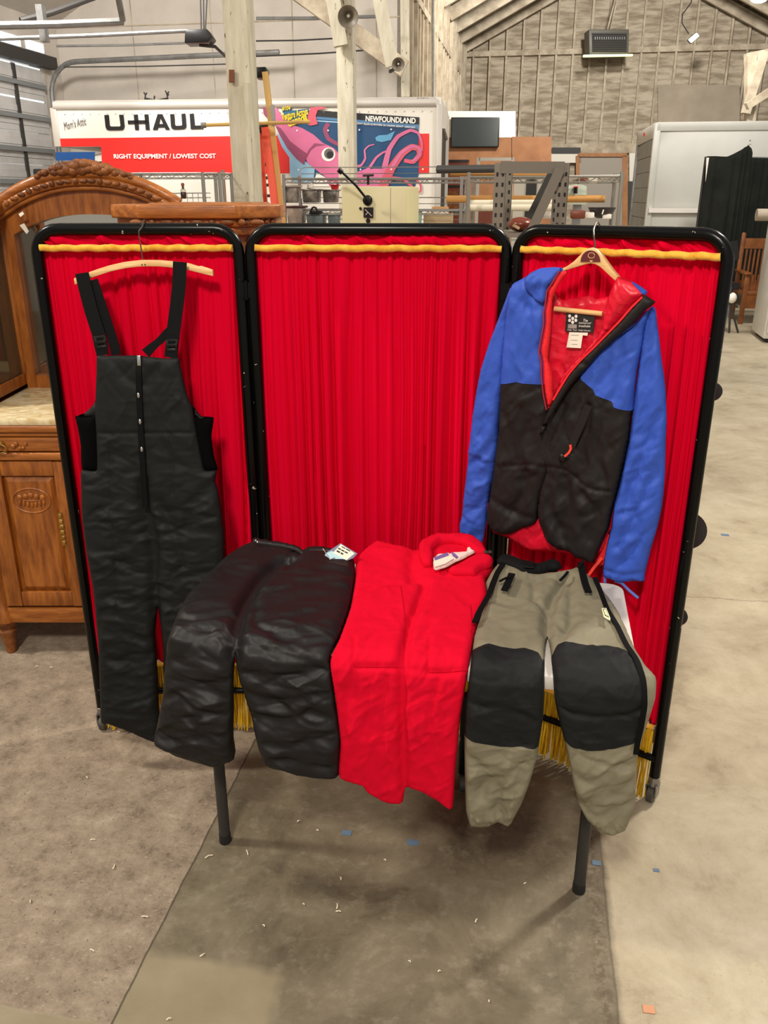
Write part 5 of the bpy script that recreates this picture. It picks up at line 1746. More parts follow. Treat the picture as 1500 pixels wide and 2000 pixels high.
# pipes and rails under the ceiling
for k, (x0, y0, x1, y1, D0, D1, r_) in enumerate(((-20, 50, 240, 42, 8.6, 9.3, .035), (-20, 76, 365, 60, 9.2, 9.6, .02), (110, 90, 365, 84, 12.6, 12.9, .015), (125, 131, 450, 125, 12.9, 13.0, .008), (500, 36, 740, 32, 12.0, 12.3, .02), (500, 110, 745, 96, 12.6, 12.9, .01), (500, 80, 655, 75, 12.8, 12.9, .01))):
    struct(MB().tube([at(x0, y0, D0), at((x0 + x1) / 2, (y0 + y1) / 2 + 1.5, (D0 + D1) / 2), at(x1, y1, D1)], r_, seg=8).build('pipe', M['galv'] if r_ > .011 else M['dark_gap'], smooth=True))
struct(MB().beam(at(228, -20, 9.0), at(240, 40, 9.2), .04, .05, up=(1, 0, 0)).build('rail_hanger', M['galv']))
struct(MB().beam(at(78, 10, 9.0), at(88, 82, 9.0), .10, .06, up=(1, 0, 0)).build('rail_hanger', M['galv']))
struct(MB().tube([at(40, 40, 9.4), at(100, 25, 9.6), at(190, -8, 10)], .03, seg=8).build('pipe', M['dark_gap'], smooth=True))
# ================================================================== box truck with livery
M['truck_white'] = mat('truck_white', rgb(222, 216, 206), rough=0.4, var=.3, vscale=2, col2=rgb(208, 202, 192))
M['truck_roof'] = mat('truck_roof_rail', rgb(196, 190, 182), rough=0.4, metal=.2)
M['truck_red'] = mat('truck_red', rgb(220, 34, 30), rough=0.4)
M['tk_black'] = mat('livery_black', rgb(20, 18, 22), rough=0.4)
M['tk_white'] = mat('livery_white', rgb(240, 234, 226), rough=0.4)
M['tk_blue'] = mat('livery_deep_blue', rgb(10, 76, 120), rough=0.4, var=.6, vscale=.8, col2=rgb(6, 56, 98))
M['tk_stripe'] = mat('livery_mid_blue', rgb(72, 118, 160), rough=0.4)
M['tk_ice'] = mat('livery_ice', rgb(170, 204, 226), rough=0.4, var=.8, vscale=1.5, col2=rgb(120, 170, 206))
M['tk_pink'] = mat('livery_pink', rgb(214, 116, 156), rough=0.4, var=.6, vscale=1.6, col2=rgb(196, 92, 136))
M['tk_rose'] = mat('livery_rose', rgb(206, 84, 104), rough=0.4)
M['tk_dusk'] = mat('livery_dusk', rgb(142, 60, 96), rough=0.4)
M['tk_yellow'] = mat('livery_yellow', rgb(240, 206, 30), rough=0.4)
M['tk_teal'] = mat('livery_teal', rgb(40, 100, 130), rough=0.4)
M['tk_whale'] = mat('livery_pale_blue', rgb(86, 152, 190), rough=0.4)
M['tk_grey'] = mat('livery_grey', rgb(96, 92, 92), rough=0.4)
M['blue_panel'] = mat('blue_sign', rgb(22, 72, 134), rough=0.4)
M['tyre'] = mat('tyre', rgb(24, 24, 24), rough=0.8)
M['glass_dark'] = mat('dark_glass', rgb(24, 30, 32), rough=0.08, spec=.8)

TA0, TA1, TB0, TB1 = -5.775, -1.105, 10.6, 12.75
TYAW = math.radians(5.2)
TE = Vector((math.cos(TYAW), -math.sin(TYAW), 0))
TD = Vector((math.sin(TYAW), math.cos(TYAW), 0))
TO = R(TA1, TB0)


def RT(a, b, z=0.0):
    return TO + TE * (a - TA1) + TD * (b - TB0) + Vector((0, 0, z))


def tbox(mb, a0, a1, b0, b1, z0, z1):
    return mb.rbox(TO - TE * TA1 - TD * TB0, TE, TD, a0, a1, b0, b1, z0, z1)


truck = thing('box_truck', RT(-3.5, 11.7), 'white and red rental box truck with a pink squid mural parked along the back wall', 'truck')
mb = MB()
n = 6
prof = [(TB0, .95), (TB0, 2.66)] + [(TB0 + .12 - .12 * math.cos(k / n * math.pi / 2), 2.66 + .13 * math.sin(k / n * math.pi / 2)) for k in range(1, n + 1)]
prof += [(TB1 - .12 + .12 * math.sin(k / n * math.pi / 2), 2.66 + .13 * math.cos(k / n * math.pi / 2)) for k in range(0, n + 1)] + [(TB1, .95)]
mb.prism([RT(TA0 + .62, b, z) for b, z in prof], TE * (TA1 - TA0 - .62))
mb.build('cargo_box', M['truck_white'], truck, smooth=True, angle=30)
MB().prism([RT(TA0, b, max(z, 2.27)) for b, z in prof], TE * .62).build('attic', M['truck_white'], truck, smooth=True, angle=30)
mb = MB()
path = [RT(TA0 + .02, TB0 + .02, 2.72), RT(TA1 - .06, TB0 + .02, 2.72)]
mb.tube(path, .055, seg=10)
mb.build('roof_rail', M['truck_roof'], truck, smooth=True)
mb = None
for a0, a1 in ((TA0 - .03, TA0 + .05), (TA1 - .05, TA1 + .02)):
    tbox(MB(), a0, a1, TB0 - .02, TB0 + .06, .9 if a0 > TA0 + 1 else 2.27, 2.70).build('corner_post', M['truck_roof'], truck, bevel=.01)
mb = MB()
for k in range(46):
    a = TA0 + .15 + k * .105
    if a < TA1 - .08:
        for z in (2.63, 1.70):
            mb.ball(RT(a, TB0 - .004, z), .008, seg=6, rings=4)
mb.build('rivets', M['truck_roof'], truck)
tbox(MB(), TA0 + .1, TA1 - .3, TB0 + .3, TB1 - .3, .55, .95).build('chassis', M['tyre'], truck)
for a in (TA1 - 1.0, TA0 + .1):
    for b in (TB0 + .05, TB1 - .35):
        w = MB().lathe(RT(a, b, .40), [(.25, 0), (.40, .03), (.40, .26), (.25, .29)], seg=20, axis=TD).build('wheel', M['tyre'], truck, smooth=True)
# cab, mostly out of sight behind the oak crest
mb = MB()
prof = [(.60, .6), (-.80, .6), (-.85, 1.30), (-.10, 1.62), (.02, 1.93), (.22, 2.15), (.60, 2.22)]
mb.prism([RT(TA0 + a, TB0 + .10, z) for a, z in prof], TD * 1.9)
cab = mb.build('cab', M['truck_white'], truck, bevel=.03)
MB().prism([RT(TA0 + a, TB0 + .09, z) for a, z in ((.50, 1.62), (.06, 1.62), (.12, 1.92), (.26, 2.08), (.50, 2.11))], TD * .02).build('cab_window', M['glass_dark'], cab)
tbox(MB(), TA0 - .30, TA0 - .20, TB0 - .12, TB0 + .02, 1.84, 2.02).build('wing_mirror', M['tyre'], cab, bevel=.02)
TP0, TN_ = RT(0, TB0), TD


def tk(L, lay=0, q=None):
    return [onplane(x, y, RT(0, TB0 - .004 - .003 * lay), TD) for x, y in L]


def decal(name, L, m, lay=0):
    return MB().prism(tk(L, lay), TD * .002).build(name, M[m], truck)


S2 = lambda L: [(500 + x / 3.75, 180 + y / 3.75) for x, y in L]
S1 = lambda L: [(x / 3.0, y / 3.0) for x, y in L]
decal('livery_band', S1([(330, 812), (1420, 797), (1420, 1025), (610, 1025), (600, 1010), (592, 858), (332, 860)]), 'truck_red', 0)
decal('livery_band', S1([(1420, 797), (1700, 792), (1700, 1015), (1420, 1022)]), 'truck_red', 0)
decal('livery_band', S2([(1100, 305), (1268, 303), (1268, 596), (1100, 600)]), 'truck_red', 0)
pn = decal('blue_sign', S1([(325, 892), (556, 890), (556, 942), (326, 940)]), 'blue_panel', 1)
rightv = TE
upv = Vector((0, 0, 1))


def ttext(s, x, y, w, h, m, shear=0, bold=0, lay=4, rot=0.0, name='lettering'):
    p = tk([(x, y)], lay)[0]
    pxm = (tk([(x + 50, y)], lay)[0] - p).length / 50
    r_ = TE * math.cos(rot) + upv * math.sin(rot)
    u_ = upv * math.cos(rot) - TE * math.sin(rot)
    return text(s, p, r_, u_, h * pxm, M[m], name, truck, width=w * pxm, shear=shear, bold=bold, depth=.003)


# the big wordmark, drawn as heavy square letters
def bars(polys, m='tk_black', lay=3):
    mb = MB()
    for P_ in polys:
        mb.prism(tk(U1(P_), lay), TD * .002)
    return mb.build('wordmark', M[m], truck)


U1 = lambda L: [(195 + x / 6.818, 210 + y / 6.818) for x, y in L]
bars([[(58, 100), (120, 98), (133, 240), (150, 252), (262, 252), (275, 240), (255, 97), (315, 95), (330, 250), (318, 285), (295, 300), (120, 303), (90, 290), (75, 260)],
      [(370, 172), (640, 168), (645, 212), (375, 220)], [(450, 95), (505, 92), (522, 298), (468, 298)], [(592, 92), (645, 90), (664, 296), (610, 297)],
      [(705, 297), (768, 297), (812, 120), (806, 88), (768, 90)], [(800, 88), (832, 88), (932, 293), (875, 294), (800, 125)], [(770, 220), (850, 218), (864, 262), (775, 264)],
      [(935, 88), (990, 86), (1000, 230), (1015, 243), (1085, 241), (1096, 230), (1085, 84), (1138, 82), (1152, 245), (1140, 275), (1115, 288), (985, 292), (955, 275), (947, 250)],
      [(1195, 84), (1250, 82), (1264, 240), (1375, 238), (1378, 284), (1210, 288)]])
ttext("Mom's Attic", 148, 248, 46, 13, 'tk_grey', shear=.35, rot=.20, lay=3)
ttext('RIGHT EQUIPMENT / LOWEST COST', 322, 311, 200, 9.5, 'tk_white', bold=.02)
ttext('JH 3381 D', 825, 195, 22, 4.5, 'tk_grey', lay=3)
# mural
decal('mural_sea', S2([(170, 170), (330, 165), (1192, 272), (1192, 600), (1165, 690), (900, 690), (620, 690), (430, 640), (250, 300)]), 'tk_blue', 1)
decal('mural_ice', S2([(150, 300), (190, 400), (245, 480), (248, 600), (275, 662), (420, 662), (430, 560), (380, 520), (300, 460), (200, 330)]), 'tk_ice', 2)
decal('mural_ice', S2([(420, 662), (445, 590), (540, 640), (610, 690), (420, 690)]), 'tk_white', 2)
decal('mural_title_band', S2([(430, 132), (1196, 184), (1195, 238), (430, 178)]), 'tk_black', 2)
decal('mural_stripe', S2([(300, 168), (430, 178), (1195, 238), (1192, 268), (730, 222), (300, 186)]), 'tk_stripe', 2)
decal('mural_stripe', S2([(300, 196), (600, 216), (600, 224), (300, 204)]), 'tk_ice', 2)
mant = [(50, 110), (78, 88), (118, 92), (152, 112), (192, 182), (270, 242), (335, 262), (420, 310), (490, 372), (520, 386), (430, 374), (386, 420), (366, 480), (352, 532), (300, 492), (230, 412), (172, 312), (140, 242), (92, 202), (56, 162)]
decal('squid_mantle', S2(mant), 'tk_pink', 4)
decal('squid_mantle', S2([(140, 242), (180, 262), (250, 360), (330, 420), (372, 450), (352, 532), (300, 492), (230, 412), (172, 312)]), 'tk_dusk', 5)
decal('squid_fin', S2([(50, 110), (78, 88), (110, 150), (150, 230), (92, 202), (56, 162)]), 'tk_dusk', 5)
decal('squid_head', S2([(400, 422), (442, 392), (520, 385), (570, 410), (606, 450), (640, 520), (640, 690), (600, 672), (540, 642), (470, 592), (420, 552), (380, 520), (366, 490), (386, 450)]), 'tk_pink', 5)
decal('squid_head', S2([(386, 420), (432, 374), (520, 386), (442, 394), (402, 424), (386, 452), (366, 492), (364, 470)]), 'tk_dusk', 6)
circ = lambda cx, cy, rx, ry: [(cx + rx * math.cos(t), cy + ry * math.sin(t)) for t in np.linspace(0, 2 * math.pi, 25)[:-1]]
decal('squid_eye', S2(circ(530, 456, 50, 50)), 'tk_white', 6)
decal('squid_pupil', S2(circ(534, 450, 36, 38)), 'tk_grey', 7)
decal('squid_pupil', S2(circ(542, 458, 24, 26)), 'tk_black', 8)


def stroke(L, w0, w1, m, lay, name='squid_arm'):
    p = spline(S2(L), 2.0, False)
    n_ = len(p)
    d = np.gradient(p, axis=0)
    d /= np.linalg.norm(d, axis=1, keepdims=True) + 1e-9
    nn = np.stack([-d[:, 1], d[:, 0]], 1)
    w = np.linspace(w0, w1, n_)[:, None] / 3.75 / 2
    a, b = p + nn * w, p - nn * w
    mb = MB()
    A_, B_ = tk(a.tolist(), lay), tk(b.tolist(), lay)
    vs = A_ + B_
    fs = [(i, i + 1, n_ + i + 1, n_ + i) for i in range(n_ - 1)]
    o = [v + TD * .002 for v in vs]
    k = len(vs)
    fs2 = [(k + n_ + i, k + n_ + i + 1, k + i + 1, k + i) for i in range(n_ - 1)]
    rim = [(i + 1, i, k + i, k + i + 1) for i in range(n_ - 1)] + [(n_ + i, n_ + i + 1, k + n_ + i + 1, k + n_ + i) for i in range(n_ - 1)]
    mb.add(vs + o, fs + fs2 + rim)
    return mb.build(name, M[m], truck)


stroke([(530, 228), (506, 275), (530, 340), (606, 385)], 34, 26, 'tk_dusk', 3)
stroke([(700, 552), (770, 535), (800, 485), (796, 425), (828, 392), (866, 384)], 20, 7, 'tk_pink', 4)
stroke([(730, 600), (820, 565), (880, 480), (930, 442), (965, 430)], 26, 12, 'tk_pink', 4)
stroke([(940, 560), (975, 420), (1040, 325), (1130, 280), (1188, 300), (1214, 370), (1216, 432)], 44, 10, 'tk_pink', 5)
stroke([(930, 690), (990, 560), (1070, 450), (1140, 402), (1190, 415), (1196, 460), (1150, 510), (1085, 500)], 70, 26, 'tk_rose', 6)
stroke([(990, 560), (1062, 448), (1140, 398), (1196, 415), (1198, 465), (1140, 508)], 24, 18, 'tk_pink', 7)
stroke([(990, 630), (1080, 640), (1140, 690), (1155, 740), (1118, 782)], 30, 12, 'tk_rose', 6)
stroke([(1165, 628), (1205, 680), (1204, 728), (1170, 728), (1150, 700)], 18, 10, 'tk_rose', 6)
decal('squid_mouth', S2([(640, 600), (740, 585), (860, 560), (960, 560), (1000, 640), (960, 690), (640, 690)]), 'tk_pink', 5)
stroke([(610, 640), (560, 630), (530, 650), (545, 675), (600, 690)], 20, 16, 'tk_pink', 7)
decal('squid_club', S2([(378, 236), (378, 180), (400, 112), (470, 106), (520, 116), (452, 132), (436, 176), (452, 234), (402, 246)]), 'tk_rose', 6)
decal('mural_whale', S2([(874, 332), (900, 316), (960, 312), (1018, 284), (988, 350), (920, 366), (880, 356)]), 'tk_whale', 3)
decal('mural_badge', S2([(178, 96), (262, 96), (262, 135), (385, 120), (385, 190), (330, 205), (230, 230), (210, 190)]), 'tk_teal', 3)
ttext('NEWFOUNDLAND', 500 + 985 / 3.75, 180 + 222 / 3.75, 98, 10, 'tk_white', bold=.03, lay=5, rot=-.05)
ttext('GIANT SQUID-LE MYSTÈRE DU CALMAR GÉANT · LOGY BAY', 500 + 950 / 3.75, 180 + 252 / 3.75, 116, 4.5, 'tk_white', bold=.01, lay=5, rot=-.07)
ttext('#104', 500 + 222 / 3.75, 180 + 136 / 3.75, 17, 8, 'tk_yellow', shear=.2, bold=.02, lay=7, rot=.06)
ttext('Venture Across', 500 + 290 / 3.75, 180 + 186 / 3.75, 52, 13, 'tk_yellow', shear=.2, bold=.025, lay=7, rot=.20)
ttext('Canada', 500 + 310 / 3.75, 180 + 232 / 3.75, 40, 15, 'tk_yellow', shear=.2, bold=.03, lay=7, rot=.30)
mb = MB()
for x, y in ((300, 280), (528, 280), (757, 276), (990, 272), (310, 568), (765, 566), (990, 566), (1222, 564)):
    mb.prism(tk(S2(circ(x, y, 6, 6)), 8), TD * .002)
mb.build('marker_lamps', M['tk_white'], truck)
tbox(MB(), TA1, TA1 + .02, TB0 + .05, TB1 - .02, .95, 2.45).build('rear_door', M['dark_gap'], truck)
tbox(MB(), TA1, TA1 + .05, TB0 + .05, TB1, 2.45, 2.74).build('rear_header', M['truck_white'], truck)
tbox(MB(), TA1, TA1 + .06, TB1 - .12, TB1, .6, 2.74).build('rear_post', M['truck_white'], truck)

# ================================================================== stepladder
M['ladder_red'] = mat('orange_fibreglass', rgb(226, 70, 34), rough=.45)
M['ladder_yel'] = mat('wood_rail', rgb(206, 166, 96), rough=.55)
lad = thing('stepladder', at(535, 600, 7.4).to_2d().to_3d(), 'tall stepladder with orange and tan rails behind the nearest post', 'ladder')
mb = MB().beam(at(518, 142, 7.3), at(557, 470, 7.05), .045, .05, up=(0, 1, 0))
mb.build('back_rail', M['ladder_yel'], lad)
MB().beam(at(518, 250, 7.15), at(546, 470, 7.0), .055, .06, up=(0, 1, 0)).build('front_rail', M['ladder_red'], lad)
MB().beam(at(508, 250, 7.6), at(524, 470, 7.6), .03, .06, up=(0, 1, 0)).build('front_rail', M['ladder_red'], lad)
MB().prism([at(498, 131, 7.3), at(519, 130, 7.3), at(521, 140, 7.3), at(515, 152, 7.3), at(498, 151, 7.3)], (0, .18, 0)).build('ladder_cap', M['plastic_black'], lad, bevel=.01)
MB().prism([at(503, 241, 7.4), at(524, 240, 7.4), at(522, 258, 7.4), at(503, 259, 7.4)], (0, .2, 0)).build('hinge_block', M['plastic_black'], lad, bevel=.01)
for y in (296, 322, 348, 362, 383):
    MB().beam(at(506, y, 7.85), at(540, y - 1, 7.85), .05, .025).build('step', M['dark_gap'], lad)
MB().beam(at(532, 205, 7.2), at(535, 245, 7.2), .03, .03, up=(1, 0, 0)).build('spreader', M['galv'], lad)

pl_ = thing('wooden_pole', at(500, 242, 7.05), 'long tan wooden pole lying across the ladder in front of the truck lettering', 'pole')
MB().tube([at(396, 244.5, 6.95), at(606, 238, 6.95)], .013, seg=10).build('pole_shaft', M['ladder_yel'], pl_, smooth=True)
MB().tube([at(393, 244.6, 6.95), at(402, 244.3, 6.95)], .021, seg=10).build('end_ferrule', M['galv'], pl_, smooth=True)
an = thing('antler_mount', at(305, 192, 13.05), 'dark thin antlers mounted on the white wall above the truck lettering', 'antlers')
for L_ in (((283, 194), (284, 186), (281, 180)), ((284, 186), (287, 181)), ((328, 194), (326, 184), (323, 177)), ((326, 184), (330, 179)), ((326, 188), (330, 184)), ((301, 194), (302, 187))):
    MB().tube([at(x, y, 13.1) for x, y in L_], .010, seg=6).build('antler', M['dark_gap'], an, smooth=True)
MB().tube([at(283, 193, 13.1), at(305, 198, 13.1), at(328, 193, 13.1)], .02, seg=8).build('mount', M['dark_gap'], an, smooth=True)
# ================================================================== loudspeaker horns, door opener, heater, floodlights
M['horn'] = mat('grey_horn', rgb(128, 118, 102), rough=.5, var=.5, vscale=10, col2=rgb(92, 84, 72))


def horn(px, py, D, r, label):
    c = at(px, py, D)
    ax = (Vector((0, 0, CH)) - c).normalized()
    ax = (ax + Vector((-.05, 0, -.15))).normalized()
    t = thing('horn_loudspeaker', c, label, 'loudspeaker')
    MB().lathe(c - ax * r * 1.6, [(r * .22, 0), (r * .24, r * .3), (r * .34, r * .9), (r * .62, r * 1.35), (r, r * 1.6), (r * 1.04, r * 1.62), (r * .97, r * 1.58), (r * .58, r * 1.25), (r * .28, r * .8), (.01, r * .78)], seg=28, axis=ax).build('horn_bell', M['horn'], t, smooth=True)
    MB().ball(c - ax * r * .5, r * .16).build('throat_plug', M['white_board'], t, smooth=True)
    MB().lathe(c - ax * r * 2.4, [(r * .45, 0), (r * .45, r * .8), (r * .22, r * .9)], seg=16, axis=ax).build('driver', M['horn'], t, smooth=True)
    MB().beam(c - ax * r * 1.8 + Vector((0, 0, -r * .5)), c - ax * r * 1.6 + Vector((-.10, .22, -r * .9)), .03, .03).build('bracket', M['dark_gap'], t)


horn(680, 33, 9.35, .098, 'grey horn loudspeaker on the white post above the squid mural')
horn(778, 126, 10.6, .070, 'smaller grey horn loudspeaker on the brace near the wooden wall')
op = thing('door_opener', at(392, 70, 9.6), 'black garage door opener hanging from the ceiling left of the post', 'opener')
MB().prism([at(361, 62, 9.5), at(366, 57, 9.5), at(404, 56, 9.5), at(414, 72, 9.5), at(405, 83, 9.5), at(360, 84, 9.5)], (0, .25, 0)).build('housing', M['plastic_black'], op, bevel=.01)
for x0, x1 in ((391, 393), (397, 398), (405, 401)):
    MB().beam(at(x0, -25, 9.6), at(x1, 58, 9.6), .025, .01).build('hanging_strap', M['dark_gap'], op)
MB().tube([at(390, 88, 9.6), at(420, 91, 9.7), at(440, 110, 10.2)], .016).build('opener_rail', M['dark_gap'], op, smooth=True)
M['heater'] = mat('heater_grille', rgb(58, 54, 48), rough=.5)
M['heater_case'] = mat('heater_case', rgb(96, 92, 82), rough=.5)
M['led'] = mat('green_white_strip', rgb(230, 240, 170), rough=.4, emit=(.80, .95, .45, 1), estr=1.0)
ht = thing('unit_heater', at(1190, 80, 22.5), 'dark hanging unit heater with louvred front high on the far wall', 'heater')
DH = 22.3
MB().prism([at(1150, 57, DH), at(1229, 57, DH), at(1228, 108, DH), at(1151, 108, DH)], (0, .5, 0)).build('case', M['heater_case'], ht, bevel=.02)
MB().prism([at(1156, 64, DH - .02), at(1225, 64, DH - .02), at(1224, 101, DH - .02), at(1157, 101, DH - .02)], (0, .02, 0)).build('grille_back', M['dark_gap'], ht)
mb = MB()
for k in range(9):
    y = 67 + k * 4
    mb.prism([at(1157, y, DH - .05), at(1224, y, DH - .05), at(1224, y + 1.6, DH - .03), at(1157, y + 1.6, DH - .03)], (0, .015, 0))
mb.build('louvres', M['heater'], ht)
mb = MB()
for k in range(14):
    x = 1162 + k * 4.4
    mb.prism([at(x, 72, DH - .06), at(x + 1.3, 72, DH - .06), at(x + 1, 77, DH - .06), at(x - .3, 77, DH - .06)], (0, .01, 0))
mb.build('louvre_tabs', M['galv'], ht)
for x0, x1 in ((1206, 1186), (1209, 1192)):
    MB().beam(at(x0, -20, DH + .2), at(x1, 58, DH + .2), .05, .03).build('hanger', M['stud'], ht)
st_ = MB().prism([at(1140, 107, DH - .2), at(1236, 105.5, DH - .2), at(1236, 109, DH - .2), at(1140, 111, DH - .2)], (0, .1, 0)).build('strip_light', M['led'])
tag(st_, 'thin glowing green-white strip light just below the hanging heater', 'light')
M['lamp_glow'] = mat('floodlight_glow', rgb(255, 246, 225), rough=.4, emit=(1, .93, .80, 1), estr=9.0)
fl1 = thing('floodlight', at(1355, 73, 21), 'small lit floodlight hanging by a wire in front of the far boards', 'floodlight')
MB().prism([at(1346, 77, 21), at(1361, 64, 21), at(1366, 70, 21), at(1351, 83, 21)], (0, .06, 0)).build('lens', M['lamp_glow'], fl1, bevel=.01)
MB().prism([at(1344, 77, 21.07), at(1361, 62, 21.07), at(1367, 70, 21.07), at(1351, 85, 21.07)], (0, .12, 0)).build('case', M['galv'], fl1, bevel=.01)
MB().tube([at(1345, 66, 21.1), at(1332, 45, 21.2), at(1333, 28, 21.3), at(1350, 5, 21.5), at(1352, -20, 21.5)], .012).build('cable', M['dark_gap'], fl1, smooth=True)
fl2 = thing('floodlight', at(1482, 2, 13), 'bright lit floodlight at the upper right corner under the rafters', 'floodlight')
MB().ball(at(1483, -6, 13), .13, .10, .075).build('lens', M['lamp_glow'], fl2, smooth=True)
MB().lathe(at(1483, -10, 13), [(.14, 0), (.10, .10), (.03, .16)], axis=(0, .2, 1)).build('shade', M['galv'], fl2, smooth=True)

# ================================================================== television
tv = thing('television', at(927, 288, 18.9), 'black flat television mounted on the white board above brown panelling', 'television')
p0 = R(0, PB - .09)
f = lambda L: [onplane(x, y, p0, ED) for x, y in L]
MB().prism(f([(880, 288), (974, 287), (976, 229), (881, 229)]), ED * .06).build('casing', M['plastic_black'], tv, bevel=.01)
M['tv_screen'] = mat('tv_screen', rgb(44, 50, 52), rough=.15, spec=.6)
p0 = R(0, PB - .095)
MB().prism(f([(882, 286), (972, 285.5), (973.5, 231), (883, 231)]), ED * .006).build('display', M['tv_screen'], tv)

# ================================================================== chrome wire shelving
M['chrome'] = mat('chrome_wire', rgb(178, 176, 172), rough=.28, metal=.9)
M['galv_wire'] = mat('galvanised_wire', rgb(150, 146, 138), rough=.4, metal=.7)


def wire_shelf(px0, px1, D, depth, levels, ztop, label, group=None, ledge=True, m='chrome', nwire=16):
    p0, p1 = at(px0, 400, D), at(px1, 400, D)
    o = Vector((p0.x, p0.y, 0))
    ex = EL
    w = (Vector((p1.x, p1.y, 0)) - o).dot(EL)
    t = thing('wire_shelving', o + EL * w / 2 + ED * depth / 2, label, 'shelving', group)
    g = lambda x, y, z: o + EL * x + ED * y + Vector((0, 0, z))
    for x in (0, w):
        for y in (0, depth):
            MB().tube([g(x, y, 0), g(x, y, ztop)], .0135, seg=8).build('post', M[m], t, smooth=True)
    for z in levels:
        mb = MB()
        for y in (0, depth):
            mb.tube([g(0, y, z), g(w, y, z)], .006, seg=6).tube([g(0, y, z - .03), g(w, y, z - .03)], .004, seg=6)
            k = int(w / .05)
            zz = [g(w * i / k, y, z - (.03 if i % 2 else 0)) for i in range(k + 1)]
            mb.tube(zz, .0028, seg=4)
        for x in (0, w):
            mb.tube([g(x, 0, z), g(x, depth, z)], .006, seg=6)
        for k in range(nwire):
            y = depth * (k + .5) / nwire
            mb.tube([g(0, y, z + .006), g(w, y, z + .006)], .0022, seg=4)
        mb.build('shelf', M[m], t)
        if ledge:
            mb = MB()
            loop = [g(.02, depth - .01, z), g(.02, depth - .01, z + .09), g(.05, depth - .01, z + .10), g(w - .05, depth - .01, z + .10), g(w - .02, depth - .01, z + .09), g(w - .02, depth - .01, z)]
            mb.tube(loop, .004, seg=5).tube([g(.02, depth - .01, z + .05), g(w - .02, depth - .01, z + .05)], .003, seg=4)
            mb.build('ledge', M[m], t)
    return t, g, w


WS = []
wire_shelf(232, 452, 7.0, .45, (.5, 1.30, 1.875), 1.90, 'chrome wire shelving in front of the red truck stripe, left of the post', ledge=False)
wire_shelf(400, 434, 6.3, .25, (1.1, 1.86), 1.87, 'narrow wire rack just behind the carved cornice, left of the post', ledge=False, nwire=5)
wire_shelf(556, 905, 7.4, .5, (.4, 1.47, 1.60, 1.845), 1.88, 'long chrome wire shelving in front of the squid mural')
wire_shelf(914, 1205, 5.9, .5, (.4, 1.0, 1.47, 1.83), 1.86, 'galvanised wire shelving loaded with rolls right of the truck', m='galv_wire', ledge=False)

# things on the shelves
M['bottle_body'] = mat('bottle_dark', rgb(60, 34, 26), rough=.3)
M['copper'] = mat('copper_cap', rgb(150, 78, 44), rough=.4)
bt = thing('bottle', at(358, 386, 7.1), 'small dark bottle with copper top standing behind the oak cornice', 'bottle')
c = at(359, 388, 7.1)
MB().lathe(c, [(.020, 0), (.022, .005), (.022, .045), (.010, .075), (.008, .095)], seg=14).build('bottle_body', M['bottle_body'], bt, smooth=True)
MB().lathe(c + Vector((0, 0, .05)), [(.0225, 0), (.0225, .02)], seg=14).build('bottle_band', M['white_board'], bt, smooth=True)
MB().lathe(c + Vector((0, 0, .093)), [(.010, 0), (.014, .012), (.010, .024)], seg=14).build('bottle_cap', M['copper'], bt, smooth=True)
bk = thing('wire_basket', at(355, 389, 7.1), 'small chrome wire basket rim showing above the oak cornice', 'basket')
mb = MB()
c0, c1 = at(312, 387, 7.1), at(398, 386, 7.1)
for z in (.0, .035):
    mb.tube([c0 + Vector((0, 0, z)), c1 + Vector((0, 0, z)), c1 + Vector((0, .28, z)), c0 + Vector((0, .28, z))], .004, seg=5, closed=True)
for k in range(9):
    q = c0.lerp(c1, k / 8)
    mb.tube([q + Vector((0, 0, -.08)), q + Vector((0, 0, .035))], .0025, seg=4)
mb.build('basket_wires', M['chrome'], bk)
sb = MB().rbox((c0 + c1) / 2 - Vector((0, 0, .10)), EL, ED, -.22, .22, -.02, .32, 0, .02).build('shelf_board', M['grey_board'])
tag(sb, 'grey board carrying the wire basket behind the oak cornice', 'board')

M['bin_clear'] = mat('smoky_bin', rgb(150, 140, 132), rough=.25, var=1.2, vscale=9, col2=rgb(84, 80, 76))
M['bin_pink'] = mat('blush_bin', rgb(178, 160, 148), rough=.3, var=.8, vscale=8, col2=rgb(132, 122, 114))
M['bin_blue'] = mat('pale_blue_bin', rgb(120, 138, 146), rough=.3, var=.8, vscale=10, col2=rgb(88, 96, 98))
M['bin_green'] = mat('mint_bin', rgb(156, 186, 168), rough=.35)
M['card'] = mat('cardboard', rgb(200, 176, 142), rough=.8, var=.4, vscale=6, col2=rgb(186, 160, 124))
M['card_in'] = mat('cardboard_flap', rgb(178, 132, 84), rough=.8)
M['lid_dark'] = mat('maroon_lid', rgb(66, 30, 36), rough=.4)


def bin_(x0, x1, ytop, ybot, D, m, lidm, label, cat='bin', group=None, name='storage_bin'):
    p0, p1 = at(x0, ybot, D), at(x1, ybot, D)
    h = at(x0, ytop, D).z - p0.z
    w = (p1 - p0).length - .03
    t = thing(name, p0 + EL * w / 2, label, cat, group)
    d = min(.40, w * 1.2)
    g = lambda x, y, z: p0 + EL * x + ED * y + Vector((0, 0, z))
    i = w * .05
    mb = MB().hexa([g(i, i, 0), g(w - i, i, 0), g(w - i, d - i, 0), g(i, d - i, 0), g(0, 0, h * .88), g(w, 0, h * .88), g(w, d, h * .88), g(0, d, h * .88)])
    mb.build('bin_body', M[m], t, bevel=.006)
    mb = MB().rbox(p0, EL, ED, -.012, w + .012, -.012, d + .012, h * .88, h)
    mb.build('bin_lid', M[lidm], t, bevel=.006)
    return t


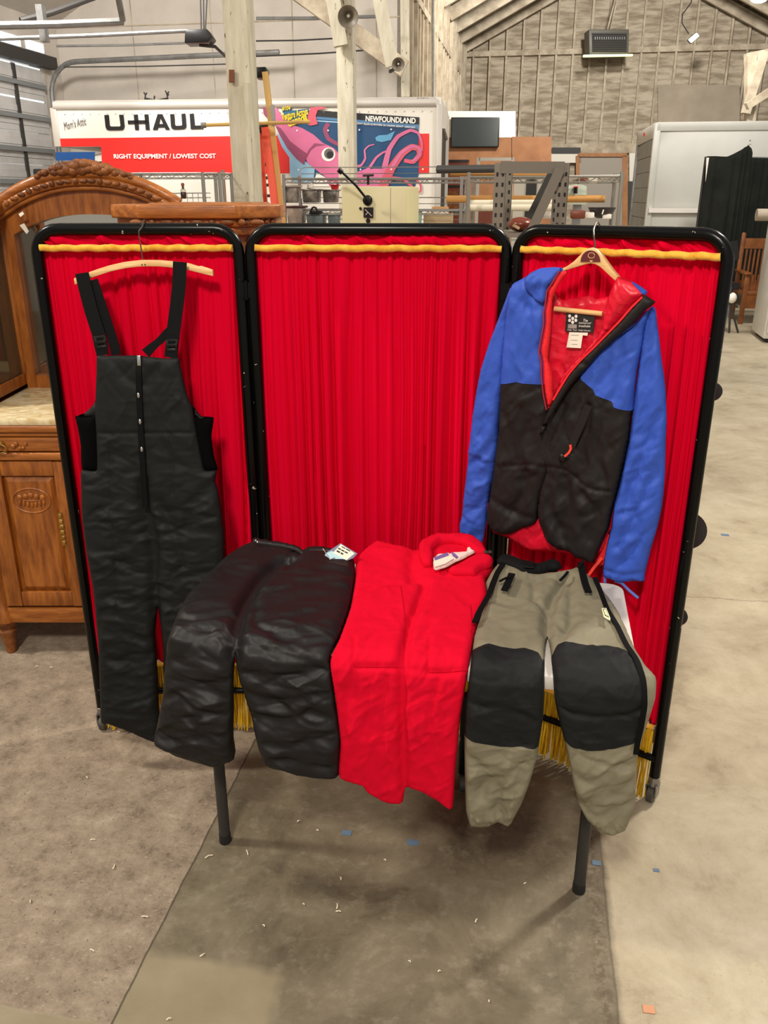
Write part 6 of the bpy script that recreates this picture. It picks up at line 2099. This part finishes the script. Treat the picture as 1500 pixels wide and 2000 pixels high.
bin_(554, 588, 362, 396, 7.42, 'bin_clear', 'bin_pink', 'smoky clear bin at the left end of the upper mural shelf')
bin_(590, 628, 369, 396, 7.42, 'bin_clear', 'bin_clear', 'smoky clear bin in the middle of the upper mural shelf')
bin_(630, 664, 370, 396, 7.42, 'bin_clear', 'bin_clear', 'smoky clear bin beside the beige machine on the upper mural shelf')
bin_(646, 666, 361, 370, 7.5, 'truck_red', 'truck_red', 'small red box on top of the smoky bin', 'box', name='red_box')
bin_(560, 598, 402, 436, 7.35, 'bin_pink', 'lid_dark', 'blush bin with dark maroon lid on the lower mural shelf')
bin_(598, 638, 418, 440, 7.35, 'bin_blue', 'bin_blue', 'pale blue bin left of the pair on the lower mural shelf')
bin_(640, 668, 419, 440, 7.35, 'bin_blue', 'bin_blue', 'pale blue bin next to the beige machine on the lower shelf')
ts = tag(MB().build('x', M['paper']) if False else MB().add([at(599, 370, 7.5), at(601, 355, 7.5), at(604, 363, 7.5), at(609, 355, 7.5), at(611, 366, 7.5), at(614, 361, 7.5), at(612, 370, 7.5), at(604, 367, 7.45), at(606, 370, 7.62)], [(0, 1, 7), (1, 2, 7), (2, 3, 7), (3, 4, 7), (4, 5, 7), (5, 6, 7), (0, 7, 8), (7, 6, 8), (1, 0, 8), (2, 1, 8), (3, 2, 8), (4, 3, 8), (5, 4, 8), (6, 5, 8)]).build('crumpled_paper', M['paper']), 'crumpled white paper on top of the smoky shelf bins', 'paper')
hb_ = thing('toolbox', at(613, 418, 7.3), 'black handled box on the pale blue bin', 'box')
MB().rbox(at(604, 418, 7.3), EL, ED, 0, .085, 0, .12, 0, .02).build('box_body', M['plastic_black'], hb_)
MB().tube([at(606, 415, 7.32), at(610, 406, 7.32), at(613, 404.5, 7.32), at(617, 406, 7.32), at(622, 415, 7.32)], .008).build('carry_handle', M['plastic_black'], hb_, smooth=True)
bin_(797, 828, 410, 440, 7.3, 'bin_green', 'bin_green', 'mint green bin right of the beige machine')
bx = thing('cardboard_box', at(853, 440, 7.45), 'open pale cardboard box with raised flap right of the beige machine', 'box')
p0 = at(827, 440, 7.45)
w = (at(881, 440, 7.45) - p0).length
h = at(827, 417, 7.45).z - p0.z
mb = MB().rbox(p0, EL, ED, 0, w, 0, .006, 0, h).rbox(p0, EL, ED, 0, w, .19, .196, 0, h).rbox(p0, EL, ED, 0, .006, .006, .19, 0, h).rbox(p0, EL, ED, w - .006, w, .006, .19, 0, h).rbox(p0, EL, ED, 0, w, 0, .19, 0, .006)
mb.build('carton', M['card'], bx)
MB().prism([at(843, 417, 7.60), at(878, 417, 7.60), at(876, 404, 7.64), at(844, 404, 7.64)], (0, .006, .002)).build('flap', M['card_in'], bx)
MB().prism([at(846, 418, 7.57), at(876, 418, 7.57), at(872, 410, 7.57), at(849, 410, 7.57)], (0, .02, 0)).build('filler_paper', M['paper'], bx)

# rolls laid along the shelves
M['roll_brown'] = mat('kraft_roll', rgb(204, 150, 84), rough=.7)
M['roll_cream'] = mat('cream_roll', rgb(226, 218, 196), rough=.7)
M['roll_black'] = mat('black_roll', rgb(64, 62, 62), rough=.5)
M['roll_white'] = mat('white_roll', rgb(222, 220, 214), rough=.6)


def roll(x0, y0, x1, y1, D, r, m, label, m2=None, group=None):
    a, b = at(x0, y0, D), at(x1, y1, D)
    b = a + EL * (b - a).length + Vector((0, 0, b.z - a.z))
    t = thing('paper_roll', (a + b) / 2, label, 'roll', group)
    MB().tube([a, b], r, seg=18).build('roll', M[m], t, smooth=True)
    MB().tube([a - EL * .004, a + EL * .01], r * .5, seg=14).build('core', M[m2 or 'card_in'], t, smooth=True)
    return t


roll(853, 331, 976, 330, 6.05, .026, 'roll_black', 'black roll with a blue label on the top galvanised shelf', 'plastic_black')
lbp = at(953, 330.5, 6.02)
roll(880, 339, 1075, 340, 6.15, .018, 'roll_brown', 'thin kraft paper roll behind the black roll on the top shelf')
roll(1068, 347, 1212, 346, 6.2, .014, 'roll_white', 'thin white roll on the right of the top galvanised shelf')
roll(872, 389, 1173, 388, 6.25, .024, 'roll_brown', 'long kraft paper roll across the middle of the rack')
roll(914, 397, 1084, 396, 6.1, .022, 'roll_cream', 'upper cream paper roll on the galvanised rack')
roll(912, 406, 1084, 405, 6.0, .022, 'roll_cream', 'lower cream paper roll on the galvanised rack')

# slotted angle frame
M['slot'] = mat('grey_slotted_steel', rgb(122, 116, 106), rough=.5, metal=.3)
M['slot_hole'] = mat('slot_hole', rgb(36, 34, 32), rough=.9)
sf = thing('slotted_steel_rack', at(1040, 500, 4.2).to_2d().to_3d(), 'grey slotted steel angle rack with diagonal brace behind the right hinge', 'rack')
D = 4.2
def angle_post(xt, xb, dpt, holes=True):
    a, b = at(xt, 318, D + dpt), at(xt, 470, D + dpt)
    w_ = .055
    p = Vector((a.x, a.y, 0))
    mb = MB().rbox(p, EL, ED, -w_ / 2, w_ / 2, 0, .004, 0, a.z).rbox(p, EL, ED, w_ / 2 - .004, w_ / 2, 0, w_, 0, a.z)
    nf = len(mb.f)
    hm = mb
    for k in range(12):
        z = a.z - .05 - k * .045
        for q in (-.013, .013):
            hm.rbox(p, EL, ED, q - .005, q + .005, -.001, .0005, z - .009, z + .009)
    po = mb.build('upright', M['slot'], sf)
    po.data.materials.append(M['slot_hole'])
    for q in po.data.polygons[nf:]:
        q.material_index = 1
    return p, a.z
pa, za = angle_post(978, 978, 0)
pb, zb = angle_post(1102, 1102, .02)
angle_post(992, 992, .42)
angle_post(1094, 1094, .42)
d = (pb - pa)
MB().beam(pa + Vector((0, -.004, za - .02)), pb + Vector((0, -.004, za - .02)), .012, .052).build('top_rail', M['slot'], sf)
MB().beam(at(1094, 330, D - .012), at(1034, 460, D - .012), .045, .006, up=(0, 1, 0)).build('brace', M['slot'], sf)
MB().beam(at(1083, 328, D + .4), at(1018, 458, D + .4), .040, .006, up=(0, 1, 0)).build('brace', M['dark_gap'], sf)

# beige machine with its lever
M['beige'] = mat('beige_enamel', rgb(200, 192, 150), rough=.45, var=.3, vscale=6, col2=rgb(190, 182, 140))
DM = 3.9
mc = thing('beige_machine', at(733, 600, DM).to_2d().to_3d(), 'beige steel machine cabinet with black lever arm behind the middle panel', 'machine')
a, b = at(667, 364, DM), at(797, 364, DM)
mb = MB().rbox((a.x, a.y, 0), EL, ED, 0, (b - a).length, 0, .4, 0, a.z)
cabn = mb.build('cabinet', M['beige'], mc, bevel=.006)
MB().rbox((a.x, a.y, 0), EL, ED, (b - a).length * .745, (b - a).length * .75, -.001, .0, .3, a.z - .006).build('panel_seam', M['horn'], cabn)
yk = a.y - .012 - .165 * .08
MB().lathe(at(718, 391, a.y - .01), [(.021, 0), (.021, .018), (.012, .026)], axis=(0, -1, 0), seg=20).build('lever_hub', M['plastic_black'], mc, smooth=True)
MB().tube([at(718, 391, a.y - .06), at(695, 362, a.y - .10), at(668, 336, a.y - .13)], .0055, seg=8).build('lever_arm', M['plastic_black'], mc, smooth=True)
MB().tube([at(668, 337, a.y - .13), at(661, 331, a.y - .135)], .011, seg=12).build('lever_grip', M['plastic_black'], mc, smooth=True)
pz_ = a.y - .03
MB().prism([at(710, 405, pz_), at(729, 405, pz_), at(729, 425, pz_), at(710, 425, pz_)], (0, .006, 0)).build('control_plate', M['plastic_black'], mc)
MB().beam(at(713, 409, pz_ - .003), at(726, 422, pz_ - .003), .002, .002).beam(at(714, 420, pz_ - .003), at(719, 414, pz_ - .003), .002, .002).build('plate_mark', M['white_ink'], mc)
for x in (704, 735):
    MB().lathe(at(x, 407, a.y - .01), [(.006, 0), (.006, .012)], axis=(0, -1, 0), seg=12).build('knob', M['plastic_black'], mc, smooth=True)
MB().lathe(at(719, 431, a.y - .01), [(.010, 0), (.010, .014)], axis=(0, -1, 0), seg=12).build('knob', M['plastic_black'], mc, smooth=True)
tq = at(719, 361, a.y + .1)
MB().tube([tq, tq + Vector((0, 0, .038))], .006).tube([tq + Vector((-.024, 0, .038)), tq + Vector((.026, 0, .040))], .005).build('tee_handle', M['plastic_black'], mc, smooth=True)

# ================================================================== clutter seen between the shelves
M['dk_red_wood'] = mat('red_brown_wood', rgb(116, 56, 36), rough=.4)
M['shelf_grey'] = mat('grey_cabinet', rgb(186, 180, 168), rough=.5)


def block(name, x0, y0, x1, y1, D, m, label, cat, dp=.3, floor=True, group=None):
    a, b = at(x0, y0, D), at(x1, y0, D)
    z1 = a.z
    z0 = 0 if floor else at(x0, y1, D).z
    w_ = (b - a).dot(EL)
    t = thing(name, Vector((a.x, a.y, z0)) + EL * w_ / 2, label, cat, group)
    return t, Vector((a.x, a.y, 0)), w_, z0, z1


t, o, w_, z0, z1 = block('dark_bookcase', 872, 312, 915, 440, 16, 'dk', 'dark tall bookcase of upright records beside the truck rear', 'bookcase')
MB().rbox(o, EL, ED, 0, w_, .02, .3, 0, z1).build('carcass', M['dk_red_wood'], t)
for k in range(3):
    MB().rbox(o, EL, ED, 0, w_, 0, .3, z1 - .04 - k * .42, z1 - k * .42).build('shelf', M['tk_black'], t)
mb = MB()
rr = random.Random(8)
x = .02
while x < w_ - .03:
    q = rr.uniform(.012, .03)
    mb.rbox(o, EL, ED, x, x + q * .8, .005, .02, z1 - .88, z1 - .50 - rr.uniform(0, .06))
    x += q
mb.build('spines', M['oak_dark'], t)
t, o, w_, z0, z1 = block('grey_frame_rack', 935, 308, 1002, 440, 12, 'g', 'pale metal frame rack standing against the brown panelling', 'rack')
for x in (0, w_):
    MB().rbox(o, EL, ED, x - .02, x + .02, 0, .04, 0, z1).build('upright', M['shelf_grey'], t)
for z in (z1 - .02, z1 - .50, z1 - .95):
    MB().rbox(o, EL, ED, 0, w_, 0, .04, z - .02, z + .02).build('rail', M['shelf_grey'], t)
MB().rbox(o, EL, ED, .02, w_ - .02, .05, .3, z1 - .92, z1 - .52).build('stored_frames', M['dk_red_wood'], t)
t, o, w_, z0, z1 = block('grey_cabinet', 1005, 342, 1062, 440, 8, 'g', 'pale grey cabinet with a dark doorway behind the slotted rack', 'cabinet')
MB().rbox(o, EL, ED, 0, w_, .02, .4, 0, z1).build('carcass', M['shelf_grey'], t)
MB().rbox(o, EL, ED, w_ * .42, w_ * .78, .005, .025, .8, z1 - .02).build('opening', M['tk_black'], t)
M['scale_face'] = mat('scale_face', rgb(196, 206, 190), rough=.3)
t, o, w_, z0, z1 = block('fan_scale', 1110, 360, 1146, 400, 6.4, 's', 'pale fan-shaped dial scale on the galvanised rack', 'scale', floor=False)
MB().prism([at(1110, 400, 6.4), at(1146, 400, 6.4), at(1146, 364, 6.4), at(1138, 361, 6.4), at(1128, 360, 6.4), at(1118, 361, 6.4), at(1110, 364, 6.4)], (0, .05, 0)).build('dial', M['scale_face'], t, bevel=.004)
MB().tube([at(1124, 366, 6.38), at(1124, 378, 6.38)], .014).build('pointer_hub', M['plastic_black'], t)
MB().prism([at(1121, 364, 6.385), at(1129, 364, 6.385), at(1129, 367, 6.385), at(1121, 367, 6.385)], (0, .01, 0)).build('dial_print', M['truck_red'], t)
MB().rbox(at(1122, 440, 6.42), EL, ED, -.02, .04, 0, .05, 0, .2).build('pedestal', M['galv'], t)
M['leather'] = mat('brown_leather', rgb(110, 46, 28), rough=.3)
t = thing('leather_case', at(1015, 445, 4.0), 'shiny brown leather case sticking up between the middle and right panels', 'case')
mb = MB()
c = at(1017, 438, 4.36)
MB().rbox(pa, EL, ED, 0, (pb - pa).length, .004, .42, c.z - .055, c.z - .035).build('shelf_plate', M['slot'], sf)
mb.ball(c, .065, .07, .035, seg=18, rings=10)
mb.build('case_body', M['leather'], t, smooth=True)
MB().beam(at(1003, 440, 4.25), at(1013, 446, 4.25), .05, .012).build('case_tag', M['card'], t)
rr = random.Random(12)
items = [(1128, 424, .05, 'dk_red_wood', 'small red-brown wooden block on the lower rack shelf'), (1150, 424, .035, 'paper', 'small white trinket left of the dark bowl on the rack'),
         (1185, 426, .03, 'paper', 'small white box at the right end of the rack shelf'), (1074, 424, .05, 'paper', 'white card behind the diagonal brace on the rack'),
         (1140, 354, .025, 'dk_red_wood', 'tiny carved wooden figure hanging under the top rack shelf'), (1158, 356, .028, 'white_board', 'tiny white figurine under the top rack shelf')]
for x, y, s, m, lab in items:
    c = at(x, y, 6.05)
    tt = tag(MB().rbox(c, EL, ED, -s, s, -s * .6, s * .6, -s * .2, s * .9).build('trinket', M[m], bevel=s * .2), lab, 'trinket')
t = thing('dark_bowl', at(1174, 424, 6.1), 'dark grey bowl with white tag on the galvanised rack', 'bowl')
c = at(1174, 426, 6.1)
MB().lathe(c, [(.03, 0), (.075, .03), (.095, .07), (.088, .07), (.06, .03), (.01, .012)], seg=20).build('bowl', mat('dark_bowl', rgb(56, 50, 52), rough=.4), t, smooth=True)
MB().prism([at(1175, 418, 5.98), at(1178, 409, 5.98), at(1180, 410, 5.98), at(1177, 419, 5.98)], (0, .003, 0)).build('price_tag', M['paper'], t)

# ================================================================== white trailer at right, drapes, chair, fridge
M['trailer'] = mat('trailer_white', rgb(206, 206, 198), rough=.45, var=.4, vscale=1.4, col2=rgb(192, 190, 182))
M['roll_door'] = mat('grey_roll_door', rgb(150, 154, 152), rough=.5, var=.5, vscale=4, col2=rgb(126, 130, 128))
tr0 = at(1286, 240, 14.5)
tz = tr0.z
o = Vector((tr0.x, tr0.y, 0))
trl = thing('white_trailer', o + EL * 2.5 + ED * 1.2, 'plain white box trailer with grey roll-up door parked at right', 'trailer')
MB().rbox(o, EL, ED, 0, 5.0, .04, 2.3, .9, tz).build('trailer_body', M['trailer'], trl, bevel=.03)
MB().rbox(o, EL, ED, -.02, 5.0, .0, .08, tz - .12, tz + .01).build('roof_rail', M['trailer'], trl, bevel=.01)
MB().rbox(o, EL, ED, -.05, .05, .0, .1, .8, tz).build('corner_post', M['trailer'], trl, bevel=.01)
MB().rbox(o, EL, ED, -.06, .04, 2.22, 2.34, .8, tz).build('corner_post', M['galv'], trl, bevel=.01)
MB().rbox(o, EL, ED, -.06, .04, .05, 2.3, tz - .22, tz).build('rear_header', M['trailer'], trl, bevel=.01)
mb = MB()
for k in range(8):
    z1_ = tz - .24 - k * .24
    mb.rbox(o, EL, ED, -.03, .0, .12, 2.2, z1_ - .23, z1_)
mb.build('roll_door', M['roll_door'], trl)
MB().rbox(o, EL, ED, -.02, 5.0, .1, 2.2, .5, .9).build('chassis', M['tyre'], trl)
for a_ in (1.2, 3.9):
    MB().lathe(o + EL * a_ + ED * .1 + Vector((0, 0, .4)), [(.25, 0), (.40, .03), (.40, .26), (.25, .29)], seg=18, axis=ED).build('wheel', M['tyre'], trl, smooth=True)
MB().beam(o + EL * -.01 - ED * .03 + Vector((0, 0, at(1283, 411, 14.4).z)), o + EL * 5 - ED * .03 + Vector((0, 0, at(1283, 411, 14.4).z - .01)), .05, .07).build('rub_rail', M['tk_white'], trl)
MB().rbox(o, EL, ED, -.07, -.055, 1.1, 1.3, tz - .12, tz - .07).build('marker_lamp', M['truck_red'], trl)
mb = MB()
rr = random.Random(3)
for k in range(16):
    c = at(1466 + (k % 4) * 9 + rr.uniform(-2, 2), 276 + (k // 4) * 7, 14.3)
    mb.rbox(Vector((c.x, c.y, 0)), EL, ED, -.012, .012, 0, .004, c.z, c.z + rr.uniform(.01, .03))
mb.build('handwritten_marks', M['grey_thread'], trl)

M['drape'] = mat('black_drape', rgb(40, 42, 38), rough=.9, spec=.1, var=.5, vscale=4, col2=rgb(30, 32, 29))


def drape_cloth(L, D, name, parent, amp=.04, nx=40):
    """hanging cloth: top edge polyline in the photo, falls to the floor level z1."""
    (xs, ys), z1 = zip(*L[0]), L[1]
    V = []
    us = np.linspace(0, 1, nx)
    tx = np.interp(us, np.linspace(0, 1, len(xs)), xs)
    ty = np.interp(us, np.linspace(0, 1, len(ys)), ys)
    nv = 24
    for j in range(nv):
        for i in range(nx):
            p = at(tx[i], ty[i], D)
            z = p.z + (z1 - p.z) * j / (nv - 1)
            dd = amp * math.sin(i * .9 + 1.3 * math.sin(i * .31)) * (.3 + .7 * j / nv)
            V.append(Vector((p.x, p.y + dd, z)))
    fs = [(j * nx + i, j * nx + i + 1, (j + 1) * nx + i + 1, (j + 1) * nx + i) for j in range(nv - 1) for i in range(nx - 1)]
    o_ = MB().add(V, fs).build(name, M['drape'], parent, smooth=True, angle=180)
    sm_ = o_.modifiers.new('thickness', 'SOLIDIFY')
    sm_.thickness = .01
    return o_


db = thing('photo_backdrop', at(1415, 600, 13.2).to_2d().to_3d(), 'black cloth backdrop with raised peak in front of the white trailer', 'backdrop')
drape_cloth(([(1381, 305), (1400, 305), (1420, 306), (1440, 297), (1455, 288), (1462, 283), (1468, 290), (1469, 310)], .25), 13.2, 'cloth', db)
for x in (1379, 1462):
    a = at(x, 306, 13.26)
    MB().tube([Vector((a.x, a.y, 0)), a], .02).build('stand_pole', M['dark_gap'], db, smooth=True)
pw = [at(1380, 308, 13.1), at(1385, 308, 13.1), at(1378, 355, 13.1)]
MB().prism(pw, (0, .01, 0)).build('white_edge', M['paper'], db)
db2 = thing('black_curtain', at(1490, 600, 13.55).to_2d().to_3d(), 'flat black curtain at the right edge beside the peaked backdrop', 'curtain')
drape_cloth(([(1466, 308), (1500, 309), (1570, 310)], .3), 13.55, 'cloth', db2, amp=.03)
a, b = at(1466, 309, 13.57), at(1570, 311, 13.57)
MB().tube([a, b], .02).build('curtain_rod', M['galv'], db2, smooth=True)
M['chair_wood'] = mat('mission_oak', rgb(134, 78, 34), rough=.45, var=.6, vscale=6, col2=rgb(100, 54, 20))
D = 12.0
ch = thing('oak_armchair', at(1460, 630, D), 'slatted oak armchair seen past the right end of the screen', 'chair')
o = at(1442, 632, D)
o.z = 0
w_ = .62
for x in (0, w_ - .06):
    MB().rbox(o, EL, ED, x, x + .06, .55, .61, 0, 1.22).build('back_post', M['chair_wood'], ch, bevel=.02)
    MB().rbox(o, EL, ED, x, x + .06, 0, .06, 0, .68).build('front_leg', M['chair_wood'], ch, bevel=.005)
    MB().rbox(o, EL, ED, x - .02, x + .08, -.03, .6, .68, .71).build('armrest', M['chair_wood'], ch, bevel=.008)
for z in (1.10, .52):
    MB().rbox(o, EL, ED, .06, w_ - .06, .56, .60, z - .10, z + .04).build('back_rail', M['chair_wood'], ch)
for k in range(8):
    x = .09 + k * .057
    MB().rbox(o, EL, ED, x, x + .025, .57, .59, .56, 1.02).build('back_slat', M['chair_wood'], ch)
MB().rbox(o, EL, ED, .0, w_, .02, .6, .40, .46).build('seat', M['chair_wood'], ch, bevel=.01)
MB().rbox(o, EL, ED, .06, w_ - .06, .01, .04, .22, .40).build('seat_apron', M['chair_wood'], ch)
for k in range(6):
    MB().rbox(o, EL, ED, .09 + k * .08, .12 + k * .08, .02, .05, .46, .68).build('side_slat', M['chair_wood'], ch)
M['fridge'] = mat('white_enamel', rgb(206, 204, 196), rough=.35)
fg = thing('white_fridge', at(1490, 668, 10.4), 'white enamel fridge cut off by the right edge of the view', 'fridge')
o = at(1489, 667, 10.4)
zt_ = at(1500, 432, 10.6).z
e1 = (EL * .80 + ED * .6).normalized()
e2 = Vector((-e1.y, e1.x, 0))
o.z = 0
ly = onz(1467, 646, .04)
e2 = (Vector((ly.x, ly.y, 0)) - o).normalized()
e1 = Vector((e2.y, -e2.x, 0))
wd = (Vector((ly.x, ly.y, 0)) - o).length
MB().rbox(o, e1, e2, 0, .70, 0, wd, .05, zt_).build('fridge_body', M['fridge'], fg, bevel=.02)
MB().rbox(o, e1, e2, .02, .68, -.05, -.005, .12, zt_ - .02).build('fridge_door', M['fridge'], fg, bevel=.02)
MB().rbox(o, e1, e2, .05, .65, .05, wd - .05, 0, .05).build('plinth', M['rubber'], fg)
rl = at(1478, 415, 10.7)
rl.z = zt_ + .07
tag(MB().tube([rl, rl + EL * .8], .07, seg=16).build('rolled_mat', M['ply_grey'], smooth=True), 'grey rolled mat lying on top of the white fridge at the right edge', 'roll')
# folding chair and a white bag behind the screen edge
fc_ = thing('folding_chair', at(1422, 640, 11.2), 'dark folding chair half hidden behind the screen edge', 'chair')
g = lambda x, y: at(x, y, 11.2)
for L_ in (((1410, 530), (1442, 652)), ((1440, 600), (1412, 575)), ((1428, 560), (1424, 652))):
    MB().tube([g(*L_[0]), g(*L_[1])], .014, seg=6).build('leg', M['dark_gap'], fc_, smooth=True)
MB().prism([g(1405, 550), g(1446, 553), g(1444, 566), g(1406, 568)], (0, .3, 0)).build('seat', M['tk_black'], fc_)
MB().prism([g(1408, 475), g(1440, 470), g(1444, 505), g(1412, 520)], (0, .03, 0)).build('backrest', M['tk_black'], fc_)
wbag = tag(MB().ball(g(1430, 582), .06, .05, .07).build('white_bag', M['paper'], smooth=True), 'crumpled white bag hanging under the folding chair', 'bag')

# black stand with round discs behind the right end
sd = thing('disc_stand', Vector((.905, 2.36, 0)), 'black upright stand with round discs peeking out behind the right post', 'stand')
c0 = Vector((.905, 2.36, 0))
MB().lathe(c0, [(.030, 0), (.030, .012), (.02, .025), (.014, .04)], seg=28).build('base', M['rubber'], sd, smooth=True)
MB().tube([c0 + Vector((0, 0, .03)), c0 + Vector((0, 0, 1.24))], .011).build('pole', M['black_metal'], sd, smooth=True)
for px, py, r in ((1392, 765, .026), (1342, 1036, .057), (1325, 1204, .028)):
    c = at(px, py, 2.35)
    MB().tube([Vector((c0.x, 2.36, c.z)), c], .006).build('disc_arm', M['black_metal'], sd)
    MB().lathe(c, [(r * .7, -.012), (r, -.008), (r, .008), (r * .7, .012)], seg=32, axis=(-.30, -.90, .30)).build('disc', M['rubber'], sd, smooth=True)

# ================================================================== bits on the floor
M['shaving'] = mat('wood_shaving', rgb(232, 220, 196), rough=.7)
M['tape'] = mat('blue_tape', rgb(92, 116, 140), rough=.7)
rr = random.Random(21)
spots = [(408, 1673, 16), (483, 1665, 14), (583, 1604, 6), (593, 1766, 5), (658, 1770, 16), (661, 1780, 12), (665, 1716, 10), (515, 1808, 7), (395, 1865, 12), (283, 1790, 16), (180, 1856, 12), (181, 1640, 10), (222, 1693, 12), (100, 1304, 8), (72, 1302, 8), (858, 1897, 6), (955, 1955, 5), (930, 1798, 12), (1025, 1725, 8), (620, 1622, 5), (752, 1680, 5), (232, 1430, 6), (170, 1518, 8), (60, 1760, 10), (330, 1990, 10), (800, 1878, 6)]
for k, (x, y, s) in enumerate(spots):
    c = onz(x, y, .003)
    ln = s * .0007 * (2.0 if y < 1700 else 1.5)
    an = rr.uniform(0, 3.1)
    d = Vector((math.cos(an), math.sin(an), 0))
    e = Vector((-d.y, d.x, 0))
    pts = [c - d * ln / 2, c + e * ln * rr.uniform(-.2, .2) + Vector((0, 0, .003)), c + d * ln / 2]
    o_ = MB().tube(pts, .0016, seg=5).build('wood_shaving', M['shaving'])
    tag(o_, 'pale curled wood shaving lying on the bare floor', 'shaving', 'wood shavings scattered on the floor')
for k, (x, y, lab) in enumerate(((677, 1627, 'blue tape scrap on the dark concrete left of the table shadow'), (806, 1646, 'blue tape scrap in the middle of the dark concrete'), (1165, 1686, 'blue tape scrap on the seam beside the right table leg'), (1416, 1045, 'blue tape scrap on the pale floor right of the screen'), (1282, 1700, 'faint blue tape scrap on the pale concrete near the seam'))):
    c = onz(x, y, 0)
    s = (.014, .016, .012, .02, .008)[k]
    tag(MB().rbox(c, EL, ED, -s, s, -s * .7, s * .7, .0004, .0016).build('tape_scrap', M['tape']), lab, 'tape')
c = onz(1268, 1972, 0)
M['clay'] = mat('red_clay', rgb(196, 142, 112), rough=.9)
tag(MB().rbox(c, EL, ED, -.014, .012, -.010, .010, .0004, .002).build('clay_smear', M['clay']), 'orange-red smear on the pale floor near the bottom edge', 'smear')

# ================================================================== light
w = bpy.data.worlds.new('hall_light')
SC.world = w
w.use_nodes = True
bg = w.node_tree.nodes['Background']
bg.inputs['Color'].default_value = (1.0, .95, .88, 1)
bg.inputs['Strength'].default_value = WORLD


def area(name, loc, target, size, power, col=(1, .93, .82)):
    d_ = bpy.data.lights.new(name, 'AREA')
    d_.shape = 'DISK'
    d_.size = size
    d_.energy = power
    d_.color = col
    o_ = bpy.data.objects.new(name, d_)
    o_.location = loc
    o_.rotation_euler = (Vector(target) - Vector(loc)).to_track_quat('-Z', 'Y').to_euler()
    COL.objects.link(o_)
    return o_


for nm, loc, tgt, sz, pw_, cl_ in LIGHTS:
    area(nm, loc, tgt, sz, pw_, cl_)
SC.view_settings.view_transform = 'Standard'
SC.view_settings.look = 'None'
SC.view_settings.gamma = 1.0
SC.view_settings.use_curve_mapping = False
SC.view_settings.exposure = EXPO

GROUPS = {'clothes hanger': 'hangers hooked over the screen', 'trousers': 'trousers draped over the table', 'loudspeaker': 'horn loudspeakers on the posts',
          'floodlight': 'lit floodlights under the roof', 'shelving': 'wire shelving behind the screen', 'bin': 'storage bins on the mural shelving',
          'tape': 'tape scraps on the floor', 'trinket': 'small things on the galvanised rack'}
for o_ in list(SC.objects):
    g_ = GROUPS.get(o_.get('category'))
    if g_ and o_.parent is None and not o_.get('group'):
        o_['group'] = g_
    if o_.name.startswith('paper_roll') and o_.parent is None:
        o_['group'] = 'paper rolls on the galvanised rack'
